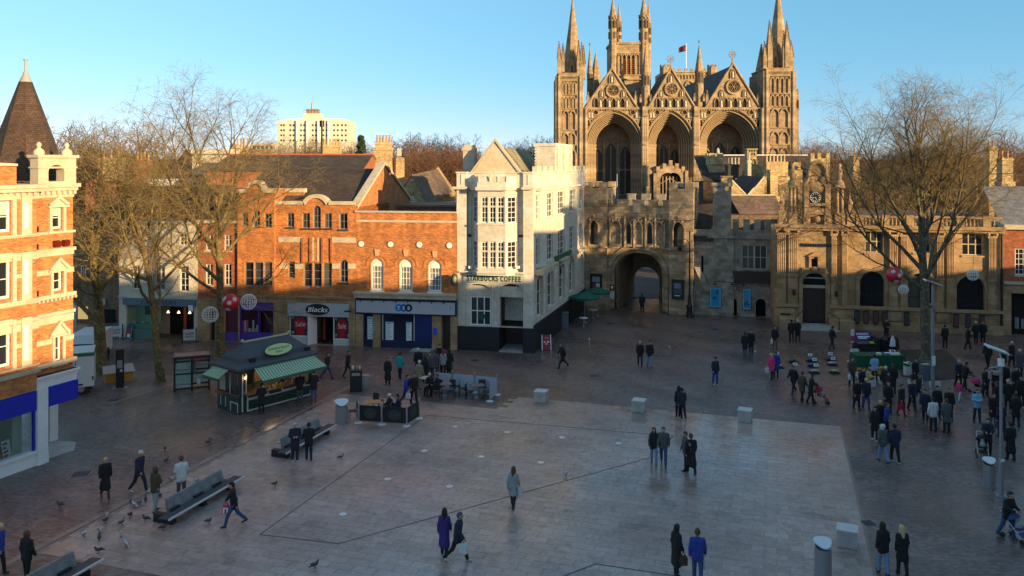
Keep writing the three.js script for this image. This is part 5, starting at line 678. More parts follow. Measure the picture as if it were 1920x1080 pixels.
// spandrels: niches with figures and pierced roundels
const ring=(m,cx,cy,r,t,z0,z1,n=14)=>{for(let i=0;i<n;i++){const a=i/n*6.2832,b=(i+1)/n*6.2832,P=(q,w,z)=>[cx+q*Math.cos(w),cy+q*Math.sin(w),z];m.quad(P(r,a,z1),P(r+t,a,z1),P(r+t,b,z1),P(r,b,z1));m.quad(P(r+t,a,z1),P(r+t,a,z0),P(r+t,b,z0),P(r+t,b,z1));m.quad(P(r,a,z0),P(r,a,z1),P(r,b,z1),P(r,b,z0));}};
const figure=(m,x,y0,h,z)=>m.lathe([[.19*h,0],[.2*h,.15*h],[.15*h,.5*h],[.19*h,.72*h],[.1*h,.82*h],[.06*h,.84*h],[.09*h,.92*h],[.001,h]],x,y0,z,7);
const sp=$(),stt=$(),hol=$();
const niche=(x0,x1,y0,y1,z,dark,fig)=>{const r=(x1-x0)*.75,ys=y1-r;archRing(sp,x0+.1,x1-.1,y0,ys,r,.13,z,z+.28,'point',5);for(const s of[x0,x1])sp.cyl(s,y0,z+.2,.1,ys,.1,5);if(dark)hol.ext(archPoly(x0+.14,x1-.14,y0,ys,r*.9,'point',5),z,z+.03);if(fig){figure(stt,(x0+x1)/2,y0+.1,(y1-y0)*.82,z+.16);}};
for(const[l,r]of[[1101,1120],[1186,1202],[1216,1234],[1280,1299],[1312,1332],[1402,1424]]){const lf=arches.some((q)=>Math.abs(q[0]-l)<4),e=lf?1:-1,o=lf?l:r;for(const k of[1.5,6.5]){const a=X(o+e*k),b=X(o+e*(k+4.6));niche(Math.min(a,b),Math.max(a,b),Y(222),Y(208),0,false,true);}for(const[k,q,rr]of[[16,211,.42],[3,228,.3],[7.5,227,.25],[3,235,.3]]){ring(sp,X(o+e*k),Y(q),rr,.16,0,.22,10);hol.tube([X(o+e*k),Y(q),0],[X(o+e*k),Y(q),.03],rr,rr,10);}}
// gables
const gables=[[1098,1195,1147,131,1149,170,13,6],[1216,1303,1258,131,1259,167,13,8],[1323,1425,1374,122,1375,163,14,6]];
const gb=$(),gr=$(),cp=$();
for(const[a,b,c,t,rc,ry,rr,pet]of gables){
const x0=X(a),x1=X(b),xc=X(c),yt=Y(t),R=rr*u,cx=X(rc),cy=Y(ry);
gb.ext([[x0,str],[x1,str],[xc,yt]],-.8,-.1,[],true);
for(const[p,q]of[[[x0-.1,str],[xc,yt+.35]],[[xc,yt+.35],[x1+.1,str]]]){cp.tube([p[0],p[1],0],[q[0],q[1],0],.24,.24,6,false);cp.quad([p[0],p[1],-.9],[p[0],p[1],.1],[q[0],q[1],.1],[q[0],q[1],-.9]);}
ring(sp,cx,cy,R-.2,.22,-.1,.3,24);ring(sp,cx,cy,R*.76,.12,-.1,.2,24);hol.tube([cx,cy,-.1],[cx,cy,-.05],R*.75,R*.75,24);for(let i=0;i<pet;i++){const an=(i+.5)/pet*6.2832+(pet===6?.52:0);sp.bar(cx+R*.4*Math.cos(an),cy+R*.4*Math.sin(an),.03,R*.66,.11,.16,0,0,an);const am=i/pet*6.2832+(pet===6?.52:0);ring(sp,cx+R*.62*Math.cos(am),cy+R*.62*Math.sin(am),R*.12,.06,-.08,.08,8);}sp.ball(cx,cy,.05,.22,.22,.15,8,5);
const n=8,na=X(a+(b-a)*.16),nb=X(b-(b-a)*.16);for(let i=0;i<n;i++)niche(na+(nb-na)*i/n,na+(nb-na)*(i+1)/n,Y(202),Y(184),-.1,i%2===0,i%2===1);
for(const s of[-1,1])niche(cx+s*R*1.55-.45,cx+s*R*1.55+.45,Y(182),Y(169),-.1,false,true);niche(xc-.5,xc+.5,Y(t+25),Y(t+8),-.1,false,true);
const fx=xc,fy=yt+.3;if(c!==1147){cp.cone(fx,fy,-.3,.3,fy+1.0,4,.78,.12);for(let i=0;i<8;i++){const an=i*.7854;cp.tube([fx,fy+1.8,-.3],[fx+.75*Math.cos(an),fy+1.8+.75*Math.sin(an),-.3],.05,.04,5);cp.ball(fx+.74*Math.cos(an),fy+1.8+.74*Math.sin(an),-.3,.1,.1,.08,6,4);}ring(cp,fx,fy+1.8,.5,.1,-.4,-.2,12);}else cp.cone(fx,fy,-.3,.2,fy+1.2,4);
const L=14,hb=str;gr.quad([x0,hb,-.8],[xc,yt,-.8],[xc,yt,-L],[x0,hb,-L]);gr.quad([xc,yt,-.8],[x1,hb,-.8],[x1,hb,-L],[xc,yt,-L]);gr.tri([x1,hb,-L],[x0,hb,-L],[xc,yt,-L]);
}
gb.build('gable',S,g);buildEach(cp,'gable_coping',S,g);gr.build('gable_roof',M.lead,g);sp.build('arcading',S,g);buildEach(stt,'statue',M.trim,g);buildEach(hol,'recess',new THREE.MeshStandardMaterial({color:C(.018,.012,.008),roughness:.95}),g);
// pinnacled turrets on the piers and small pinnacles at the gable feet
const turret=(px,z,w,yb,yl,yt,tip,name='pinnacle_turret')=>{const m=$(),c=X(px,z),r=w*u/2;m.cone(c,Y(yb,z),z,r*1.15,Y(yl,z),8,.39,r*1.08);m.cone(c,Y(yl,z),z,r,Y(yt,z),8,.39,r);m.cone(c,Y(yt,z),z,r*1.12,Y(tip,z),8,.39);m.cone(c,Y(yt+1,z),z,r*1.2,Y(yt-1,z),8,.39,r*1.2);for(let i=0;i<8;i++){const an=i*.7854+.39+.3927;m.bar(c+Math.sin(an)*r*.9,(Y(yl,z)+Y(yt,z))/2,z+Math.cos(an)*r*.9,r*.16,Y(yt,z)-Y(yl,z),r*.3,an);}m.ball(c,Y(tip,z)+.1,z,.2,.3,.2,6,4);const o=m.build(name,S,g);const h=$();for(let i=0;i<8;i++){const an=i*.7854+.39+.3927+.0;for(const s of[-.2,.2])h.bar(c+Math.sin(an)*r*.925+Math.cos(an)*r*s,Y(yl,z)+(Y(yt,z)-Y(yl,z))*.5,z+Math.cos(an)*r*.925-Math.sin(an)*r*s,r*.24,(Y(yt,z)-Y(yl,z))*.78,.06,an);}h.build('lancet',M.void,o);return o;};
turret(1210.5,-1.2,15,203,162,141,84);turret(1311,-1.2,15,203,158,134,79);
const pins=(list,z=-.2)=>{for(const[px,w,y0,y1]of list){const m=$(),c=X(px,z),r=w*u/2;m.box(c-r,Y(y0,z),z-r,c+r,Y(y0+(y1-y0)*.45,z),z+r);m.cone(c,Y(y0+(y1-y0)*.45,z),z,r*1.5,Y(y1,z),4,.785);const nb=Math.max(3,Math.round((y0-y1)/5));for(let i=1;i<nb;i++){const t=i/nb,yy=Y(y0+(y1-y0)*(.45+.55*t),z),rr=r*1.25*(1-t)+.06;for(const[sx,sz]of[[1,1],[-1,1],[1,-1],[-1,-1]])m.ball(c+sx*rr*.8,yy,z+sz*rr*.8,.13,.13,.13,4,3);}m.ball(c,Y(y1,z)+.1,z,.17,.25,.17,5,4);m.build('pinnacle',S,g);}};
pins([[1102.5,6,196,175],[1191.5,5,196,174],[1220,4,192,180],[1201,4,192,180],[1302,4,190,178],[1325.5,5,196,172],[1422,6,196,171],[1319.5,4,190,178]]);
// the two west towers
const tower=(p0,p1,pc,tiers,top,z0,z1,tip,extra)=>{
const m=$(),x0=X(p0),x1=X(p1);m.box(x0,0,z0,x1,Y(top),z1);m.build('tower_wall',S,g);
const b=$();for(const p of[p0,p1]){b.box(X(p)-.45,0,z0-.2,X(p)+.45,Y(top+6),z1+.4);b.cyl(X(p),0,z1+.4,.32,Y(top+4),.28,8);b.cyl(X(p)-.5,0,z1+.2,.2,Y(top+4),.2,6);b.cyl(X(p)+.5,0,z1+.2,.2,Y(top+4),.2,6);}b.build('buttress',S,g);
const n=$(),dk=$();for(const[ya,yb,k,kind]of tiers){const a=x0+.75,e=x1-.75;n.box(x0,Y(ya)-.12,z1,x1,Y(ya)+.12,z1+.3);for(let i=0;i<k;i++){const l=a+(e-a)*i/k,r=a+(e-a)*(i+1)/k,w=r-l,rise=w*.62,ys=Y(yb)-rise;archRing(n,l+.22,r-.22,Y(ya),ys,rise-.1,.2,z1,z1+.42,'point',6);for(const s of[l,r]){n.cyl(s,Y(ya),z1+.28,.16,ys+.1,.16,6);n.ball(s,ys+.1,z1+.28,.24,.2,.2,6,4);}if(kind)dk.ext(archPoly(l+w*.3,r-w*.12,Y(ya)+.1,ys-.2,rise*.8,'point',5),z1,z1+.03);if(k>2)n.ball((l+r)/2,ys+rise*.35,z1+.1,.14,.3,.1,5,4);}}n.box(x0,Y(top)-1.4,z1,x1,Y(top),z1+.35);for(let i=0;i<14;i++)ring(n,x0+.6+(x1-x0-1.2)*i/13,Y(top)-.75,.22,.08,z1+.35,z1+.45,6);n.box(x0-.2,Y(top)-.02,z0,x1+.2,Y(top)+.18,z1+.5);n.build('tower_arcading',S,g);dk.build('tower_recess',M.cathDark,g);
};
tower(1047,1087,1073.5,[[178,155,4,0],[204,183,4,0],[244,208,2,1],[272,250,2,1],[330,281,2,1]],139,-9,.3);
tower(1434.5,1484,1459,[[176,146,4,0],[200,179,4,0],[240,204,2,1],[271,247,2,1],[330,277,2,1]],130,-9,.5);
const spire=(px,z,r0,y0,y1,name='spire')=>{const m=$(),c=X(px,z);m.cone(c,Y(y0,z),z,r0,Y(y1,z),8,.39);for(let k=0;k<1;k++){const yy=y0+(y1-y0)*(.06+.26*k),rr=r0*(1-(.06+.26*k));for(let i=0;i<4;i++){const an=i*1.5708+(k%2)*.785;const cx=c+Math.sin(an)*rr*.95,cz=z+Math.cos(an)*rr*.95,w=r0*.3*(1-.2*k),hh=2.4-.5*k;const P=(s,h)=>[cx+Math.cos(an)*s+Math.sin(an)*.1,h,cz-Math.sin(an)*s+Math.cos(an)*.1],Yb=Y(yy,z);m.quad(P(-w,Yb),P(w,Yb),P(w,Yb+hh),P(-w,Yb+hh));m.tri(P(-w*1.2,Yb+hh),P(w*1.2,Yb+hh),P(0,Yb+hh+w*2.2));for(const s of[-1,1])m.quad(P(s*w,Yb),[c,Yb,z],[c,Yb+hh,z],P(s*w,Yb+hh));}}return m.build(name,S,g);};
spire(1073.5,-4.3,2.2,139,-8);spire(1459,-4.3,2.35,125,-32);
pins([[1048.5,7,137,80],[1056,5,135,86],[1085,6.5,150,77],[1091,7,160,82],[1094.5,6,150,88]],-.6);pins([[1056,6,137,84],[1084,6,137,84]],-8.2);
pins([[1434,7,132,80],[1443,9,128,40],[1483.5,8,134,78],[1475.5,9,126,42],[1470,6,126,60]],-.4);pins([[1444,7,130,55],[1476,8,130,50],[1428,5,126,86]],-8.2);
const gw=$();for(const[p,q]of[[1069,1078],[1440,1450],[1454,1464]]){const a=X(p),b=X(q),yb=Y(p>1400?129:138),c=(a+b)/2,h=p>1400?2.2:1.6;gw.ext([[a,yb],[b,yb],[b,yb+h],[c,yb+h+2.4],[a,yb+h]],-2.4,-1.6,[archPoly(a+.25,b-.25,yb+.1,yb+h-.2,.5,'point',5)]);}buildEach(gw,'spire_lucarne',S,g);
turret(1106,-9,11,190,152,138,84);{const m=$(),z=-16,c=X(1117,z);m.cone(c,Y(200,z),z,1.05,Y(145,z),8,.39,1.05);m.cone(c,Y(145,z),z,1.2,Y(96,z),8,.39);m.build('pinnacle_turret',S,g);const b=$(),z2=-13,c2=X(1427,z2);b.cone(c2,Y(203,z2),z2,1.2,Y(140,z2),8,.39,1.2);b.cone(c2,Y(140,z2),z2,1.3,Y(80,z2),8,.39);b.build('pinnacle_turret',S,g);}
// tower with louvres behind the first gable
{const z=-14,x0=X(1146,z),x1=X(1203,z),top=Y(82,z),m=$();m.box(x0,0,z-8,x1,top,z);m.box(x0-.2,top-.1,z-8.2,x1+.2,top+.35,z+.25);m.box(x0,Y(100,z),z,x1,Y(98.5,z),z+.2);m.box(x0,Y(142,z),z,x1,Y(140,z),z+.25);m.box(x0,Y(150,z),z,x1,Y(148,z),z+.5);for(let i=0;i<5;i++){const l=X(1158,z)+i*.93,r=l+.93;archRing(m,l+.14,r-.14,Y(140,z),Y(107,z),.55,.13,z,z+.3,'point',5);m.cyl(l,Y(140,z),z+.22,.12,Y(107,z),.12,6);}m.build('bell_tower',S,g);const lv=$();for(let i=1;i<4;i++){const l=X(1158,z)+i*.93;lv.box(l+.17,Y(140,z),z-.1,l+.76,Y(105,z),z+.02);}const lo=lv.build('louvre_opening',M.void,g);const sl=$();for(let i=1;i<4;i++)for(let k=0;k<9;k++){const l=X(1158,z)+i*.93;sl.bar(l+.465,Y(139,z)+k*.4,z+.08,.58,.1,.12,0,.5);}buildEach(sl,'louvre',mat(.30,.09,.03,.8),lo);
const oct=(px,w,yb,yt,tip,zz)=>{const t=$(),c=X(px,zz),r=w*(d0-zz)/F/2;t.cone(c,0,zz,r,Y(yb,zz),8,.39,r);t.cone(c,Y(yb,zz),zz,r*1.06,Y(yb-2,zz),8,.39,r*.96);t.cone(c,Y(yb-2,zz),zz,r*.96,Y(yt,zz),8,.39,r*.9);t.cone(c,Y(yt,zz),zz,r*1.02,Y(tip,zz),8,.39);for(let i=0;i<8;i++){const an=i*.7854+.7854;for(const[a,b]of[[yb-5,(yb+yt)/2+4],[(yb+yt)/2-2,yt+4]]){for(const s of[-1,1])t.bar(c+Math.sin(an)*r*.95+s*Math.cos(an)*r*.3,(Y(a,zz)+Y(b,zz))/2,zz+Math.cos(an)*r*.95-s*Math.sin(an)*r*.3,r*.1,Y(b,zz)-Y(a,zz),.25,an);}t.bar(c+Math.sin(an)*r,Y(yt-1,zz),zz+Math.cos(an)*r,r*.5,.9,.2,an,0,.785);}const o=t.build('tower_turret',S,g);const h=$();for(let i=0;i<8;i++){const an=i*.7854+.7854,a=(yb+yt)/2-2,b=yt+5;for(const s of[-.18,.18])h.bar(c+Math.sin(an)*r*.9+s*Math.cos(an)*r,(Y(a,zz)+Y(b,zz))/2,zz+Math.cos(an)*r*.9-s*Math.sin(an)*r,r*.2,(Y(b,zz)-Y(a,zz))*.8,.1,an);}h.build('lancet',M.void,o);};
oct(1149,15,78,34,-6,z-.3);oct(1160.5,9,78,46,4,z-7.5);oct(1207,17,80,33,-10,z-.3);oct(1216,9,86,48,0,z-7.5);}
// low lantern tower over the crossing, with the flag
{const z=-95,D=d0-z,x0=X(1243,z),x1=X(1336,z),top=Y(136,z),m=$();m.box(x0,0,z-14,x1,top,z);m.box(x0,top,z-14,x1,top+.3,z+.4);for(const p of[1246,1335]){m.cone(X(p,z),0,z,1.5,top+1.6,8,.39,1.5);for(let i=0;i<4;i++)m.bar(X(p,z)+1.2*Math.sin(i*1.57),top+2,z+1.2*Math.cos(i*1.57),.9,.9,.4,i*1.57);}for(let i=0;i<16;i++){if(i%2)m.box(x0+(x1-x0)*i/16,top+.3,z-.5,x0+(x1-x0)*(i+.9)/16,top+1.3,z+.2);archRing(m,x0+(x1-x0)*i/16+.1,x0+(x1-x0)*(i+1)/16-.1,Y(148,z),Y(143,z),.4,.15,z,z+.3,'point',4);}for(const[p,q]of[[1286,1299],[1304,1316],[1250,1262]]){archRing(m,X(p,z),X(q,z),Y(176,z),Y(162,z),1.6,.4,z,z+.5,'point',6);for(const k of[.33,.66])m.box(X(p,z)+(X(q,z)-X(p,z))*k-.12,Y(176,z),z,X(p,z)+(X(q,z)-X(p,z))*k+.12,Y(158,z),z+.3);}m.build('lantern_tower',S,g);const r=$();const ry=Y(150,-30);r.quad([X(1240,-40),18,-14],[X(1240,-40)+7,ry,-14],[X(1240,-40)+7,ry,z],[X(1240,-40),18,z]);r.quad([X(1240,-40)+7,ry,-14],[X(1240,-40)+14,18,-14],[X(1240,-40)+14,18,z],[X(1240,-40)+7,ry,z]);r.build('nave_roof',M.lead,g);const fp=$();fp.cyl(X(1294,z),top,z-6,.14,Y(76,z),.09,6);fp.build('flagpole',M.white,g);const fl=$(),fx=X(1294,z),ft=Y(78,z);for(let i=0;i<5;i++){const t0=i/5,t1=(i+1)/5,P=(t,k)=>[fx-2.3*t,ft-1.0*t-k*(2.2-.6*t),z-6+.35*Math.sin(t*5)];fl.quad(P(t1,1),P(t0,1),P(t0,0),P(t1,0));}fl.build('flag',new THREE.MeshStandardMaterial({color:C(.12,.006,.022),roughness:.8,side:THREE.DoubleSide}),g);}
// porch built out under the middle arch
{const z=5,x0=X(1231,z),x1=X(1284,z),y0=Y(334,z),m=$(),xc=(x0+x1)/2,yt=Y(308,z),ys=Y(321,z);m.ext([[x0,0],[x1,0],[x1,ys],[xc,yt],[x0,ys]],-4.2,z,[archPoly(X(1238,z),X(1277,z),4,Y(338,z),Y(325,z)-Y(338,z),'point',9)],true);m.box(x0-.6,0,-4,x0,Y(325,z),z+.3);m.box(x1,0,-4,x1+.6,Y(320,z),z+.3);for(let i=0;i<9;i++){const t=(i+.5)/9,xx=x0+(x1-x0)*t,yy=ys+(yt-ys)*(1-Math.abs(t*2-1));if(i%2===0)m.box(xx-.33,yy-.3,z-.5,xx+.33,yy+.75,z+.1);}m.box(x1+.6,0,-4,X(1298,z),Y(338,z),z-.5);for(let i=0;i<4;i++)m.box(x1+.7+i*.5,Y(338,z),z-.9,x1+.95+i*.5,Y(333,z),z-.5);m.build('entrance_porch',S,g);const w=$();w.ext(archPoly(X(1238,z),X(1277,z),4,Y(338,z),Y(325,z)-Y(338,z),'point',9),z-1.2,z-1.1);const wi=w.build('porch_window',M.glass,g);const t=$();for(let i=1;i<6;i++){const xx=X(1238,z)+(X(1277,z)-X(1238,z))*i/6;t.box(xx-.1,4,z-1.1,xx+.1,Y(331,z),z-.85);}t.tube([X(1241,z),Y(344,z),z-.9],[xc,Y(334,z),z-.9],.1,.1,5);t.tube([X(1274,z),Y(344,z),z-.9],[xc,Y(334,z),z-.9],.1,.1,5);t.build('tracery',S,wi);const s=$();figure(s,X(1218,z),Y(350,z),4,z-1);s.box(X(1213,z),0,z-2,X(1223,z),Y(350,z),z-.3);buildEach(s,'statue',S,g);const mast=$();mast.cyl(X(1157,30),6,30,.12,Y(326,30),.05,5);mast.build('mast',M.galv,g);}
{const m=$(),z=-20;m.box(X(1484,z),0,z-4,X(1497.5,z),Y(171,z),z);for(let i=0;i<3;i++)m.box(X(1485+i*5,z),Y(171,z),z-4,X(1488+i*5,z),Y(167,z),z);m.box(X(1483,z),Y(206,z),z,X(1499,z),Y(204,z),z+.3);for(let i=0;i<3;i++)archRing(m,X(1486+i*4,z),X(1489+i*4,z),Y(203,z),Y(190,z),.4,.12,z,z+.25,'point',4);m.build('stair_turret',S,g);}
}
// bare winter trees
function growTree(seed,o){
const R=rng(seed),wood=$(),mid=$(),twigs=$(),{H,r,fork,limbs,spread,up=.18,kids=[6,6,7,4],twig=.009,droop=0,lean=[0,0]}=o;
const grow=(p,d,len,rad,lvl)=>{
const n=lvl<2?5:lvl<4?3:2,pts=[[...p]],dirs=[],rs=[rad];let x=p[0],y=p[1],z=p[2],dx=d[0],dy=d[1],dz=d[2];
for(let i=0;i<n;i++){const wob=lvl?.2:.06;dx+=(R()-.5)*wob*2;dz+=(R()-.5)*wob*2;dy+=(R()-.5)*wob+(lvl>0&&lvl<3?up:lvl>=4?-droop:.03);const l=Math.hypot(dx,dy,dz);dx/=l;dy/=l;dz/=l;x+=dx*len/n;y+=dy*len/n;z+=dz*len/n;pts.push([x,y,z]);dirs.push([dx,dy,dz]);rs.push(Math.max(twig*.8,rad*(1-(lvl?.8:.45)*(i+1)/n)));}
const mb=lvl<2?wood:lvl<4?mid:twigs,sides=lvl===0?12:lvl===1?8:lvl===2?5:3;
for(let i=0;i<n;i++)mb.tube(pts[i],pts[i+1],rs[i],rs[i+1],sides,false);
if(lvl>=kids.length)return;
const k=lvl===0?limbs:Math.round(kids[lvl]*(.75+.5*R()));
for(let i=0;i<k;i++){
const t=lvl===0?fork+(1-fork)*Math.pow((i+.3)/k,.8):.22+.78*(i+R())/k,j=Math.min(n-1,Math.floor(t*n)),f=t*n-j,q=pts[j],s=pts[j+1],dd=dirs[j];
const b=[q[0]+(s[0]-q[0])*f,q[1]+(s[1]-q[1])*f,q[2]+(s[2]-q[2])*f],an=i*2.4+R()*1.3,tilt=lvl===0?spread*(1-.55*i/k)*(.8+.4*R()):.45+.5*R();
let ux=-dd[2],uy=0,uz=dd[0];if(Math.hypot(ux,uz)<.05){ux=1;uz=0;}const ul=Math.hypot(ux,uz);ux/=ul;uz/=ul;const vx=dd[1]*uz-dd[2]*uy,vy=dd[2]*ux-dd[0]*uz,vz=dd[0]*uy-dd[1]*ux,ca=Math.cos(an),sa=Math.sin(an),ct=Math.cos(tilt),st=Math.sin(tilt);
const nd=[dd[0]*ct+(ux*ca+vx*sa)*st,dd[1]*ct+(uy*ca+vy*sa)*st,dd[2]*ct+(uz*ca+vz*sa)*st];
const L=(lvl===0?H*(1-fork*.62)*(.62-.28*i/k):len*(.62-.2*t))*(.8+.4*R());
grow(b,nd,L,Math.max(twig,Math.min(rs[j]*.72,rad*(lvl===0?.42:.45))),lvl+1);
}
};
grow([0,0,0],[lean[0],1,lean[1]],H*.62,r,0);
wood.lathe([[r*1.55,0],[r*1.2,.25],[r*1.0,.8]],0,0,0,12);
return[wood,mid,twigs];
}
const barkTex=tex(512,1.2,1.2,(u,v)=>{const n=fbm(u,v,5,5,201),m=fbm(u,v,12,4,207),p=m>.58?1.9:1;return[.105*(.5+n)*p,.088*(.5+n)*p,.058*(.5+n)*p];});
M.bark=new THREE.MeshStandardMaterial({map:barkTex,bumpMap:grain,bumpScale:.02,roughness:.95});
M.bark2=new THREE.MeshStandardMaterial({color:C(1.25,1.1,.65),map:barkTex,roughness:.95});  // same bark tinted golden, for moss and for low sunlight on the limbs
M.twig=mat(.25,.175,.072,.9);M.twigDark=mat(.17,.115,.06,.9);M.twigRed=mat(.17,.085,.045,.95);M.twigBlack=mat(.03,.033,.025,.95);
const plant=(seed,px,py,label,o,m=M.twig,bark=M.bark,bark2=bark)=>{const[x,z]=ground(px,py),t=thing('plane_tree',label,'tree',x,0,z,0,'bare trees in the square'),[w,b,k]=growTree(seed,o);w.build('trunk',bark,t);b.build('branches',bark2,t);k.build('crown',m,t);return t;};
plant(11,190,700,'bare tree at the end of the corner building, thick mossy trunk',{H:16.5,r:.40,fork:.28,limbs:10,spread:1.2,kids:[0,6,5,5,5],droop:.1,twig:.006,lean:[-.04,0]},M.twig,M.bark2);
plant(23,300,716,'slender bare tree with pale patched trunk next to the telephone booths',{H:16.5,r:.25,fork:.34,limbs:9,spread:1.15,kids:[0,6,5,5,5],droop:.1,twig:.006,lean:[-.06,0]},M.twig,M.bark2);
plant(37,413,672,'broad bare tree with baubles behind the snack kiosk',{H:19,r:.32,fork:.26,limbs:11,spread:1.35,kids:[0,7,6,5,5],droop:.14,twig:.006},M.twig,M.bark2);
plant(52,1738,676,'tall bare tree in the soil bed before the clock bank',{H:19.6,r:.36,fork:.3,limbs:14,spread:.92,twig:.006,kids:[0,7,6,6,5],up:.16,droop:.03,lean:[.01,0]},M.twig,M.bark,M.bark2);
// trees far behind the roofs, each its own
{
const kinds=[[61,{H:14,r:.3,fork:.2,limbs:12,spread:1.1,kids:[0,7,7,5],twig:.014}],[67,{H:14,r:.3,fork:.15,limbs:14,spread:1.3,kids:[0,7,7,5],twig:.014}],[71,{H:14,r:.3,fork:.25,limbs:11,spread:.9,kids:[0,7,7,5],twig:.014}]].map(([s,o])=>growTree(s,o).map((m)=>m.geom()));
const cols={red:M.twigRed,brown:M.twigDark,gold:M.twig,dark:M.twigBlack};
const ORD='first second third fourth fifth sixth seventh eighth ninth tenth eleventh twelfth thirteenth fourteenth fifteenth sixteenth'.split(' '),count=new Map();
const put=(px,py,d,k,c,w,label,group)=>{const nth=count.get(group)||0;count.set(group,nth+1);label=label.replace('@',ORD[nth]);const H=EYE-(py-HY)*d/F,t=thing('bare_tree',label,'tree',(px-CX)*d/F,0,-d,px*1.7,group),s=H/15.6;t.scale.set(s*w,s,s*w);meshOf(kinds[k][0],c==='dark'?M.twigBlack:M.bark,'trunk',t);meshOf(kinds[k][1],cols[c],'crown',t);if(kinds[k][2].attributes.position.count)meshOf(kinds[k][2],cols[c],'twigs',t);};
const G1='russet bare trees behind the bank roof',L1='russet bare tree, @ from the buff chimney gable towards the coffee house';
for(const[px,py,d,k,w]of[[748,282,118,0,1.2],[772,262,130,1,1.3],[795,250,150,0,1.3],[815,272,120,2,1.4],[835,268,125,1,1.2],[858,262,132,0,1.3],[885,275,122,2,1.3],[910,285,120,1,1.3]])put(px,py,d,k,'red',w,L1,G1);
const G2='dark trees on the skyline behind the coffee house',L2='dark bare tree on the skyline over the coffee house roof, @ from its chimney';
for(const[px,py,d,k,w]of[[800,245,210,1,1.6],[870,247,190,1,1.3],[945,262,180,0,1.2],[975,258,200,2,1.4],[1005,252,190,1,1.3],[1030,248,200,0,1.2]])put(px,py,d,k,'dark',w,L2,G2);
const G3='brown bare trees behind the clock bank',L3='brown bare tree behind the clock bank, @ from the clock gable';
for(const[px,py,d,k,w]of[[1508,262,190,2,1.4],[1545,255,150,0,1.5],[1560,300,110,1,1.4],[1580,262,130,1,1.5],[1610,300,95,2,1.5],[1635,270,120,0,1.5],[1668,290,100,1,1.6],[1700,262,130,2,1.5],[1730,285,100,0,1.6],[1765,268,120,1,1.6],[1795,288,100,2,1.6],[1830,262,125,0,1.6],[1860,275,105,1,1.6],[1895,258,130,2,1.6],[1905,240,160,1,1.6],[1925,268,110,0,1.6]])put(px,py,d,k,py>280?'brown':'red',w,L3,G3);
const G4='bare trees on the skyline beyond the first roofs',L4='brown bare tree behind the roofs, @ from the corner building turret';
for(const[px,py,d,k,w]of[[118,205,105,0,1.2],[165,262,95,2,1.3],[212,240,100,1,1.2],[245,215,105,0,1.1],[290,285,95,2,1.3],[335,268,110,1,1.4]])put(px,py,d,k,'brown',w,L4,G4);
const G5='pale bare trees before the white tower block',L5='brown bare tree before the white tower block, @ from the far chimney';
for(const[px,py,d,k,w]of[[490,270,170,2,1.4],[520,262,170,1,1.4],[560,250,190,0,1.4],[600,255,180,2,1.5],[635,258,175,1,1.3],[700,262,180,0,1.4]])put(px,py,d,k,'brown',w,L5,G5);
// one evergreen
{const d=150,t=thing('conifer','dark green conifer on the skyline between two chimneys','tree',(677-CX)*d/F,0,-d),H=EYE+(308-256)*d/F,R=rng(9),c=$();for(let i=0;i<700;i++){const h=H*(.35+.65*R()),w=2.6*(1-(h/H-.35)/.65)+.2,a=R()*6.28,q=w*Math.sqrt(R());c.bar(Math.cos(a)*q,h,Math.sin(a)*q,.9,.5,.06,R()*6,R()*2,R());}c.build('foliage',mat(.02,.04,.02,.9),t);const k=$();k.cyl(0,0,0,.3,H*.9,.05,7);k.build('trunk',M.bark,t);}
}
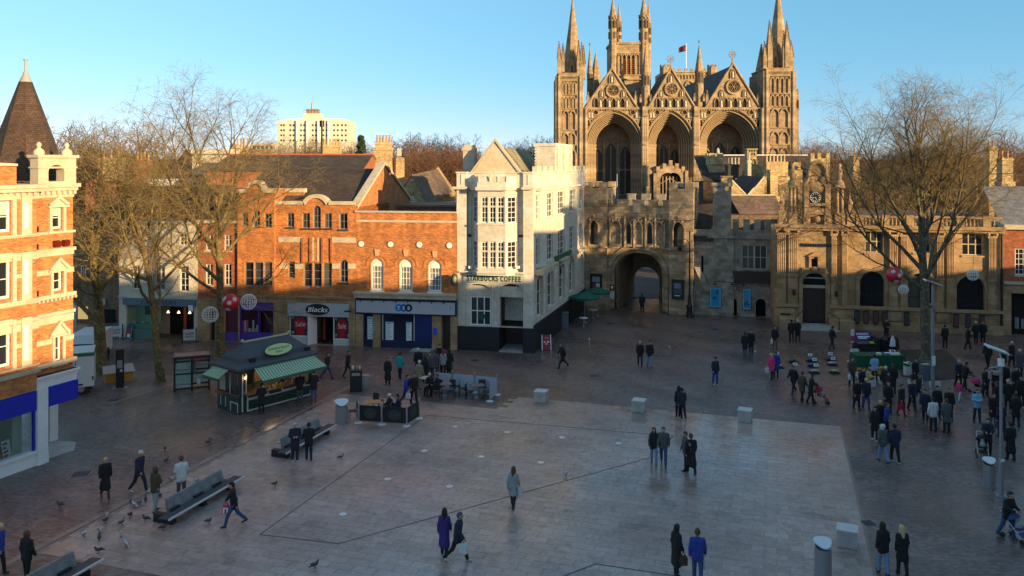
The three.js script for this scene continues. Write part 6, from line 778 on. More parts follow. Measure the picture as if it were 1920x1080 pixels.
// roofs and buildings behind the row
{
const P=(px,py,d)=>[(px-CX)*d/F,EYE-(py-HY)*d/F],T=(name,label,px,d,cat='building')=>{const o=thing(name,label,cat,(px-CX)*d/F,0,-d);return[o,(p)=>(p-px)*d/F,(q,z=0)=>EYE-(q-HY)*(d-z)/F];};
const gableRoof=(o,x0,x1,e,r,z0,z1,m,wm)=>{const a=$(),zc=(z0+z1)/2;a.quad([x0,e,z1],[x1,e,z1],[x1,r,zc],[x0,r,zc]);a.quad([x1,e,z0],[x0,e,z0],[x0,r,zc],[x1,r,zc]);a.build('roof',m,o);const w=$();w.box(x0+.1,0,z0+.1,x1-.1,e,z1-.1);w.tri([x1-.1,e,z1],[x1-.1,e,z0],[x1-.1,r,zc]);w.tri([x0+.1,e,z0],[x0+.1,e,z1],[x0+.1,r,zc]);w.build('wall',wm,o);};
{const[o,X,Y]=T('slate_roofed_house','long house with a dark slate roof and red ridge behind the outdoor shop',565,90);gableRoof(o,X(430),X(700),Y(322,6),Y(290),-7,7,M.slate,M.brickRed);const k=$();k.box(X(430),Y(290)-.05,-.2,X(700),Y(288.3),.2);k.build('ridge',mat(.35,.09,.05,.8),o);}
{const[o,X,Y]=T('chimney_gable','buff brick gable wall narrowing to a broad chimney with pots',718,92);const g=$();g.ext([[X(690),0],[X(737),0],[X(741),Y(345)],[X(735),Y(318)],[X(733),Y(282)],[X(702),Y(282)],[X(697),Y(310)],[X(690),Y(322)]],-1.4,0,[],true);g.ext([[X(737),0],[X(754),0],[X(754),Y(296)],[X(745),Y(293)],[X(742),Y(296)]],-2,-.2,[],true);g.box(X(700),Y(282),-1.5,X(735),Y(276),.1);g.build('wall',M.brickBuff,o);chimney(o,X(717.5),Y(276),-.7,X(732)-X(703),Y(268)-Y(276)+.1,1.2,M.brickBuff,5);const c=$();c.box(X(743),Y(292),-1.3,X(750),Y(278),-.7);c.build('flue',M.trim,o);const w=$();w.box(X(738),Y(348),-.1,X(741),Y(332),.05);w.build('window',M.white,o);}
{const[o,X,Y]=T('stone_gabled_house','old rubble stone house with a tiled roof and upright gables',795,84);const g=$();g.ext([[X(748),0],[X(803),0],[X(803),Y(383)],[X(773),Y(328)],[X(748),Y(366)]],-.4,0,[],true);g.build('gable',M.rubble,o);const r=$();r.quad([X(803),Y(384),.1],[X(836),Y(365),-9],[X(806),Y(318),-9],[X(772),Y(327),.1]);r.quad([X(772),Y(327),.1],[X(806),Y(318),-9],[X(790),Y(350),-9],[X(746),Y(368),.1]);r.build('roof',M.oldTile,o);const b=$();b.ext([[X(800),0],[X(842),0],[X(842),Y(366)],[X(806),Y(313)],[X(796),Y(330)]],-9.6,-9,[],true);b.box(X(803),0,-9,X(842),Y(384),-.2);b.build('rear_gable',M.rubble,o);win(o,X(768),Y(379),X(776),Y(368),{z:.03,cols:2,rows:2,fw:.06});}
{const[o,X,Y]=T('rear_wing','dark flat roofed wing behind the brick bank',795,74);const g=$();g.box(X(742),0,-5,X(856),Y(388),0);g.box(X(741),Y(388),-5.2,X(857),Y(384.5),.2);g.build('wall',M.brickBrown,o);}
const st=(label,px,d,w,yT,yB,pots,m=M.brickBuff)=>{const[o,X,Y]=T('chimney_stack',label,px,d,'chimney');chimney(o,0,Y(yB),0,w,Y(yT)-Y(yB),1.1,m,pots);const b=$();b.box(-w/2-.15,0,-.7,w/2+.15,Y(yB),.7);b.build('base_wall',m,o);};
st('wide chimney with a row of pots above the outdoor shop roof',622,104,2.3,272,292,6);st('chimney with six pots at the far end of the slate roof',452,96,1.9,273,292,5);st('narrow brick chimney among branches behind the coffee shop',268,92,1.6,300,340,4,M.brickRed);
st('pale stone chimney among the brown trees behind the last bank windows',1858,96,.95,276,330,2,M.rubble);st('squat pale chimney at the end of the clock bank roof',1884,92,1.2,296,340,2,M.rubble);st('thin chimney among the trees between clock gable and large tree',1602,98,.7,292,330,1,M.brickBuff);
{const[o,X,Y]=T('flue_pipe','tall thin dark flue pipe above the slate roof',603.5,102,'flue');const p=$();p.cyl(0,0,0,.14,Y(258),.14,7);p.cyl(0,Y(238),0,.3,Y(226),.3,8);p.cyl(0,Y(258),0,.12,Y(238),.12,7);p.build('pipe',M.iron,o);}
// dark houses behind the left trees
{const[o,X,Y]=T('narrow_house','narrow shaded house squeezed beside the stucco coffee shop',190,73);gableRoof(o,X(140),X(224),Y(425),Y(378),-10,0,M.tile,M.brickBrown);const s=$();s.box(X(190),Y(572),.02,X(198),Y(560),.1);s.box(X(176),Y(572),.02,X(186),Y(562),.1);s.build('shop_sign',M.offWhite,o);for(const p of[152,176])win(o,X(p),Y(520),X(p+9),Y(498),{z:.03,cols:2,rows:2});const y=$();y.box(X(147),Y(598),.02,X(165),Y(575),.08);y.build('lit_window',new THREE.MeshStandardMaterial({color:C(.5,.42,.2),emissive:C(.9,.62,.2),emissiveIntensity:.22}),o);const d=$();d.box(X(187),0,.02,X(216),Y(580),.05);d.build('doorway',M.void,o);}
{const[o,X,Y]=T('brick_gable_house','house with a sunlit brick gable and chimney behind the first tree',190,88);const g=$();g.ext([[X(160),0],[X(204),0],[X(204),Y(370)],[X(186),Y(332)],[X(160),Y(345)]],-8,0,[],true);g.build('wall',M.brickRed,o);chimney(o,X(200),Y(340),-1,2.4,Y(296)-Y(340),1.2,M.brickBuff,3);const r=$();r.quad([X(204),Y(395),.1],[X(280),Y(395),.1],[X(280),Y(325),-6],[X(204),Y(325),-6]);r.box(X(204),0,-7,X(280),Y(396),0);r.build('roof',M.tile,o);const v=$();v.quad([X(200),Y(332),-5.1],[X(214),Y(332),-5.1],[X(217),Y(322),-6],[X(203),Y(322),-6]);v.build('skylight',M.glassPale,o);}
{const[o,X,Y]=T('white_gable_house','house with a white rendered end wall among branches',330,86);const g=$();g.box(X(277),0,-3,X(313),Y(336),0);g.build('white_wall',M.white,o);gableRoof(o,X(313),X(372),Y(392),Y(330),-9,-.4,M.tile,M.brickBrown);}
{const[o,X,Y]=T('tiled_terrace','terrace with a mossy tiled roof and pale parapet beyond the coffee shop',400,98);gableRoof(o,X(335),X(440),Y(330),Y(280),-8,4,M.tile,M.brickBrown);const p=$();p.box(X(385),Y(290),4,X(470),Y(281),4.4);p.box(X(385),0,3.6,X(470),Y(290),4);p.build('parapet',M.stucco,o);}
// white tower block
{const[o,X,Y]=T('tower_block','white tower block with a stepped roof plant and aerial on the skyline',588,430);const w=$();w.box(X(520),0,-18,X(655),Y(226),0);w.box(X(536),Y(226),-16,X(640),Y(222),-2);w.box(X(566),Y(222),-12,X(597),Y(212),-3);w.build('wall',new THREE.MeshStandardMaterial({map:plainTex([.62,.57,.46],.2,59,20),roughness:.85}),o);for(const[a,b]of[[556,559],[575,579],[596,600],[615,619]]){const v=$();v.box(X(a),0,0,X(b),Y(226),1.2);v.build('pier',M.white,o);}const pn=$();pn.box(X(570),Y(212),-10,X(592),Y(203),-4);pn.build('plant_room',mat(.30,.19,.11,.8),o);const rl=$();for(let i=0;i<6;i++)rl.cyl(X(566+i*6),Y(212),-3,.12,Y(205),.12,4);rl.box(X(566),Y(206),-3.2,X(597),Y(205.4),-3);rl.cyl(X(580),Y(203),-7,.7,Y(190),.5,6);rl.cyl(X(580),Y(190),-7,.12,Y(177),.1,4);rl.build('aerial',M.galv,o);for(const p of[526,531,543,549,563,569,585,591,605,611,625,632,640,647])for(const q of[233,242.5,252,261.5]){const m=$();m.box(X(p),Y(q+3.4),-.1,X(p+3),Y(q),.15);m.build('window',M.glass,o);}}
{const R=rng(77);for(let i=0;i<0;i++)R();const[o,X,Y]=T('low_block','low pale flat roofed block at the foot of the tower block',500,300);const w=$();w.box(X(470),0,-10,X(512),Y(268),0);w.build('wall',M.stucco,o);for(let i=0;i<5;i++){const m=$();m.box(X(474+i*8),Y(280),0,X(479+i*8),Y(273),.1);m.build('window',M.glass,o);}}
tag((()=>{const m=$(),R=rng(4),pts=[];for(let i=0;i<=60;i++){const x=-700+i*24;pts.push([x,18+9*fbm(i/60,.3,5,5,88)]);}for(let i=0;i<60;i++){const[a,h]=pts[i],[b,k]=pts[i+1];m.quad([a,0,-520],[b,0,-520],[b,k*.8,-540],[a,h*.8,-540]);m.quad([a,h*.8,-540],[b,k*.8,-540],[b,0,-620],[a,0,-620]);}return m.build('wooded_ridge',new THREE.MeshStandardMaterial({map:plainTex([.07,.055,.04],.9,89,40),roughness:1}),scene);})(),null,null,null,'structure');
}
// snack kiosk
{
const c0=ground(449,778),dir=[.626,-.78],t=thing('kiosk','dark green snack kiosk with a grey hipped roof, striped awning and oval sign','kiosk',c0[0],0,c0[1],Math.atan2(-dir[1],dir[0])),L=4.95,D=2.2,G=mat(.02,.042,.032,.4),W=M.offWhite,gl=mat(.02,.02,.02,.1);
// x along the long counter side, z out of it
const b=$();b.box(0,0,-D,L,.98,-.06);b.box(0,2.25,-D,L,2.5,0);for(const x of[0,L-.14])for(const z of[-D,-.14])b.box(x,.98,z,x+.14,2.25,z+.14);b.box(.14,.98,-D,L-.14,2.25,-D+.06);b.box(.9,1.3,-.12,.98,2.25,-.04);b.build('body',G,t);
const tr=$();const frame=(x0,y0,x1,y1)=>{tr.box(x0,y0,-.06,x0+.06,y1,.01);tr.box(x1-.06,y0,-.06,x1,y1,.01);tr.box(x0+.06,y0,-.06,x1-.06,y0+.07,.012);tr.box(x0+.06,y1-.05,-.06,x1-.06,y1,.012);};frame(.5,.06,L-.05,.72);frame(.5,.74,1.9,.98);frame(2.8,.74,4.5,.98);tr.box(.16,.1,-.05,.22,2.2,.02);tr.box(.42,.98,-.05,.47,2.2,.0);for(const z of[-1.9,-1.4])tr.box(-.01,.25,z,.0,.8,z+.06);tr.box(-.02,.08,-.9,0,.62,-.84);tr.box(-.02,.08,-.2,0,.62,-.14);tr.box(-.02,.56,-.84,0,.62,-.2);tr.box(-.02,1.0,-.95,0,2.2,-.9);buildEach(tr,'white_trim',W,t);
const ct=$();ct.box(.3,1.02,-.55,L-.1,1.08,.32);ct.build('counter',M.wood,t);const sc=$();sc.slab([[-.35,-1.9],[-.42,-1.5],[-.35,-1.1],[0,-.95],[0,-2.1]],1.02,1.07);sc.box(-.1,1.02,-.95,0,1.06,0);sc.build('side_shelf',M.wood,t);
const iw=$();iw.box(.2,1.0,-D+.07,L-.2,2.25,-D+.1);iw.box(.2,2.2,-D+.1,L-.2,2.24,-.2);iw.build('inner_wall',mat(.32,.22,.11,.7),t);const mp=$();mp.box(-.03,1.15,-1.95,0,2.05,-1.35);buildEach(mp,'menu_board',mat(.42,.36,.24,.6),t);const m2=$();m2.box(1.1,1.25,-1.2,1.7,2.05,-1.15);buildEach(m2,'menu_board',mat(.07,.055,.045,.6),t);
const sg=$();for(const z of[-1.25,-.55])sg.box(-.012,1.0,z-.25,-.006,2.2,z+.3);sg.build('window',gl,t);
const stripe=printed(4.6,1.4,(x,w,h)=>{for(let i=0;i<44;i++){x.fillStyle=i%2?'#64896a':'#a9bf9f';x.fillRect(w*i/44,0,w/44+1,h);}},512);
const aw=(p,q,r,s,name)=>{const m=$(),tri=(a,b2,c,ua,ub,uc)=>{m.tri(a,b2,c);const k=m.u.length;[ua,ub,uc].forEach((u,i)=>{m.u[k-6+i*2]=u[0];m.u[k-5+i*2]=u[1];});};tri(p,q,r,[0,0],[1,0],[1,1]);tri(p,r,s,[0,0],[1,1],[0,1]);m.build(name,stripe,t);const v=$();const e=(a,k)=>[a[0],a[1]-k,a[2]];v.quad(e(p,.16),e(q,.16),q,p);v.quad(e(s,.03),e(p,.03),e(q,.03),e(r,.03));v.build('valance',mat(.05,.11,.065,.7),t);};
aw([.6,2.0,1.35],[L+.1,2.0,1.35],[L-.1,2.5,.3],[.75,2.5,.3],'awning');aw([-1.0,2.12,-2.15],[-1.0,2.12,-.5],[-.3,2.5,-.55],[-.3,2.5,-2.05],'side_awning');
const rs=mat(.06,.064,.074,.7),rf=$(),loop=(x0,z0,x1,z1,y)=>[[x0,y,z1],[x1,y,z1],[x1,y,z0],[x0,y,z0]],e0=loop(-.35,-D-.35,L+.3,.35,2.5),e1=loop(-.35,-D-.35,L+.3,.35,2.62),e2=loop(.1,-D+.1,L-.15,-.1,2.82),e3=loop(.15,-D+.15,L-.2,-.15,3.02),e4=loop(.55,-1.5,L-.5,-.7,3.35),e5=loop(1.0,-1.16,L-.9,-1.1,3.72);rf.hull(e0,e1).hull(e1,e2).hull(e2,e3).hull(e3,e4).hull(e4,e5);rf.fan([...e0].reverse());rf.build('roof',rs,t);
const rd=$();rd.tube([.95,3.74,-1.13],[L-.85,3.74,-1.13],.07,.07,6);rd.ball(.92,3.82,-1.13,.11);rd.ball(L-.85,3.82,-1.13,.11);rd.build('ridge',mat(.42,.36,.22,.6),t);const rb=$();for(const x of[.7,4.5])rb.box(x,2.78,-.2,x+.35,3.0,.02);buildEach(rb,'roof_vent',M.iron,t);
const ov=$(),el=[];for(let i=0;i<32;i++)el.push([Math.cos(i/32*6.2832)*.98,Math.sin(i/32*6.2832)*.36]);ov.ext(el,0,.06);const o2=$();o2.ext(el.map(([x,y])=>[x*.95,y*.9]),.06,.075);const sgn=ov.build('oval_sign',M.iron,t);sgn.position.set(2.55,3.22,.0);sgn.rotation.x=-.42;const fc=meshOf(o2.geom(),null,'sign_face',sgn);{const u=fc.geometry.attributes.uv.array,ps=fc.geometry.attributes.position.array;for(let i=0;i<u.length/2;i++){u[i*2]=(ps[i*3]+.98)/1.96;u[i*2+1]=(ps[i*3+1]+.36)/.72;}fc.material=printed(1.96,.72,(x,w,h)=>{x.fillStyle='#b9c98e';x.fillRect(0,0,w,h);x.fillStyle='#20301c';x.font=`bold ${h * .25}px sans-serif`;x.textAlign='center';x.fillText('Cathedral Square',w/2,h*.48,w*.74);x.fillText('Diner',w/2,h*.76);},512);}
const ru=$();ru.box(.55,.2,-.05,.6,.25,.0);for(let i=0;i<16;i++){const a=i/15*Math.PI;ru.tube([2.2+i*.12,.28+.22*Math.sin(a),-.05],[2.32+i*.12,.28+.22*Math.sin(a+.2),-.05],.012,.012,4);}ru.build('painted_scroll',mat(.14,.17,.12,.6),t);
const bulb=$();bulb.ball(.33,2.0,.05,.07);const bp=bulb.build('lamp_bulb',new THREE.MeshStandardMaterial({color:C(1,.8,.5),emissive:C(1,.6,.22),emissiveIntensity:2.2}),t);const pl=new THREE.PointLight(C(1,.62,.28),.12,9,2);pl.position.set(.33,2.0,.05);pl.castShadow=true;t.add(pl);const tub=$();tub.box(1.6,2.1,-1.4,4.4,2.16,-1.3);tub.build('strip_lamp',new THREE.MeshStandardMaterial({color:C(1,.9,.7),emissive:C(1,.72,.4),emissiveIntensity:1.1}),t);const p2=new THREE.PointLight(C(1,.7,.4),.6,8,2);p2.shadow.radius=15;p2.position.set(3,2.05,-1.35);p2.castShadow=true;t.add(p2);
// jars and bottles stand on the counter, things of their own
const R=rng(8),cols=[[.5,.06,.03],[.6,.4,.05],[.5,.45,.4],[.08,.2,.05],[.4,.2,.08],[.15,.2,.35]],up=V(0,1,0);
for(let i=0;i<22;i++){const p=V(1.4+i*.145+R()*.05,1.08,-.32+R()*.42).applyAxisAngle(up,t.rotation.y).add(t.position),h=.13+R()*.16,c=cols[i%6],o=thing(i%3?'jar':'bottle',`small ${['dark red', 'yellow', 'grey', 'green', 'orange', 'blue'][i % 6]} ${i % 3 ? 'jar' : 'bottle'} standing on the kiosk counter`,i%3?'jar':'bottle',p.x,p.y,p.z,0,i%3?'jars on the kiosk counter':'bottles on the kiosk counter');const m=$();m.lathe(i%3?[[.05,0],[.055,.02],[.055,h*.7],[.045,h*.8]]:[[.035,0],[.04,.02],[.04,h*.6],[.015,h*.85],[.015,h]],0,0,0,8);m.build('glass',mat(...c,.35),o);const k=$();k.lathe([[.001,.03],[.045,.03],[.045,0]],0,i%3?h*.8:h,0,8);if(!(i%3))k.p.forEach((q,j)=>{if(j%3!==1)k.p[j]=q*.4;});k.build('lid',i%2?M.white:mat(.45,.05,.03,.5),o);}
}
// street furniture
{
const[x,z]=ground(360,729),t=thing('telephone_booth','double glazed telephone booth with dark frame and red strip','telephone booth',x,0,z,.35),W=2.0,D=1.05,H=2.2;const f=$();for(const px of[-W/2,0,W/2])for(const pz of[-D/2,D/2])f.box(px-.05,0,pz-.05,px+.05,H-.15,pz+.05);for(const y of[.15,1.05,H-.4]){for(const pz of[-D/2,D/2])f.box(-W/2+.05,y,pz-.04,W/2-.05,y+.09,pz+.04);for(const px of[-W/2,W/2])f.box(px-.04,y,-D/2+.05,px+.04,y+.09,D/2-.05);}f.build('frame',M.black,t);const r=$();r.box(-W/2-.08,H-.18,-D/2-.08,W/2+.08,H-.05,D/2+.08);r.build('canopy',M.iron,t);const rt=$();rt.box(-W/2-.02,H-.05,-D/2-.02,W/2+.02,H-.02,D/2+.02);rt.build('roof',mat(.22,.13,.115,.5),t);
for(const[a,b,z0]of[[-W/2+.05,-.05,D/2],[.05,W/2-.05,-D/2],[-W/2+.05,-.05,-D/2]])for(const[y0,y1]of[[.24,1.05],[1.14,H-.4]]){const p=$();p.box(a,y0,z0-.006,b,y1,z0+.006);p.build('pane',new THREE.MeshPhysicalMaterial({color:C(.75,.9,.88),roughness:.05,transmission:.85,thickness:0}),t);}const bk=$();bk.box(-.04,.2,-D/2+.05,.04,H-.2,D/2-.05);bk.build('back_panel',M.black,t);for(const s of[-1,1]){const q=$();q.box(s>0?.05:-.2,1.1,-.2,s>0?.2:-.05,1.7,.2);q.build('payphone',mat(.16,.18,.2,.4),t);}const red=$();red.box(.12,H-.34,D/2+.045,.82,H-.22,D/2+.06);red.build('red_sign',printed(.7,.12,(c,w,h)=>{c.fillStyle='#a81a2c';c.fillRect(0,0,w,h);c.fillStyle='#ddd';c.fillRect(w*.3,h*.3,w*.4,h*.4);},64),t);const st=$();st.box(.3,.4,D/2-.02,.5,.75,D/2+.01);st.build('notice',M.offWhite,t);const ht=$();for(let i=0;i<8;i++)ht.box(W/2+.085,H-.15,-.45+i*.12,W/2+.09,H-.08,-.38+i*.12);ht.build('sign_letter',M.white,t);}
{const[x,z]=ground(225,727),t=thing('information_pillar','slim black pillar with a pale notice on its face','pillar',x,0,z,.25),b=$();b.box(-.22,.02,-.14,.22,2.42,.14);b.build('body',M.black,t);const f=$();f.box(-.4,0,-.3,.4,.02,.3);f.build('base_plate',M.galv,t);flatSign(t,'notice',-.14,1.25,.17,1.75,.14,mat(.25,.27,.3,.5),.01);flatSign(t,'sticker',.02,1.02,.17,1.18,.14,M.offWhite,.01);}
{const[x,z]=ground(222,714),t=thing('grit_box','yellow grit box with a pinkish sloping lid behind the black pillar','grit box',x,0,z,.55),b=$();b.ext([[-.8,0],[.8,0],[.86,.62],[-.86,.62]],-.38,.38,[],true);b.build('box',mat(.46,.24,.03,.7),t);const l=$();l.quad([-.95,.64,.5],[.95,.64,.5],[.88,.95,-.45],[-.88,.95,-.45]);l.quad([-.95,.6,.5],[.95,.6,.5],[.95,.64,.5],[-.95,.64,.5]);l.tri([.95,.62,.5],[.88,.62,-.45],[.88,.95,-.45]);l.tri([-.88,.62,-.45],[-.95,.62,.5],[-.88,.95,-.45]);l.build('lid',mat(.45,.36,.33,.6),t);const s=$();s.box(-.12,.2,.38,.12,.34,.4);s.build('latch',M.darkWood,t);}
// pale cube seats
[[1015,756,'pale granite cube seat at the edge of the slabs, nearest the coffee house',.2],[1200,774,'pale granite cube seat between the pair in black and the couple walking',.15],[1400,793,'pale granite cube seat at the corner of the slabs',.1],[1595,1030,'large granite cube seat nearest the litter bin with the white lid',.1]].forEach(([px,py,l,r])=>{const[x,z]=ground(px,py),t=thing('cube_seat',l,'stone seat',x,0,z-.3,-GA+r-.2),b=$();b.box(-.35,.05,-.33,.35,.62,.33);b.box(-.31,.01,-.29,.31,.05,.29);b.build('block',M.granite,t);const c=$();c.box(-.37,.62,-.35,.37,.67,.35);c.build('top',mat(.52,.50,.48,.5),t);});
// litter bins: a cylinder with a slanted lid
{
const mk=(px,py,label,r,h,turn)=>{const[x,z]=ground(px,py),t=thing('litter_bin',label,'litter bin',x,0,z-r,turn,'grey litter bins'),b=$();b.cyl(0,0,0,r,h*.8,r,24);b.cyl(0,0,0,r+.03,.06,r+.03,24);b.build('body',M.galv,t);const k=$();for(const s of[-1,1])k.box(s*r*.55-.05,h*.8,-r*.6,s*r*.55+.05,h*.93,r*.3);k.cyl(0,h*.72,0,r*.98,h*.84,r*.55,20);buildEach(k,'bin_mouth',M.black,t);const l=$(),p=[];for(let i=0;i<30;i++){const a=i/30*6.2832,q=r*(1.04+.12*Math.cos(3*(a+1.57)));p.push([Math.cos(a)*q,Math.sin(a)*q]);}l.ext(p,0,.05,[],true);const lid=l.build('lid',mat(.62,.63,.66,.35),t);lid.rotation.x=-Math.PI/2+.3;lid.position.set(0,h*.93,0);return t;};
mk(638,797,'grey litter bin with a slanted white lid at the end of the far bench',.34,1.2,.3);mk(1549,1090,'grey litter bin with a white triangular lid nearest the camera',.28,1.25,0);mk(1861,916,'grey litter bin beside the tall grey lamp post',.24,1.2,-.2);
const[x,z]=ground(1743,713),t=thing('drum_bin','wide blue grey drum bin by the soil bed','bin',x,0,z-.4),b=$();b.cyl(0,0,0,.5,1.0,.52,20,false);for(let i=0;i<16;i++)b.bar(.52*Math.sin(i*.3927),.5,.52*Math.cos(i*.3927),.06,.95,.04,i*.3927);b.build('drum',mat(.11,.13,.17,.5),t);const f=$();f.cyl(0,.8,0,.48,.86,.48,14);f.build('rubbish',mat(.12,.1,.06,.9),t);const e=$();e.cyl(0,.97,0,.55,1.03,.55,20,false);e.build('rim',M.galv,t);const q=$();q.box(-.25,.86,-.2,.2,.96,.1);q.build('carton',mat(.5,.4,.15,.7),t);
const[x2,z2]=ground(666,735),s=thing('square_bin','black square litter bin with litter on its top','litter bin',x2,0,z2-.3,.15),c=$();c.box(-.36,0,-.34,.36,1.25,.34);c.box(-.39,1.25,-.37,.39,1.32,.37);c.build('body',M.black,s);const dd=$();dd.box(-.25,1.0,.34,.25,1.18,.36);dd.build('flap',M.galv,s);for(const[lx,m]of[[-.2,M.white],[.05,mat(.4,.3,.15,.7)],[.22,M.offWhite]]){const o=thing('paper_cup',['white paper cup standing on the black bin','brown paper cup standing on the black bin','grey paper cup standing on the black bin'][lx<0?0:lx<.1?1:2],'cup',x2+lx,1.32,z2-.3),k=$();k.lathe([[.05,0],[.07,.2],[.075,.2],[.055,.21],[.001,.2]],0,0,0,9);k.build('cup',m,o);}
const[x3,z3]=ground(681,731),u=thing('grey_cabinet','low grey steel cabinet next to the black bin','cabinet',x3,0,z3-.3,.15),w=$();w.box(-.3,0,-.25,.3,.85,.25);w.build('cabinet',M.galv,u);const w2=$();w2.box(-.26,.05,.25,.26,.8,.262);w2.build('door',M.steel,u);
const[x4,z4]=ground(1057,618),v=thing('utility_cabinet','tall blue grey utility cabinet beside the coffee house plinth','cabinet',x4,0,z4-.3,-.25),y=$();y.box(-.38,0,-.3,.38,1.35,.3);y.box(-.42,1.35,-.34,.42,1.42,.34);y.build('cabinet',mat(.12,.14,.18,.5),v);const y2=$();for(const s of[-1,1])y2.box(s*.19-.17,.1,.3,s*.19+.17,1.28,.315);y2.build('door',mat(.14,.16,.2,.5),v);
}
// slim white-capped bollards
[[1105,662,'slim pole bollard nearest the coffee house'],[1255,677,'slim pole bollard to the side of the walking couple'],[1416,687,'slim pole bollard behind the pair in black'],[1590,707,'slim pole bollard next to the flower trays']].forEach(([px,py,l])=>{const[x,z]=ground(px,py),t=thing('pole_bollard',l,'bollard',x,0,z,0,'slim pole bollards'),b=$();b.cyl(0,0,0,.045,1.02,.045,10);b.cyl(0,0,0,.08,.05,.08,10);b.build('post',M.galv,t);const c=$();c.ball(0,1.04,0,.06,.05,.06);c.build('cap',M.white,t);});
// benches: a long stone back slab between two edged seats
{
const mk=(px,py,label,L)=>{const D=F*(EYE-.42)/(py-HY),x=(px-CX)*D/F,z=-D,ux=-.316,uz=.949,t=thing('bench',label,'bench',x,0,z,Math.atan2(-uz,ux),'long benches with stone backs'),seat=mat(.05,.045,.05,.6);const s=$();for(let i=0;i<4;i++){s.box(0,.36,.06+i*.115,L,.4,.165+i*.115);}for(let i=0;i<4;i++)s.box(.5,.36,.78+i*.115,L*.62,.4,.885+i*.115);buildEach(s,'seat_slat',seat,t);const e=$();e.box(0,.35,0,L,.42,.05);buildEach(e,'steel_edge',mat(.62,.63,.66,.35,{metalness:.3}),t);const e2=$();e2.box(.5,.35,1.25,L*.75,.42,1.3);buildEach(e2,'steel_edge',mat(.62,.63,.66,.35,{metalness:.3}),t);const b=$(),xs=(X)=>[[X,.3,.58],[X,.3,.76],[X,.8,.86],[X,.8,.76]],A0=xs(L*.12),A1=xs(L*.84);b.hull(A0,A1).fan(A1).fan(A0.reverse());b.build('back_slab',new THREE.MeshStandardMaterial({map:plainTex([.19,.185,.19],.8,65,1.1),bumpMap:grain,bumpScale:.01,roughness:.7}),t);const bl=$();for(const p of[.5,L*.5,L-.5]){bl.box(p-.12,0,.2,p+.12,.35,1.1);}buildEach(bl,'foot',M.black,t);const ru=$();for(const p of[.9,L*.45,L*.75])ru.box(p,.4,.46,p+.5,.48,.56);buildEach(ru,'armrest',M.black,t);return t;};
mk(458,893,'long stone backed bench with pigeons around its near end',4.6);mk(195,1047,'long stone backed bench cut by the bottom edge, nearest the camera',4.6);mk(632,795,'long stone backed bench behind the two standing people, beside a grey bin',4.6);
}
// lamps and posts
{const[x,z]=ground(1293,595),t=thing('street_lamp','black cast iron street lamp with a curved arm before the gateway','street lamp',x,0,z),b=$();b.lathe([[.34,0],[.34,.12],[.26,.2],[.24,.9],[.3,.95],[.3,1.05],[.18,1.15],[.14,1.9],[.17,1.95],[.09,2.05],[.07,5.2],[.1,5.25],[.06,5.35],[.05,7.6],[.09,7.65],[.02,8.0]],0,0,0,12);b.build('column',M.iron,t);const a=$();let p=[0,6.4,0];for(let i=1;i<=10;i++){const th=i/10*Math.PI*.95,q=[-.45+.45*Math.cos(th),6.4+.75*Math.sin(th),0];a.tube(p,q,.04,.04,6);p=q;}a.build('arm',M.iron,t);const l=$();l.lathe([[.03,.12],[.24,0],[.2,-.3],[.08,-.42]],p[0],p[1],0,10);l.build('lamp_head',M.iron,t);const bn=$();bn.tube([-.35,5.0,0],[.35,5.0,0],.03,.03,6);buildEach(bn,'ladder_bar',M.iron,t);}
{const[x,z]=ground(1749,737),t=thing('floodlight_post','grey steel post with angled flat lamps in front of the large tree','lamp post',x,0,z),b=$();b.cyl(0,0,0,.12,6.6,.08,10);b.cyl(0,0,0,.2,.1,.2,10);b.build('post',M.galv,t);const l=$();l.bar(0,6.75,.1,1.3,.07,.35,.1,.2,-.35);l.build('lamp_head',M.steel,t);const m=$();m.bar(-.1,5.25,.2,.6,.06,.16,0,.1,-.95);m.build('lower_lamp',M.steel,t);const s=$();s.box(-.1,1.7,.1,.1,2.3,.13);s.build('sticker',M.white,t);}
{const[x,z]=ground(1877,931),t=thing('lamp_post','tall slim grey lamp post near the crowd with a flat lamp and camera bracket','lamp post',x,0,z),b=$();b.cyl(0,0,0,.1,1.6,.1,12);b.cyl(0,1.6,0,.068,5.75,.06,12);b.cyl(0,0,0,.18,.06,.18,12);b.build('post',M.galv,t);const c=$();c.cyl(0,5.5,0,.12,5.8,.13,12);c.cyl(0,5.8,0,.14,5.83,.02,12);c.build('cap',M.white,t);const a=$();a.tube([0,5.5,0],[-.55,5.42,.05],.025,.025,6);a.tube([0,5.3,0],[-.5,5.3,.05],.02,.02,6);a.bar(-.2,5.2,.05,.3,.12,.14);a.bar(-.5,5.12,.05,.1,.3,.1);a.build('camera_bracket',M.steel,t);const k=$();k.box(-.08,1.5,.1,.08,1.6,.12);k.build('sticker',M.white,t);const l=$();l.bar(-.18,6.2,0,1.12,.06,.36,.15,.3,-.36);l.tube([0,5.8,0],[-.1,6.2,0],.03,.03,6);l.build('lamp_head',mat(.5,.51,.51,.4),t);}
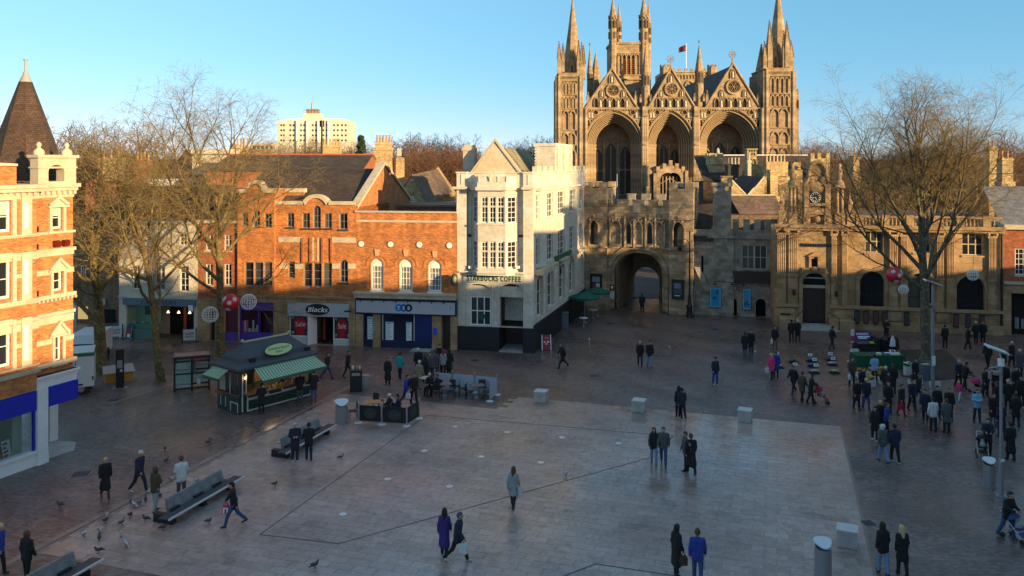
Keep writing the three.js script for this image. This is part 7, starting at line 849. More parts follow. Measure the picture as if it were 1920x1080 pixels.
// boards, parasols
{const[x,z]=ground(1024,655),t=thing('sandwich_board','red folding pavement board with white frame at the coffee house corner','pavement sign',x,0,z,.1),m=printed(.6,1,(c,w,h)=>{c.fillStyle='#a3203c';c.fillRect(0,0,w,h);c.fillStyle='#e8d5d5';c.fillRect(w*.12,h*.42,w*.3,h*.08);c.fillRect(w*.55,h*.4,w*.3,h*.1);c.fillRect(w*.38,h*.55,w*.22,h*.1);c.fillStyle='#c76a78';c.fillRect(w*.25,h*.12,w*.5,h*.1);},64);for(const s of[-1,1]){const p=panel('board',.62,1.05,m,t,0,.55,s*.16,s<0?Math.PI:0,-.2,.03);const f=$();for(const k of[-.33,.33])f.box(k-.03,-.58,-.025,k+.03,.56,.025);f.build('frame',M.white,p);}}
{const[x,z]=ground(244,634),t=thing('sandwich_board','small red and blue pavement board in front of the stucco coffee shop','pavement sign',x,0,z,-.3),m=printed(.5,1,(c,w,h)=>{c.fillStyle='#26365e';c.fillRect(0,0,w,h);c.fillStyle='#8e1b2a';c.fillRect(0,h*.3,w,h*.4);c.fillStyle='#d8d2cc';c.fillRect(w*.3,h*.65,w*.5,h*.25);},48);for(const s of[-1,1]){const p=panel('board',.5,1.0,m,t,0,.52,s*.15,s<0?Math.PI:0,-.2,.03);const f=$();f.box(-.28,-.55,-.025,-.25,.5,.025);f.box(.25,-.55,-.025,.28,.5,.025);f.build('frame',M.galv,p);}}
[[217,635,'white fabric windbreak at the near end of the stucco coffee shop',.25],[355,642,'white fabric windbreak under the hanging sign of the stucco coffee shop',.3]].forEach(([px,py,l,r])=>{const[x,z]=ground(px,py),t=thing('windbreak',l,'windbreak',x,0,z,r),p=$();for(const k of[-.5,.5]){p.cyl(k,0,0,.04,1.15,.04,7);p.cyl(k,0,0,.18,.03,.18,10);}buildEach(p,'post',M.black,t);panel('screen',.9,.85,printed(.9,.85,(c,w,h)=>{c.fillStyle='#b8bcc2';c.fillRect(0,0,w,h);c.fillStyle='#2a2c34';c.font=`italic bold ${h * .3}px serif`;c.textAlign='center';c.fillText('caffè',w/2,h*.5);c.fillText('nero',w/2,h*.75);},96),t,0,.6,.02,0,0,.02);});
[[1096,605,'green parasol nearest the square beside the coffee house',2.35,1.35],[1120,592,'green parasol farther along the coffee house wall',2.3,1.25]].forEach(([px,py,l,h,r])=>{const[x,z]=ground(px,py),t=thing('parasol',l,'parasol',x,0,z,0,'green parasols'),b=$();b.cyl(0,0,0,.03,h+.3,.03,8);b.cyl(0,0,0,.28,.08,.25,12);b.build('pole',M.steel,t);const c=$();c.cone(0,h-.05,0,r,h+.4,8,.2);c.build('canopy',new THREE.MeshStandardMaterial({color:C(.004,.11,.07),roughness:.8,side:THREE.DoubleSide}),t);const v=$();for(let i=0;i<8;i++){const a=i*.7854+.2,e=a+.7854;v.quad([Math.sin(a)*r,h-.22,Math.cos(a)*r],[Math.sin(e)*r,h-.22,Math.cos(e)*r],[Math.sin(e)*r,h-.05,Math.cos(e)*r],[Math.sin(a)*r,h-.05,Math.cos(a)*r]);}v.build('valance',new THREE.MeshStandardMaterial({color:C(.003,.09,.06),roughness:.8,side:THREE.DoubleSide}),t);});
// tables and chairs
const cafeTable=(px,py,label,m,group,square)=>{const[x,z]=ground(px,py),t=thing('cafe_table',label,'table',x,0,z,.2,group),b=$();b.cyl(0,.03,0,.035,.72,.035,8);b.cyl(0,0,0,.25,.03,.2,12);b.build('pedestal',M.steel,t);const c=$();square?c.box(-.42,.72,-.36,.42,.75,.36):c.cyl(0,.72,0,.38,.75,.38,18);c.build('table_top',m,t);return t;};
let chair0=null;const chair=(px,py,turn,label,group)=>{const[x,z]=ground(px,py);if(chair0){const c=copyOf(chair0,label,x,0,z,turn);c.userData.group=group;return c;}const t=chair0=thing('cafe_chair',label,'chair',x,0,z,turn,group),s=$();s.box(-.21,.43,-.2,.21,.47,.22);s.build('seat',M.black,t);const b=$();b.bar(0,.72,-.23,.42,.4,.03,0,.15);b.build('backrest',M.black,t);for(const[lx,lz]of[[-.18,.18],[.18,.18],[-.18,-.18],[.18,-.18]]){const l=$();l.tube([lx,.45,lz],[lx*1.15,0,lz*1.2],.02,.018,6);if(lz<0)l.tube([lx,.45,lz],[lx,.75,-.24],.018,.018,6);buildEach(l,'leg',M.black,t);}return t;};
cafeTable(1094,612,'round white topped table under the near green parasol',M.white,null);cafeTable(1112,596,'round table under the farther green parasol',M.offWhite,null);chair(1075,607,.5,'black chair under the green parasols',null);
cafeTable(700,778,'square wooden table inside the dark windbreak',mat(.45,.20,.07,.5),null,true);chair(662,785,-1.2,'black chair at the open end of the dark windbreak',null);chair(710,765,2.6,'black chair pushed up to the wooden table',null);
cafeTable(797,730,'small round table where two people sit, before the pale windbreak',M.offWhite,null);cafeTable(834,742,'brown table in the middle of the pale windbreak',mat(.16,.13,.12,.5),null,true);cafeTable(895,745,'dark table at the closed end of the pale windbreak',mat(.10,.10,.11,.5),null,true);
[[826,738,2.8,'black chair behind the brown table'],[846,747,-1.5,'black chair at the side of the brown table'],[820,750,.4,'black chair in front of the brown table'],[868,742,1.6,'black chair standing alone between two tables'],[880,748,1.4,'black chair at the near side of the dark table'],[905,738,3.0,'black chair behind the dark table'],[912,748,-1.4,'black chair in the corner of the pale windbreak'],[852,738,2.7,'black chair against the pale windbreak']].forEach(([a,b,c,l])=>chair(a,b,c,l,'cafe chairs inside the pale windbreak'));
const barrier=(pts,label,sm,h=1.0)=>{const P=pts.map((p)=>ground(...p)),[x,z]=P[0],t=thing('cafe_barrier',label,'barrier',x,0,z);P.forEach(([a,b])=>{const q=$();q.cyl(a-x,0,b-z,.035,h+.06,.035,8);q.ball(a-x,h+.09,b-z,.05);q.build('post',M.steel,t);const f=$();f.lathe([[.22,0],[.2,.03],[.05,.05]],a-x,0,b-z,14);buildEach(f,'foot',mat(.6,.61,.63,.4),t);});for(let i=0;i+1<P.length;i++){const[a,b]=P[i],[c,d]=P[i+1],l=Math.hypot(c-a,d-b);const p=panel('screen',l-.12,h-.16,sm,t,(a+c)/2-x,.56,(b+d)/2-z,Math.atan2(-(d-b),c-a),0,.02);}return t;};
barrier([[672,793],[716,796],[763,799],[786,785]],'dark fabric windbreak on steel posts around the wooden table',printed(1,.85,(c,w,h)=>{c.fillStyle='#15181c';c.fillRect(0,0,w,h);c.fillStyle='#2c3a36';c.beginPath();c.arc(w/2,h/2,h*.34,0,7);c.fill();c.fillStyle='#46524e';c.font=`italic ${h * .2}px serif`;c.textAlign='center';c.fillText('caffè',w/2,h*.56);},96));
barrier([[815,729],[848,732],[890,736],[932,740],[918,752]],'pale blue grey windbreak on steel posts around empty chairs',mat(.36,.42,.5,.6),1.1);
// parked vehicles behind the corner building
{const[x,z]=ground(176,739),t=thing('box_van','white box van with a green roof edge parked behind the corner shop','van',x,0,z,.42),W=3.6,w=mat(.66,.67,.68,.4);const b=$();b.box(-W,.5,-2.1,0,2.35,0);b.build('body',w,t);const g=$();g.box(-W-.02,2.35,-2.12,.02,2.55,.02);g.build('roof_edge',mat(.01,.17,.08,.5),t);const r=$();r.box(-W,2.55,-2.1,0,2.6,0);r.build('roof',w,t);const d=$();for(const p of[-1.0,-2.2])d.box(p,.6,0,p+.03,2.3,.012);d.box(-W,1.5,0,-1.0,1.53,.012);buildEach(d,'door_seam',M.black,t);for(const p of[-.7,-2.9])for(const s of[0,-1.9]){const k=$();k.tube([p,.38,s-.05],[p,.38,s-.28],.38,.38,16);const tt=k.build('wheel',M.black,t);const h=$();h.tube([p,.38,s-.04],[p,.38,s-.02],.2,.2,12);h.build('rim',M.galv,tt);}const l=$();l.box(-2.9,.42,-.02,-2.2,.52,.03);l.build('marker_board',mat(.6,.28,.02,.5),t);const hd=$();hd.box(-.1,.9,0,-.02,1.1,.03);hd.box(-.9,.6,0,-.6,.7,.02);hd.build('handle',M.black,t);const u=$();u.box(-W+.1,.3,-2,-.1,.5,-.1);u.build('chassis',M.black,t);}
{const d=57.5,x=(152-CX)*d/F,t=thing('panel_van','white panel van facing the square behind the box van','van',x,0,-d,.15),w=mat(.62,.63,.65,.35);const b=$();b.ext([[0,.4],[4.6,.4],[4.6,2.0],[1.5,2.0],[.95,1.25],[.05,1.0]].map(([p,q])=>[p,q]),-.95,.95,[],true);const m=b.build('body',w,t);m.rotation.y=Math.PI/2;m.position.set(0,0,1);const s=$();s.quad([-.8,1.27,.04],[.8,1.27,.04],[.7,1.93,-.46],[-.7,1.93,-.46]);s.build('windscreen',M.glass,t);const g=$();g.box(-.6,.55,.98,.6,.9,1.02);g.build('grille',M.black,t);for(const k of[-1,1]){const h=$();h.box(k*.75-.14,.75,.97,k*.75+.14,.95,1.03);h.build('headlight',M.glassPale,t);for(const zz of[.2,-2.6]){const q=$();q.tube([k*.78,.34,zz],[k*.97,.34,zz],.34,.34,16);q.build('wheel',M.black,t);}}}
// baubles hung in the trees
const bauble=(px,py,d,r,kind,label)=>{const y=EYE-(py-HY)*d/F,t=thing('bauble',label,'bauble',(px-CX)*d/F,y,-d);const c=$();c.tube([0,r,0],[.1,r+1.2,0],.012,.012,4);c.build('cord',M.black,t);if(kind){const b=$();b.ball(0,0,0,r,r,r,20,14);b.build('ball',mat(.55,.015,.03,.3),t);const s=$();for(const[a,e]of[[.2,.1],[-.6,.6],[.9,.5],[-.1,-.8],[2.6,.2]]){const n=V(Math.sin(a)*Math.cos(e),Math.sin(e),Math.cos(a)*Math.cos(e)),q=new THREE.Matrix4().lookAt(V(0,0,0),n.clone().negate(),V(0,1,0));for(let i=0;i<4;i++){const m=new THREE.Matrix4().makeRotationZ(i*.7854);const g=new THREE.BoxGeometry(r*.6,r*.07,.02);g.applyMatrix4(m);g.applyMatrix4(q.clone().setPosition(n.x*r*.99,n.y*r*.99,n.z*r*.99));s.geo(g);}}s.build('snowflake',M.white,t);}else{const b=$(),N=9;for(let i=0;i<N;i++){const a=i/N*Math.PI;let p=null;for(let k=0;k<=18;k++){const e=k/18*6.2832,q=[Math.cos(e)*Math.cos(a)*r,Math.sin(e)*r,Math.cos(e)*Math.sin(a)*r];if(p)b.tube(p,q,.018,.018,4,false);p=q;}}for(const h of[-.6,0,.6])for(let k=0;k<18;k++){const e=k/18*6.2832,f2=(k+1)/18*6.2832,w=Math.sqrt(1-h*h)*r;b.tube([Math.cos(e)*w,h*r,Math.sin(e)*w],[Math.cos(f2)*w,h*r,Math.sin(f2)*w],.018,.018,4,false);}b.build('wire_ball',M.white,t);}};
bauble(432,567,57,.58,1,'big red bauble with white snowflakes in the tree behind the kiosk');bauble(466,566,57.5,.54,0,'white wire bauble hanging next to the red one behind the kiosk');bauble(394,590,57,.55,0,'white wire bauble half hidden by the trunk behind the kiosk');bauble(1677,516,55,.52,1,'big red bauble hanging in the large tree before the clock bank');bauble(1694,543,55.5,.32,0,'small white wire bauble just under the red one in the large tree');bauble(1824,516,56,.36,0,'small white wire bauble over the last arched bank window');
// soil bed round the tree
tag($().slab([[1688,656],[1772,656],[1832,708],[1752,713],[1690,706]].map((p)=>ground(...p)),0,.03).build('soil_bed',M.soil,scene),null,null,null,'structure');
// flower market
{
const R=rng(31),green=mat(.004,.075,.035,.8),crateM=mat(.58,.56,.5,.7);
const crate=(x,z,turn,label,y=0,s=1,deep=.3)=>{const t=thing('flower_crate',label,'crate',x,y,z,turn,'white flower crates'),b=$(),w=.3*s,d=.2*s,h=deep;b.box(-w,0,-d,w,.03,d);for(const[a,c,e,f]of[[-w,-d,w,-d+.025],[-w,d-.025,w,d],[-w,-d+.025,-w+.025,d-.025],[w-.025,-d+.025,w,d-.025]])b.box(a,.03,c,e,h,f);b.build('box',crateM,t);return t;};
const bunch=(x,y,z,n,r,cols,label,name='flower_bunch',cat='flowers',group)=>{const t=thing(name,label,cat,x,y,z,0,group),f=cols.map(()=>$()),l=$();for(let i=0;i<n;i++){const a=R()*6.28,q=r*Math.sqrt(R()),h=.1+.16*R();f[i%cols.length].ball(Math.cos(a)*q,h,Math.sin(a)*q*.7,.06,.05,.06,6,4);l.bar(Math.cos(a+1)*q,h*.7,Math.sin(a+1)*q*.7,.14,.02,.05,R()*6,R()-.5,R()-.5);}f.forEach((m,i)=>m.build('bloom',cols[i],t));l.build('leaves',mat(.03,.09,.03,.8),t);return t;};
const card=(x,y,z,label,s=1,m=M.white)=>{const t=thing('price_card',label,'price card',x,y,z,-.1,'white price cards'),b=$();b.bar(0,.16*s,0,.3*s,.2*s,.01,0,-.25);b.build('card',m,t);const p=$();p.cyl(0,0,0,.008,.1*s,.008,4);p.build('pin',M.black,t);const k=$();for(let i=0;i<3;i++)k.bar(-.06*s+i*.06*s,.16*s,.012,.03*s,.1*s,.006,0,-.25);k.build('figure',M.black,t);};
// long table with green cloth
const[gx,gz]=ground(1652,693);{const t=thing('market_table','long market table under a dark green cloth','market stall',gx,0,gz-.6,.02),c=$();c.box(-1.68,.9,-.6,1.68,.94,.6);for(let i=0;i<28;i++){const x0=-1.68+i*.12,k=.02*Math.sin(i*1.9);c.quad([x0,.02,.62+k],[x0+.12,.02,.62+.02*Math.sin((i+1)*1.9)],[x0+.12,.94,.6],[x0,.94,.6]);}c.quad([1.68,.02,.62],[1.7,.02,-.6],[1.68,.94,-.6],[1.68,.94,.6]);c.quad([-1.7,.02,-.6],[-1.68,.02,.62],[-1.68,.94,.6],[-1.68,.94,-.6]);c.build('cloth',green,t);const l=$();for(const a of[-1.6,1.6])for(const b of[-.5,.5])l.cyl(a,0,b,.03,.9,.03,6);buildEach(l,'leg',M.galv,t);}
const tz=gz-.6;for(const[dx,l,m,w]of[[.3,'flat white carton on the green table near its middle',M.offWhite,.3],[.85,'blue and white carton on the green table',mat(.12,.2,.4,.6),.36],[1.35,'long white tray along the edge of the green table',M.white,.7]]){const t=thing('carton',l,'carton',gx+dx-.3,.94,tz+.25),b=$();b.box(-w/2,0,-.14,w/2,.12,.14);b.build('box',m,t);const q=$();q.box(-w/2+.02,.12,-.12,w/2-.02,.135,.12);q.build('lid',M.white,t);}
bunch(gx+1.0,.94,tz,26,.22,[mat(.4,.02,.06,.7),M.white],'small red and white bunch on the green table');
// stall behind with purple boards and dark covers
const[bx,bz]=ground(1640,664);{const t=thing('market_stall','market stall with black covered crates behind the green table','market stall',bx,0,bz-.5,.02),c=$();c.box(-1.2,0,-.5,.1,.75,.5);c.build('covered_crate',M.black,t);const d=$();for(let i=0;i<10;i++){const a=.2+i*.16;d.bar(a,.55+.14*Math.sin(i*1.7),-.1+.1*Math.cos(i*2.3),.3,.9,.8,i*.5,.2*Math.sin(i),.15);}d.build('dark_cover',mat(.018,.016,.016,.9),t);const e=$();e.box(-1.25,.75,-.55,.15,.79,.55);e.build('table_top',mat(.08,.07,.065,.7),t);}
{const t=thing('market_sign','purple market sign board with white lettering at the back of the stall','sign',bx-.55,.79,bz-.8,.04);panel('board',1.35,.62,printed(1.35,.62,(c,w,h)=>{c.fillStyle='#5d2f76';c.fillRect(0,0,w,h);c.fillStyle='#d9c9e2';c.fillRect(w*.12,h*.08,w*.7,h*.2);c.fillStyle='#fff';c.fillRect(w*.2,h*.42,w*.7,h*.16);c.fillRect(w*.25,h*.62,w*.5,h*.14);},96),t,0,.34,0,0,-.15,.03);const s=$();for(const k of[-.5,.5])s.box(k-.02,0,-.05,k+.02,.3,-.02);s.build('stand',M.galv,t);}
{const t=thing('banner_stand','narrow red and white banner at the end of the purple sign','banner',bx-1.35,.0,bz-.7);panel('banner',.26,1.0,printed(.26,1,(c,w,h)=>{c.fillStyle='#d8d0d0';c.fillRect(0,0,w,h);c.fillStyle='#c03a5a';c.fillRect(0,h*.5,w,h*.4);},24),t,0,1.2,0,0,0,.02);const p=$();p.cyl(0,0,-.03,.02,1.7,.02,6);p.build('pole',M.galv,t);}
{const t=thing('till_card','yellow green card at the front of the black stall','sign',bx-.25,.79,bz+.1);panel('card',.3,.16,mat(.45,.6,.05,.6),t,0,.1,0,0,-.2,.01);const p=$();p.box(-.1,0,-.05,.1,.03,.05);buildEach(p,'foot',M.black,t);}
{const t=thing('carrier_bag','white carrier bag hanging at the end of the dark covered stall','bag',bx+1.35,.55,bz-.1),b=$();b.ext([[-.2,0],[.2,0],[.17,.5],[.05,.75],[-.1,.5]],-.08,.08,[],true);b.build('bag',M.white,t);const h=$();h.tube([-.1,.5,0],[.03,.85,0],.015,.015,5);h.build('handle',M.white,t);}
// yellow flowers in white crates, other crates
const Y=mat(.62,.26,.01,.7),Y2=mat(.68,.36,.02,.7);for(const[px,py,l]of[[1619,720,'first'],[1631,724,'second'],[1643,716,'third'],[1656,719,'fourth']]){const[x,z]=ground(px,py);crate(x,z,.1,`white crate of yellow flowers before the green table, ${l} from the slim bollard`,0,1,.42);bunch(x,.38,z,30,.28,[Y,Y2],`yellow flowers in the ${l} crate before the green table`,'flower_bunch','flowers','yellow flower bunches');}
for(const[px,py,l]of[[1615,706,'upper row of yellow flowers touching the cloth, end by the bollard'],[1636,705,'upper row of yellow flowers touching the cloth, middle'],[1652,704,'upper row of yellow flowers touching the cloth, end by the customer']]){const[x,z]=ground(px,py);bunch(x,.3,z,34,.3,[Y,Y2],l,'flower_bunch','flowers','yellow flower bunches');crate(x,z,0,'white crate under the '+l.replace('touching the cloth, ','at the '),0,1,.34);}
{const[x,z]=ground(1602,682);crate(x,z,.1,'tall white crate standing at the end of the green table',0,.95,.8);crate(x+.02,z,.1,'shallow white crate stacked on the tall crate',.8,.8,.22);}
{const[x,z]=ground(1703,704);crate(x,z,0,'tall white crate with leafy flowers beside the green cloth',0,.85,.65);bunch(x,.6,z,34,.34,[M.white,mat(.06,.2,.06,.8)],'leafy white flowers in the tall crate beside the cloth');}
{const[x,z]=ground(1716,719);crate(x,z,.5,'low white crate with dark red flowers',0,1.3,.3);bunch(x,.25,z,34,.36,[mat(.22,.015,.04,.7)],'dark red flowers in the low crate');card(x+.1,.38,z-.1,'white price card over the dark red flowers');}
{const[x,z]=ground(1753,726);crate(x,z,.1,'empty white crate by the foot of the floodlight post',0,.9,.35);}
// plants on the ground with price cards
const tray=(px,py,l,m)=>{const[x,z]=ground(px,py),t=thing('plant_tray',l,'plant tray',x,0,z,.1,'plant trays on the setts'),b=$();b.box(-.32,0,-.2,.32,.07,.2);b.build('tray',M.black,t);const f=$(),g=$();for(let i=0;i<24;i++){const a=-.26+.52*R(),c=-.15+.3*R();f.ball(a,.16+.06*R(),c,.06,.045,.06,6,4);g.bar(a,.1,c,.12,.02,.06,R()*6,R());}f.build('bloom',m,t);g.build('leaves',mat(.03,.07,.03,.8),t);};
const V1=mat(.12,.10,.3,.7),V2=mat(.4,.4,.45,.7),V3=mat(.5,.5,.2,.7),V4=mat(.1,.12,.1,.8);
for(const[px,py,w,m]of[[1521,678,'violet plants, far tray of the first column',V1],[1524,688,'violet plants, middle tray of the first column',V1],[1526,700,'pale plants, near tray of the first column',V2],[1557,676,'dark plants, far tray of the second column',V4],[1560,685,'white plants, middle tray of the second column',V2],[1565,700,'cream yellow plants, near tray of the second column',V3],[1488,680,'dark plants in a tray on its own',V4],[1460,690,'blue grey plants in a tray behind the pink coat',V2]])tray(px,py,'tray of '+w,m);
for(const[px,py,w]of[[1520,673,'far tray of the first plant column'],[1528,682,'middle tray of the first plant column'],[1531,693,'near tray of the first plant column'],[1558,671,'far tray of the second plant column'],[1563,680,'middle tray of the second plant column'],[1492,691,'lone plant tray'],[1457,670,'tray behind the pink coat']]){const[x,z]=ground(px,py);card(x,.12,z-.1,'white price card over the '+w);}
}
// people: smooth bodies grown round a posed skeleton
function nets(f,lo,hi,c){
const n=[0,1,2].map((i)=>Math.ceil((hi[i]-lo[i])/c)+1),[nx,ny,nz]=n,v=new Float32Array(nx*ny*nz),id=new Int32Array(nx*ny*nz).fill(-1),P=[],N=[],I=[];
for(let k=0,o=0;k<nz;k++)for(let j=0;j<ny;j++)for(let i=0;i<nx;i++)v[o++]=f(lo[0]+i*c,lo[1]+j*c,lo[2]+k*c);
const S=[1,nx,nx*ny];
for(let k=0;k<nz-1;k++)for(let j=0;j<ny-1;j++)for(let i=0;i<nx-1;i++){
const o=i+j*nx+k*nx*ny;let x=0,y=0,z=0,m=0;
for(let e=0;e<12;e++){const ax=e>>2,b1=e&1,b2=(e>>1)&1,q=[0,0,0];q[(ax+1)%3]=b1;q[(ax+2)%3]=b2;const a=o+q[0]+q[1]*nx+q[2]*nx*ny,va=v[a],vb=v[a+S[ax]];if((va<0)!==(vb<0)){q[ax]+=va/(va-vb);x+=q[0];y+=q[1];z+=q[2];m++;}}
if(!m)continue;x=lo[0]+(i+x/m)*c;y=lo[1]+(j+y/m)*c;z=lo[2]+(k+z/m)*c;id[o]=P.length/3;P.push(x,y,z);
const h=c*.5,gx=f(x+h,y,z)-f(x-h,y,z),gy=f(x,y+h,z)-f(x,y-h,z),gz=f(x,y,z+h)-f(x,y,z-h),l=Math.hypot(gx,gy,gz)||1;N.push(gx/l,gy/l,gz/l);
}
for(let k=1;k<nz-1;k++)for(let j=1;j<ny-1;j++)for(let i=1;i<nx-1;i++){const o=i+j*nx+k*nx*ny;for(let a=0;a<3;a++){const s=v[o]<0;if(s===(v[o+S[a]]<0))continue;const u=S[(a+1)%3],w=S[(a+2)%3],q=[id[o-u-w],id[o-w],id[o],id[o-u]];if(s)I.push(q[0],q[1],q[2],q[0],q[2],q[3]);else I.push(q[0],q[2],q[1],q[0],q[3],q[2]);}}
return[P,N,I];
}
function netGeo(list){const P=[],N=[],I=[];for(const[p,n,i]of list){const o=P.length/3;for(const q of p)P.push(q);for(const q of n)N.push(q);for(const q of i)I.push(q+o);}const g=new THREE.BufferGeometry();g.setAttribute('position',new THREE.BufferAttribute(new Float32Array(P),3));g.setAttribute('normal',new THREE.BufferAttribute(new Float32Array(N),3));g.setIndex(I);return g;}
const field=(caps,k=.03)=>(x,y,z)=>{let d=1;for(const[a,b,ra,rb]of caps){const ux=b[0]-a[0],uy=b[1]-a[1],uz=b[2]-a[2],px=x-a[0],py=y-a[1],pz=z-a[2],t=clamp((px*ux+py*uy+pz*uz)/(ux*ux+uy*uy+uz*uz+1e-9),0,1),e=Math.hypot(px-ux*t,py-uy*t,pz-uz*t)-(ra+(rb-ra)*t),h=clamp(.5+.5*(d-e)/k,0,1);d=d+(e-d)*h-k*h*(1-h);}return d;};
const skin=(caps,c,k,pad=.05)=>{const lo=[9,9,9],hi=[-9,-9,-9];for(const[a,b,r,s]of caps)for(let i=0;i<3;i++){lo[i]=Math.min(lo[i],a[i]-r-pad,b[i]-s-pad);hi[i]=Math.max(hi[i],a[i]+r+pad,b[i]+s+pad);}return nets(field(caps,k),lo,hi,c);};
const DYE={k:[.012,.011,.012],n:[.014,.017,.038],g:[.075,.075,.08],w:[.55,.55,.57],b:[.035,.07,.17],l:[.15,.24,.4],u:[.02,.045,.26],p:[.045,.024,.17],o:[.06,.048,.028],e:[.24,.19,.13],t:[.015,.28,.3],r:[.34,.012,.03],m:[.6,.035,.14],s:[.22,.4,.55],h:[.5,.47,.42],d:[.025,.015,.01],y:[.52,.38,.19],a:[.085,.045,.028],c:[.07,.085,.08],f:[.26,.28,.29]},dyed={},dye=(q)=>dyed[q]||(dyed[q]=mat(...DYE[q],.85)),skinM=mat(.46,.25,.17,.6),shoeM=mat(.02,.018,.016,.5),paleShoe=mat(.5,.5,.5,.5),eyeM=mat(.02,.015,.012,.3);
const NAMES={w:'white',m:'pink',k:'black',r:'red',a:'brown',e:'beige',p:'purple',u:'blue'};
function person(px,py,face,coat,legs,hair,style,hem,stride,ht,arms,bag,label,spot){
const s=ht/1.75,near=py>790,c=near?.026:.034,[x,z]=spot||ground(px,py),t=thing('person',label,'person',x,0,z,face*Math.PI/180),sit=arms==='s',sc=(v)=>v.map((q)=>q*s),J={};
const leg=(m,a,kn)=>{const th=sit?1.45:a,sh=sit?.1:kn,k=[m*.1,-.44*Math.cos(th),.44*Math.sin(th)],f=[m*.1,k[1]-.42*Math.cos(sh),k[2]+.42*Math.sin(sh)];return[[m*.095,0,0],k,f];};
const Lg=leg(1,stride,stride*.55),Rg=leg(-1,-stride*.75,-stride*1.6),low=Math.min(Lg[2][1],Rg[2][1]),py0=sit?.52:.085-low,up=(v)=>sc([v[0],v[1]+py0,v[2]]),lean=sit?.1:stride*.18+(arms==='f'?.12:0);
const T=(v)=>up([v[0],v[1]*Math.cos(lean)-v[2]*0,v[2]+v[1]*Math.sin(lean)]),arm=(m)=>{const wa=style==='l'?.86:1,S=[m*.185*wa,.5,0];let e,w;const sw=m*-stride*.75;if(arms==='f'||sit){e=[m*.23,.27,.1];w=[m*.13,.22,.34];}else if(arms==='p'&&m>0){e=[.44,.44,.02];w=[.68,.46,.06];}else if(arms==='x'){e=[m*.24,.26,.03];w=[m*.03,.24,.2];}else{e=[m*.235,.5-.27*Math.cos(sw),.27*Math.sin(sw)];w=[m*.25,e[1]-.24*Math.cos(sw+.35),e[2]+.24*Math.sin(sw+.35)];}return[S,e,w].map((q)=>T([q[0]*wa,q[1],q[2]]));};
const LA=arm(1),RA=arm(-1),L=Lg.map(up),R=Rg.map(up),hd=T([0,.71,.03]),nk=T([0,.56,0]);
const wf=style==='l'?.84:1,torso=(o)=>[[T([-.06,.02,0]),T([-.1*wf,.42,0]),(.1+o)*s,(.1+o)*s],[T([.06,.02,0]),T([.1*wf,.42,0]),(.1+o)*s,(.1+o)*s],[T([-.14*wf,.48,0]),T([.14*wf,.48,0]),(.06+o)*s,(.06+o)*s]],limb=(A,r0,r1,r2,o)=>[[A[0],A[1],(r0+o)*s,(r1+o)*s],[A[1],A[2],(r1+o)*s,(r2+o)*s]];
const body=[...torso(-.01),...limb(LA,.05,.04,.028,0),...limb(RA,.05,.04,.028,0),...limb(L,.085,.055,.036,0),...limb(R,.085,.055,.036,0),[nk,hd,.052*s,.05*s]];
// head with brow, nose, chin and ears; hands with four fingers and a thumb
const q=(a,b,d)=>[hd[0]+a*s,hd[1]+b*s,hd[2]+d*s],head=[[q(0,.035,-.015),q(0,.04,.015),.088*s,.084*s],[q(0,-.03,.02),q(0,-.07,.045),.062*s,.036*s],[q(0,.015,.1),q(0,-.02,.115),.011*s,.016*s],[q(-.045,.02,.075),q(.045,.02,.075),.02*s,.02*s],[q(-.088,.0,0),q(-.09,.03,-.01),.014*s,.017*s],[q(.088,0,0),q(.09,.03,-.01),.014*s,.017*s],[q(-.02,-.047,.087),q(.02,-.047,.087),.01*s,.01*s]];
const parts=[skin(body,c+.006,.04*s),skin(head,near?.012:.017,.02*s)];
for(const[A,m]of[[LA,1],[RA,-1]]){const d=V(...A[2]).sub(V(...A[1])).normalize(),sd=V(m,0,0).addScaledVector(d,-d.x*m).normalize(),cr=d.clone().cross(sd),pt=(a,b,e)=>{const v=V(...A[2]).addScaledVector(d,a*s).addScaledVector(cr,b*s).addScaledVector(sd,e*s);return[v.x,v.y,v.z];},hand=[[pt(.01,0,0),pt(.075,0,0),.026*s,.03*s],[pt(.075,-.02,0),pt(.08,.02,0),.018*s,.018*s]];[[-.03,.06],[-.01,.072],[.011,.066],[.03,.05]].forEach(([b,l])=>{hand.push([pt(.085,b,0),pt(.085+l*.55,b,-.008),.0105*s,.0095*s],[pt(.085+l*.55,b,-.008),pt(.085+l*.9,b,-.034),.0095*s,.0085*s]);});hand.push([pt(.03,-.03,-.01),pt(.06,-.052,-.024),.013*s,.01*s],[pt(.06,-.052,-.024),pt(.085,-.05,-.035),.01*s,.009*s]);parts.push(skin(hand,near?.0085:.011,.008*s,.02));}
meshOf(netGeo(parts),skinM,'body',t);
// clothes
const hemY=[-.1,-.3,-.5][hem],jk=[...torso(.028),...limb(LA,.062,.052,.045,.012),...limb(RA,.062,.052,.045,.012),[T([0,.53,-.01]),T([0,.56,0]),.075*s,.07*s]];if(!sit){const sw=stride*.25;jk.push([up([-.05,.02,0]),up([-.07,hemY,-sw*hem*.5]),.125*s,(.13+hem*.012)*s],[up([.05,.02,0]),up([.07,hemY,sw*hem*.5]),.125*s,(.13+hem*.012)*s]);}else jk.push([up([0,.0,0]),up([0,.05,.05]),.15*s,.15*s]);
meshOf(netGeo([skin(jk,c,.045*s)]),dye(coat),'coat',t);
const tr=[...limb(L,.1,.068,.056,.004),...limb(R,.1,.068,.056,.004),[up([-.06,.02,0]),up([.06,.02,0]),.115*s,.115*s]];meshOf(netGeo([skin(tr,c,.03*s)]),dye(legs),'trousers',t);
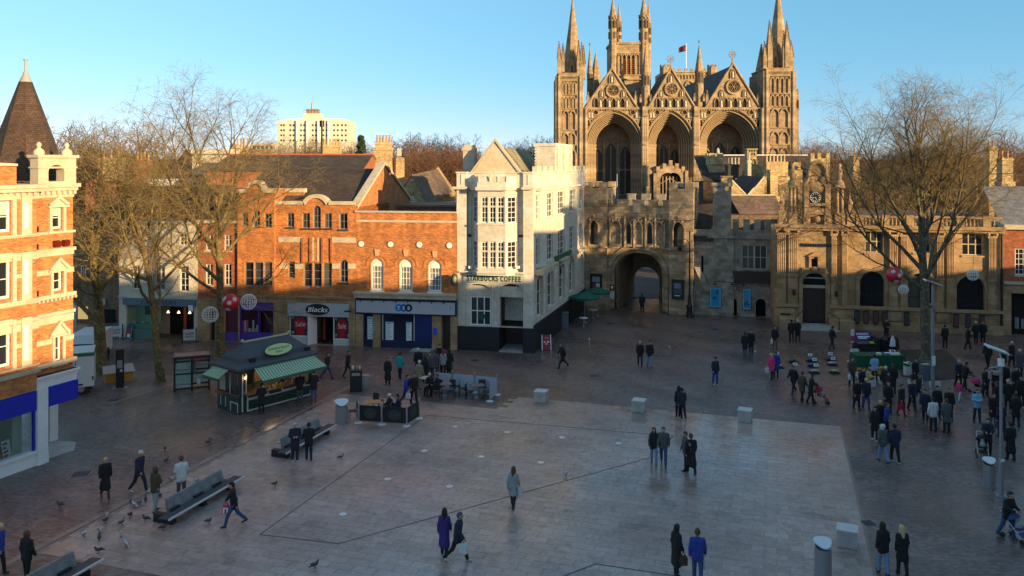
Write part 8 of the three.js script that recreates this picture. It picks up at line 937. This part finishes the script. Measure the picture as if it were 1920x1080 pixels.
for(const[A,k]of[[L,stride*.2],[R,-stride]]){const[fx,fy,fz]=A[2];meshOf(netGeo([skin([[[fx,fy-.035*s,fz-.03*s],[fx,fy-.05*s+k*.12*s,fz+.15*s],.042*s,.034*s],[[fx,fy-.02*s,fz-.015*s],[fx,fy+.03*s,fz],.046*s,.044*s]],c*.8,.02*s)]),/[wf]/.test(bag[1]||'')?paleShoe:shoeM,'shoe',t);}
const hr=style==='c'?[[q(0,.06,-.02),q(0,.07,.01),.096*s,.09*s],[q(0,.045,.08),q(0,.05,.12),.03*s,.02*s]]:style==='o'?[[q(0,.03,-.04),q(0,.03,-.01),.115*s,.1*s],[q(0,-.06,-.04),q(0,-.08,-.02),.09*s,.1*s]]:[[q(0,.05,-.03),q(0,.065,.0),.094*s,.09*s],[q(0,-.0,-.05),q(0,.03,-.04),.075*s,.085*s]];if(style==='l')hr.push([q(0,-.02,-.055),q(0,-.24,-.095),.085*s,.07*s],[q(-.075,.02,-.0),q(-.09,-.16,-.02),.03*s,.035*s],[q(.075,.02,0),q(.09,-.16,-.02),.03*s,.035*s]);meshOf(netGeo([skin(hr,near?.016:.022,.03*s)]),dye(hair),style==='c'?'cap':style==='o'?'hood':'hair',t);
if(near)for(const m of[-1,1]){const e=$();e.ball(hd[0]+m*.034*s,hd[1]+.004*s,hd[2]+.093*s,.013*s,.009*s,.008*s,6,4);e.build('eye',eyeM,t);}
if(bag[0]!=='-'){const w=bag[0],h=V(...RA[2]).add(V(0,-.1*s,.01)).applyAxisAngle(V(0,1,0),t.rotation.y).add(t.position),b=thing('carrier_bag',`${NAMES[w]} bag carried by the ${label}`.split(' ').slice(0,15).join(' '),'bag',h.x,h.y,h.z,t.rotation.y+1.2),m=$();m.ext([[-.14,-.42],[.14,-.42],[.15,-.18],[.11,-.1],[-.11,-.1],[-.15,-.18]],-.06,.06,[],true);m.build('bag',dye(w),b);const k=$();for(const q2 of[-.06,.06])k.tube([-.1,-.12,q2*.6],[0,.03,0],.012,.012,5).tube([.1,-.12,q2*.6],[0,.03,0],.012,.012,5);k.build('handle',dye(w),b);if(w==='m'){const e=$();for(const q2 of[-.065,.065]){e.box(-.1,-.4,q2-.004,-.04,-.22,q2+.004);e.box(.04,-.4,q2-.004,.1,-.22,q2+.004);e.box(-.1,-.22,q2-.004,.1,-.17,q2+.004);}e.build('emblem',M.white,b);}}
return t;
}
const ROWS=`833 1043 175 p k d l 2 .22 1.68 d -|knee length purple coat, black tights, dark hair tied up
858 1053 80 n k g s 0 .5 1.78 d wf|dark sports jacket with white trainers, striding
962 952 165 f k a l 1 .38 1.66 d w|grey coat with pale hood, black tights, walking alone over the slabs
1226 870 -8 k l d l 0 .25 1.7 d -|black jacket and pale blue jeans, arm in arm on the slabs
1244 871 -12 c b a s 0 .38 1.78 d -|grey green open jacket and dark jeans, in a couple
1286 882 -80 g k a s 0 .1 1.74 p -|grey jacket, one arm stretched out pointing
1296 888 185 k k a s 2 .3 1.78 d -|long black overcoat next to the one pointing
1268 1079 120 k k d l 2 .08 1.7 d a|black winter coat and long dark hair with a brown handbag
1308 1094 170 u b a s 0 .2 1.78 d w|bright blue jumper seen from behind
1656 1076 180 k l d l 0 .18 1.72 d -|black jacket, light jeans and long dark hair seen from behind
1692 1080 178 k k y l 1 .16 1.68 d e|black coat and long blonde hair seen from behind
1888 1008 25 k b d s 0 .3 1.76 f -|black jacket and jeans pushing a blue pushchair
197 932 40 k a y s 2 .25 1.66 d -|black fur coat, brown boots and pale hair
261 923 75 n n h c 0 .42 1.8 d -f|navy jacket and grey cap walking among pigeons
291 960 150 o f a o 0 .12 1.8 x -|olive hooded jacket and pale trousers feeding pigeons
340 937 215 w g a s 0 .1 1.78 x -|white jumper and grey jeans behind the bench
438 986 -70 k b d s 0 .5 1.74 d m|black jacket and blue jeans with a pink bag
50 1092 160 k k a o 0 .1 1.7 d -|dark hooded coat at the bottom edge by the bench
-2 1078 90 u k y c 0 .2 1.72 d -|blue jacket and yellow cap cut by the edge
553 865 20 n n h s 1 .08 1.8 x -f|navy coat, white hair and pale shoes by the far bench
579 863 -165 k n d s 0 .15 1.74 x -|black jacket with lowered head by the far bench
562 755 200 k c d s 0 .06 1.76 x -|black jacket and faded jeans leaning at the kiosk counter
588 755 195 k b k c 0 .06 1.84 x -|large black jacket and blue jeans at the kiosk end
490 776 190 k k d s 1 .05 1.68 x -|black clothes in front of the kiosk counter
613 711 75 k b d s 0 .45 1.76 d -|dark jacket and blue jeans walking past the kiosk awning
652 708 80 k n d s 0 .3 1.74 d -|black jacket walking between kiosk and black bin
727 722 10 k k d l 2 .18 1.72 d -|black hooded long coat walking towards the cafe
750 711 160 t n d s 0 .15 1.7 d -|teal jacket before the brick bank
784 704 200 k k h s 1 .05 1.78 d -|black coat and white hair at the back of the cafe group
786 729 150 e e h s 1 .1 1.74 d -|beige coat at the near side of the cafe group
796 718 170 k k d l 1 .1 1.7 d -|black coat in the middle of the cafe group
806 712 10 g k d s 0 .1 1.76 d -|grey jacket in the middle of the cafe group
824 694 0 k k d s 0 .2 1.74 d -|black jacket at the far edge of the cafe group
816 706 190 g g a s 1 .1 1.72 d -|grey violet coat in the cafe group
831 705 190 f k r l 0 .1 1.7 d -|pale jacket and red scarf in the cafe group
842 704 170 k k d o 2 .1 1.72 d -|black hooded coat at the end of the cafe group
762 758 70 u n d s 0 .42 1.74 d w|blue jacket passing the dark windbreak
776 757 30 k k a s 0 .25 1.78 d -|black suit jacket standing by the dark windbreak
733 783 -60 k k w c 0 0 1.72 s -|black coat and white hat seated at the wooden table
748 785 -90 n k d s 0 0 1.74 s -|navy coat seated holding a newspaper at the wooden table
807 740 -30 k k h s 0 0 1.72 s -|black coat and grey hair seated at the small round table
822 742 -70 k k a s 0 0 1.72 s -|black coat seated with back to the pale windbreak
1055 690 -70 k k a s 1 .5 1.76 d -|black coat striding past the coffee house corner
1200 686 0 k n y s 0 .2 1.7 d -|black jacket with white collar walking in a pair from the gateway
1218 688 5 k l d s 0 .22 1.78 d -|black jacket and pale jeans walking in a pair from the gateway
1273 783 185 k k d l 0 .2 1.72 d -|black coat and long hair, the farther of two behind the slabs
1279 786 190 n k d s 0 .3 1.7 d -f|black and white jacket, the nearer of two behind the slabs
1341 722 20 n u k c 0 .12 1.76 d -f|dark jacket and blue track trousers with red armband
1397 668 150 k b d s 1 .12 1.74 d -|dark coat and jeans standing before the shaded house
1408 663 -20 k k d s 1 .25 1.76 d -|black coat passing before the shaded house
1204 586 180 k k d s 1 .2 1.76 d -|dark figure walking through the gateway arch
1363 592 0 k k d s 1 .1 1.74 d -|dark figure by the blue banners of the shaded house
1453 654 -10 k g d s 0 .2 1.7 d w|dark jacket with white bags before the bank door
1484 642 170 k n d s 0 .2 1.76 d -|black jacket walking in a pair to the bank door
1496 641 180 k k h s 1 .2 1.72 d -|black coat and white hair walking in a pair to the bank door
1447 711 -60 m k y l 1 .15 1.66 d w|bright pink coat with a white bag by the plant trays
1455 709 170 u n a s 1 .1 1.72 d -|long blue coat next to the pink coat
1488 738 -50 k k g c 0 .45 1.76 d -|dark jacket striding ahead of the red pushchair
1504 752 120 o k a s 1 .2 1.72 d w|olive coat walking beside the red pushchair
1520 757 80 k k d s 1 .25 1.74 f -|black coat pushing a red pushchair
1597 723 10 a n d s 0 .12 1.76 d w|brown coat looking at the yellow flowers
1640 717 180 s n d s 0 .1 1.74 x -|light blue hooded jacket at the yellow flowers
1662 640 0 k k d s 0 .05 1.74 x -|dark jacket selling behind the purple sign
1606 768 15 k k a s 1 .15 1.72 d -|black coat walking with a blue bagged companion
1624 768 5 n b h s 0 .2 1.78 d p|navy jacket with a purple bag in the crowd
1660 741 140 k n h s 0 .4 1.76 d -|black coat and bald head striding by the yellow flowers
1674 738 160 k k a s 0 .2 1.78 d -|dark brown coat behind the striding bald walker
1665 775 0 k k a s 1 .15 1.76 d -|black coat with white shirt front in the middle of the crowd
1690 779 30 k r d s 1 .2 1.72 d r|black coat, red trousers and red bag
1640 826 -20 k k d l 1 .2 1.7 d -f|black coat with white shoes in front of the crowd
1650 812 10 k k y s 1 .1 1.68 d -|black coat and fair hair behind the green parka
1662 816 60 u k a s 0 .1 1.66 d -|royal blue jacket behind the green parka
1656 866 185 c l w o 0 .3 1.76 d -|grey green parka with pale fur hood and light jeans
1678 868 175 n k d s 0 .25 1.8 d -f|dark navy jacket next to the green parka
1750 809 180 w k d s 0 .08 1.74 d w|white jacket seen from behind in the crowd
1775 812 185 c k a s 1 .06 1.76 d e|dark grey green coat seen from behind with a pale bag
1757 785 5 k k d s 1 .1 1.78 d -|black coat in front of the white jacket
1780 788 -5 k k a s 1 .1 1.74 d -|black coat in front of the grey green coat
1832 791 0 s n a s 0 .12 1.76 x -|pale blue jacket walking towards the camera alone
1799 753 -60 m w y c 0 .4 1.22 d -|child in a bright pink coat and green hat
1797 727 20 n k s c 0 .2 1.72 d -|navy coat and pale blue hat behind the child
1809 732 90 k k d s 0 .2 1.74 f -|black coat pushing a dark pushchair with a pink hood
1772 653 180 k k d s 0 .06 1.76 d -|black coat standing beside the large tree
1830 645 -40 k k h s 1 .15 1.74 d -|black coat and white hair before the last bank window
1843 645 -30 k k d s 1 .15 1.76 d -|black coat before the last bank window
1897 688 20 k k h s 1 .15 1.74 d -|dark coat and white hair beyond the flat lamp head
1866 742 0 k k d o 1 .05 1.76 d -|dark hooded coat behind the tall lamp post
1884 735 -20 k k a s 1 .1 1.74 d -|dark coat with fair face in the crowd at the edge
1905 745 0 k k d s 1 .1 1.82 d -|tall black coat in the crowd at the edge
1890 768 160 k k y s 1 .1 1.68 d e|black coat with a cream bag in the crowd at the edge
1915 764 -30 k k d s 0 .15 1.78 d -f|black jacket with pale shoes at the picture edge
1862 800 10 k g d s 1 .1 1.76 d -|black coat just behind the lamp post
1878 820 190 n n d s 1 .1 1.78 d -|navy coat directly behind the lamp post
1852 851 -25 n k d s 1 .25 1.74 f -|navy coat bent over a small pushchair
1895 863 185 k k d s 2 .12 1.76 d -|long black coat beyond the lamp post
1716 725 20 k n a s 0 .15 1.76 d -|black jacket stooping near the low crate of red flowers
1735 790 -30 n k d s 1 .2 1.72 d -|navy coat walking behind the white jacket
1722 758 40 k b a s 0 .3 1.78 d -|black jacket and jeans passing the empty crate
1852 690 -50 k k d s 0 .25 1.74 d -|black jacket walking beyond the child in pink
1880 705 10 k k d s 1 .15 1.72 d -|black coat beyond the flat lamp head
1912 705 -20 g k h s 1 .1 1.74 d -|grey coat at the far edge beyond the crowd
1848 745 20 k k d s 1 .1 1.74 d -|black coat facing the lamp post from the market side
1905 800 170 k n d s 1 .12 1.76 d -|black coat seen from behind at the edge of the crowd
1870 775 200 k k a s 0 .1 1.76 d -|black jacket turned to the tall crowd by the post
1815 655 80 k k d s 1 .3 1.74 d -|black coat walking along the last bank windows
1560 655 100 k n d s 0 .3 1.74 d -|black jacket walking before the bank steps
1668 752 -60 k k d l 1 .2 1.68 d -|black coat and long hair close to the striding bald walker
1616 745 20 k b a s 0 .2 1.76 d -|black jacket and jeans walking from the flower crates
1710 770 15 n k d s 0 .2 1.76 d -|navy jacket behind the red trousers`.split('\n');
for(const row of ROWS){const[a,label]=row.split('|'),q=a.split(' ');person(+q[0],+q[1],+q[2],q[3],q[4],q[5],q[6],+q[7],+q[8],+q[9],q[10],q[11],'person in '+(/^(dark figure|child)/.test(label)?'dark clothes, '+label:label));}
{const k=scene.children.find((o)=>o.name==='kiosk'),p=V(3.7,0,-1.1).applyAxisAngle(V(0,1,0),k.rotation.y).add(k.position);person(560,740,40,'o','k','d','s',0,.02,1.74,'f','-','person in an olive top serving inside the kiosk',[p.x,p.z]);}
// pushchairs
[[1538,756,80,'r','red pushchair among the plant trays'],[1905,1012,25,'b','blue pushchair at the edge of the picture'],[1834,738,90,'k','dark pushchair with a pink hood in the crowd'],[1842,855,-25,'k','small dark pushchair in front of the navy coat']].forEach(([px,py,face,col,l])=>{const[x,z]=ground(px,py),t=thing('pushchair',l,'pushchair',x,0,z,face*Math.PI/180),f=$();for(const s of[-.22,.22]){f.tube([s,.12,.4],[s,1.02,-.5],.018,.018,6);f.tube([s,.12,-.35],[s,.55,.15],.018,.018,6);}f.tube([-.22,1.02,-.5],[.22,1.02,-.5],.022,.022,6);f.build('frame',M.steel,t);const b=$();b.bar(0,.48,.05,.36,.08,.4);b.bar(0,.68,-.15,.36,.45,.07,0,-.4);b.bar(0,.3,.3,.34,.05,.2,0,.5);b.build('seat',dye(col),t);const h=$();h.geo(new THREE.SphereGeometry(.28,12,6,0,6.283,0,1.5),new THREE.Matrix4().makeRotationX(-.5).setPosition(0,.72,-.1));h.build('hood',dye(l.includes('pink')?'m':col),t);for(const s of[-.25,.25])for(const q of[.4,-.35]){const w=$();w.tube([s-.025,.1,q],[s+.025,.1,q],.1,.1,12);w.build('wheel',M.black,t);}const y=$();y.ball(0,.55,.1,.13,.2,.14);y.ball(0,.78,.05,.09,.1,.09);y.build('blanket',dye('f'),t);});
{const[x,z]=ground(744,785),t=thing('newspaper','open newspaper held over the wooden table','newspaper',x-.3,.95,z-.05,-1.2),m=printed(.6,.4,(c,w,h)=>{c.fillStyle='#c9c4c2';c.fillRect(0,0,w,h);c.fillStyle='#a06878';c.fillRect(w*.1,h*.2,w*.3,h*.3);c.fillStyle='#777';for(let i=0;i<6;i++)c.fillRect(w*.55,h*(.15+i*.12),w*.35,h*.05);},48);for(const s of[-1,1])panel('page',.3,.4,m,t,s*.14,0,0,s*-.3,-.5,.006);}
// pigeons
{
let p0={};const put=(px,py,kind,turn,label,group)=>{const[x,z]=ground(px,py);if(p0[kind]){const c=copyOf(p0[kind],label,x,.014,z,turn);if(group)c.userData.group=group;return;}const t=p0[kind]=thing('pigeon',label,'pigeon',x,.014,z,turn,group),m=[mat(.05,.05,.06,.6),mat(.16,.17,.2,.6),mat(.5,.5,.5,.6)][kind];const c=[[[0,.13,-.05],[0,.15,.06],.052,.058],[[0,.17,.08],[0,.235,.11],.035,.026],[[0,.24,.11],[0,.245,.125],.03,.026],[[0,.245,.14],[0,.238,.168],.012,.006],[[0,.12,-.08],[0,.09,-.2],.035,.022]];meshOf(netGeo([skin(c,.012,.025)]),m,'body',t);const w=$();for(const s of[-1,1])w.ball(s*.052,.14,-.03,.018,.045,.11,8,6);w.build('wing',kind===2?mat(.2,.2,.22,.6):mat(.035,.035,.045,.6),t);const l=$();for(const s of[-.025,.025]){l.tube([s,.1,.0],[s,.0,.015],.007,.006,5);l.bar(s,.004,.03,.03,.008,.06);}l.build('leg',mat(.3,.08,.07,.6),t);};
const G='pigeons around the long bench',R=rng(14),flock=[[312,868,0],[309,846,0],[394,829,0],[390,833,1],[321,903,2],[245,945,1],[252,952,2],[262,948,1],[273,942,0],[299,934,0],[244,971,0],[228,985,1],[273,978,0],[202,972,2],[188,1000,2],[197,982,0],[157,1008,2],[186,1014,0],[227,1007,2],[237,1027,2],[306,995,0],[112,951,0],[342,905,0],[368,907,2],[185,1038,0]];
const K=['dark pigeon','grey pigeon','white speckled pigeon'];for(const[px,py,k]of flock)put(px,py,k,R()*6.28,K[k]+' in the flock on the paving round the long bench',G);
put(391,983,0,1.9,'dark pigeon by itself between the long bench and the pink bag');put(639,862,1,1.2,'grey pigeon alone on the slabs near the two standing people');put(1061,893,2,2.6,'white breasted pigeon alone beside the drain line');put(515,913,0,2,'dark pigeon alone between the two long benches');put(590,1066,0,1,'dark pigeon alone on the slabs at the bottom edge');put(537,761,0,.5,'dark pigeon alone on the setts in front of the kiosk');
}
renderer.render(scene,camera);
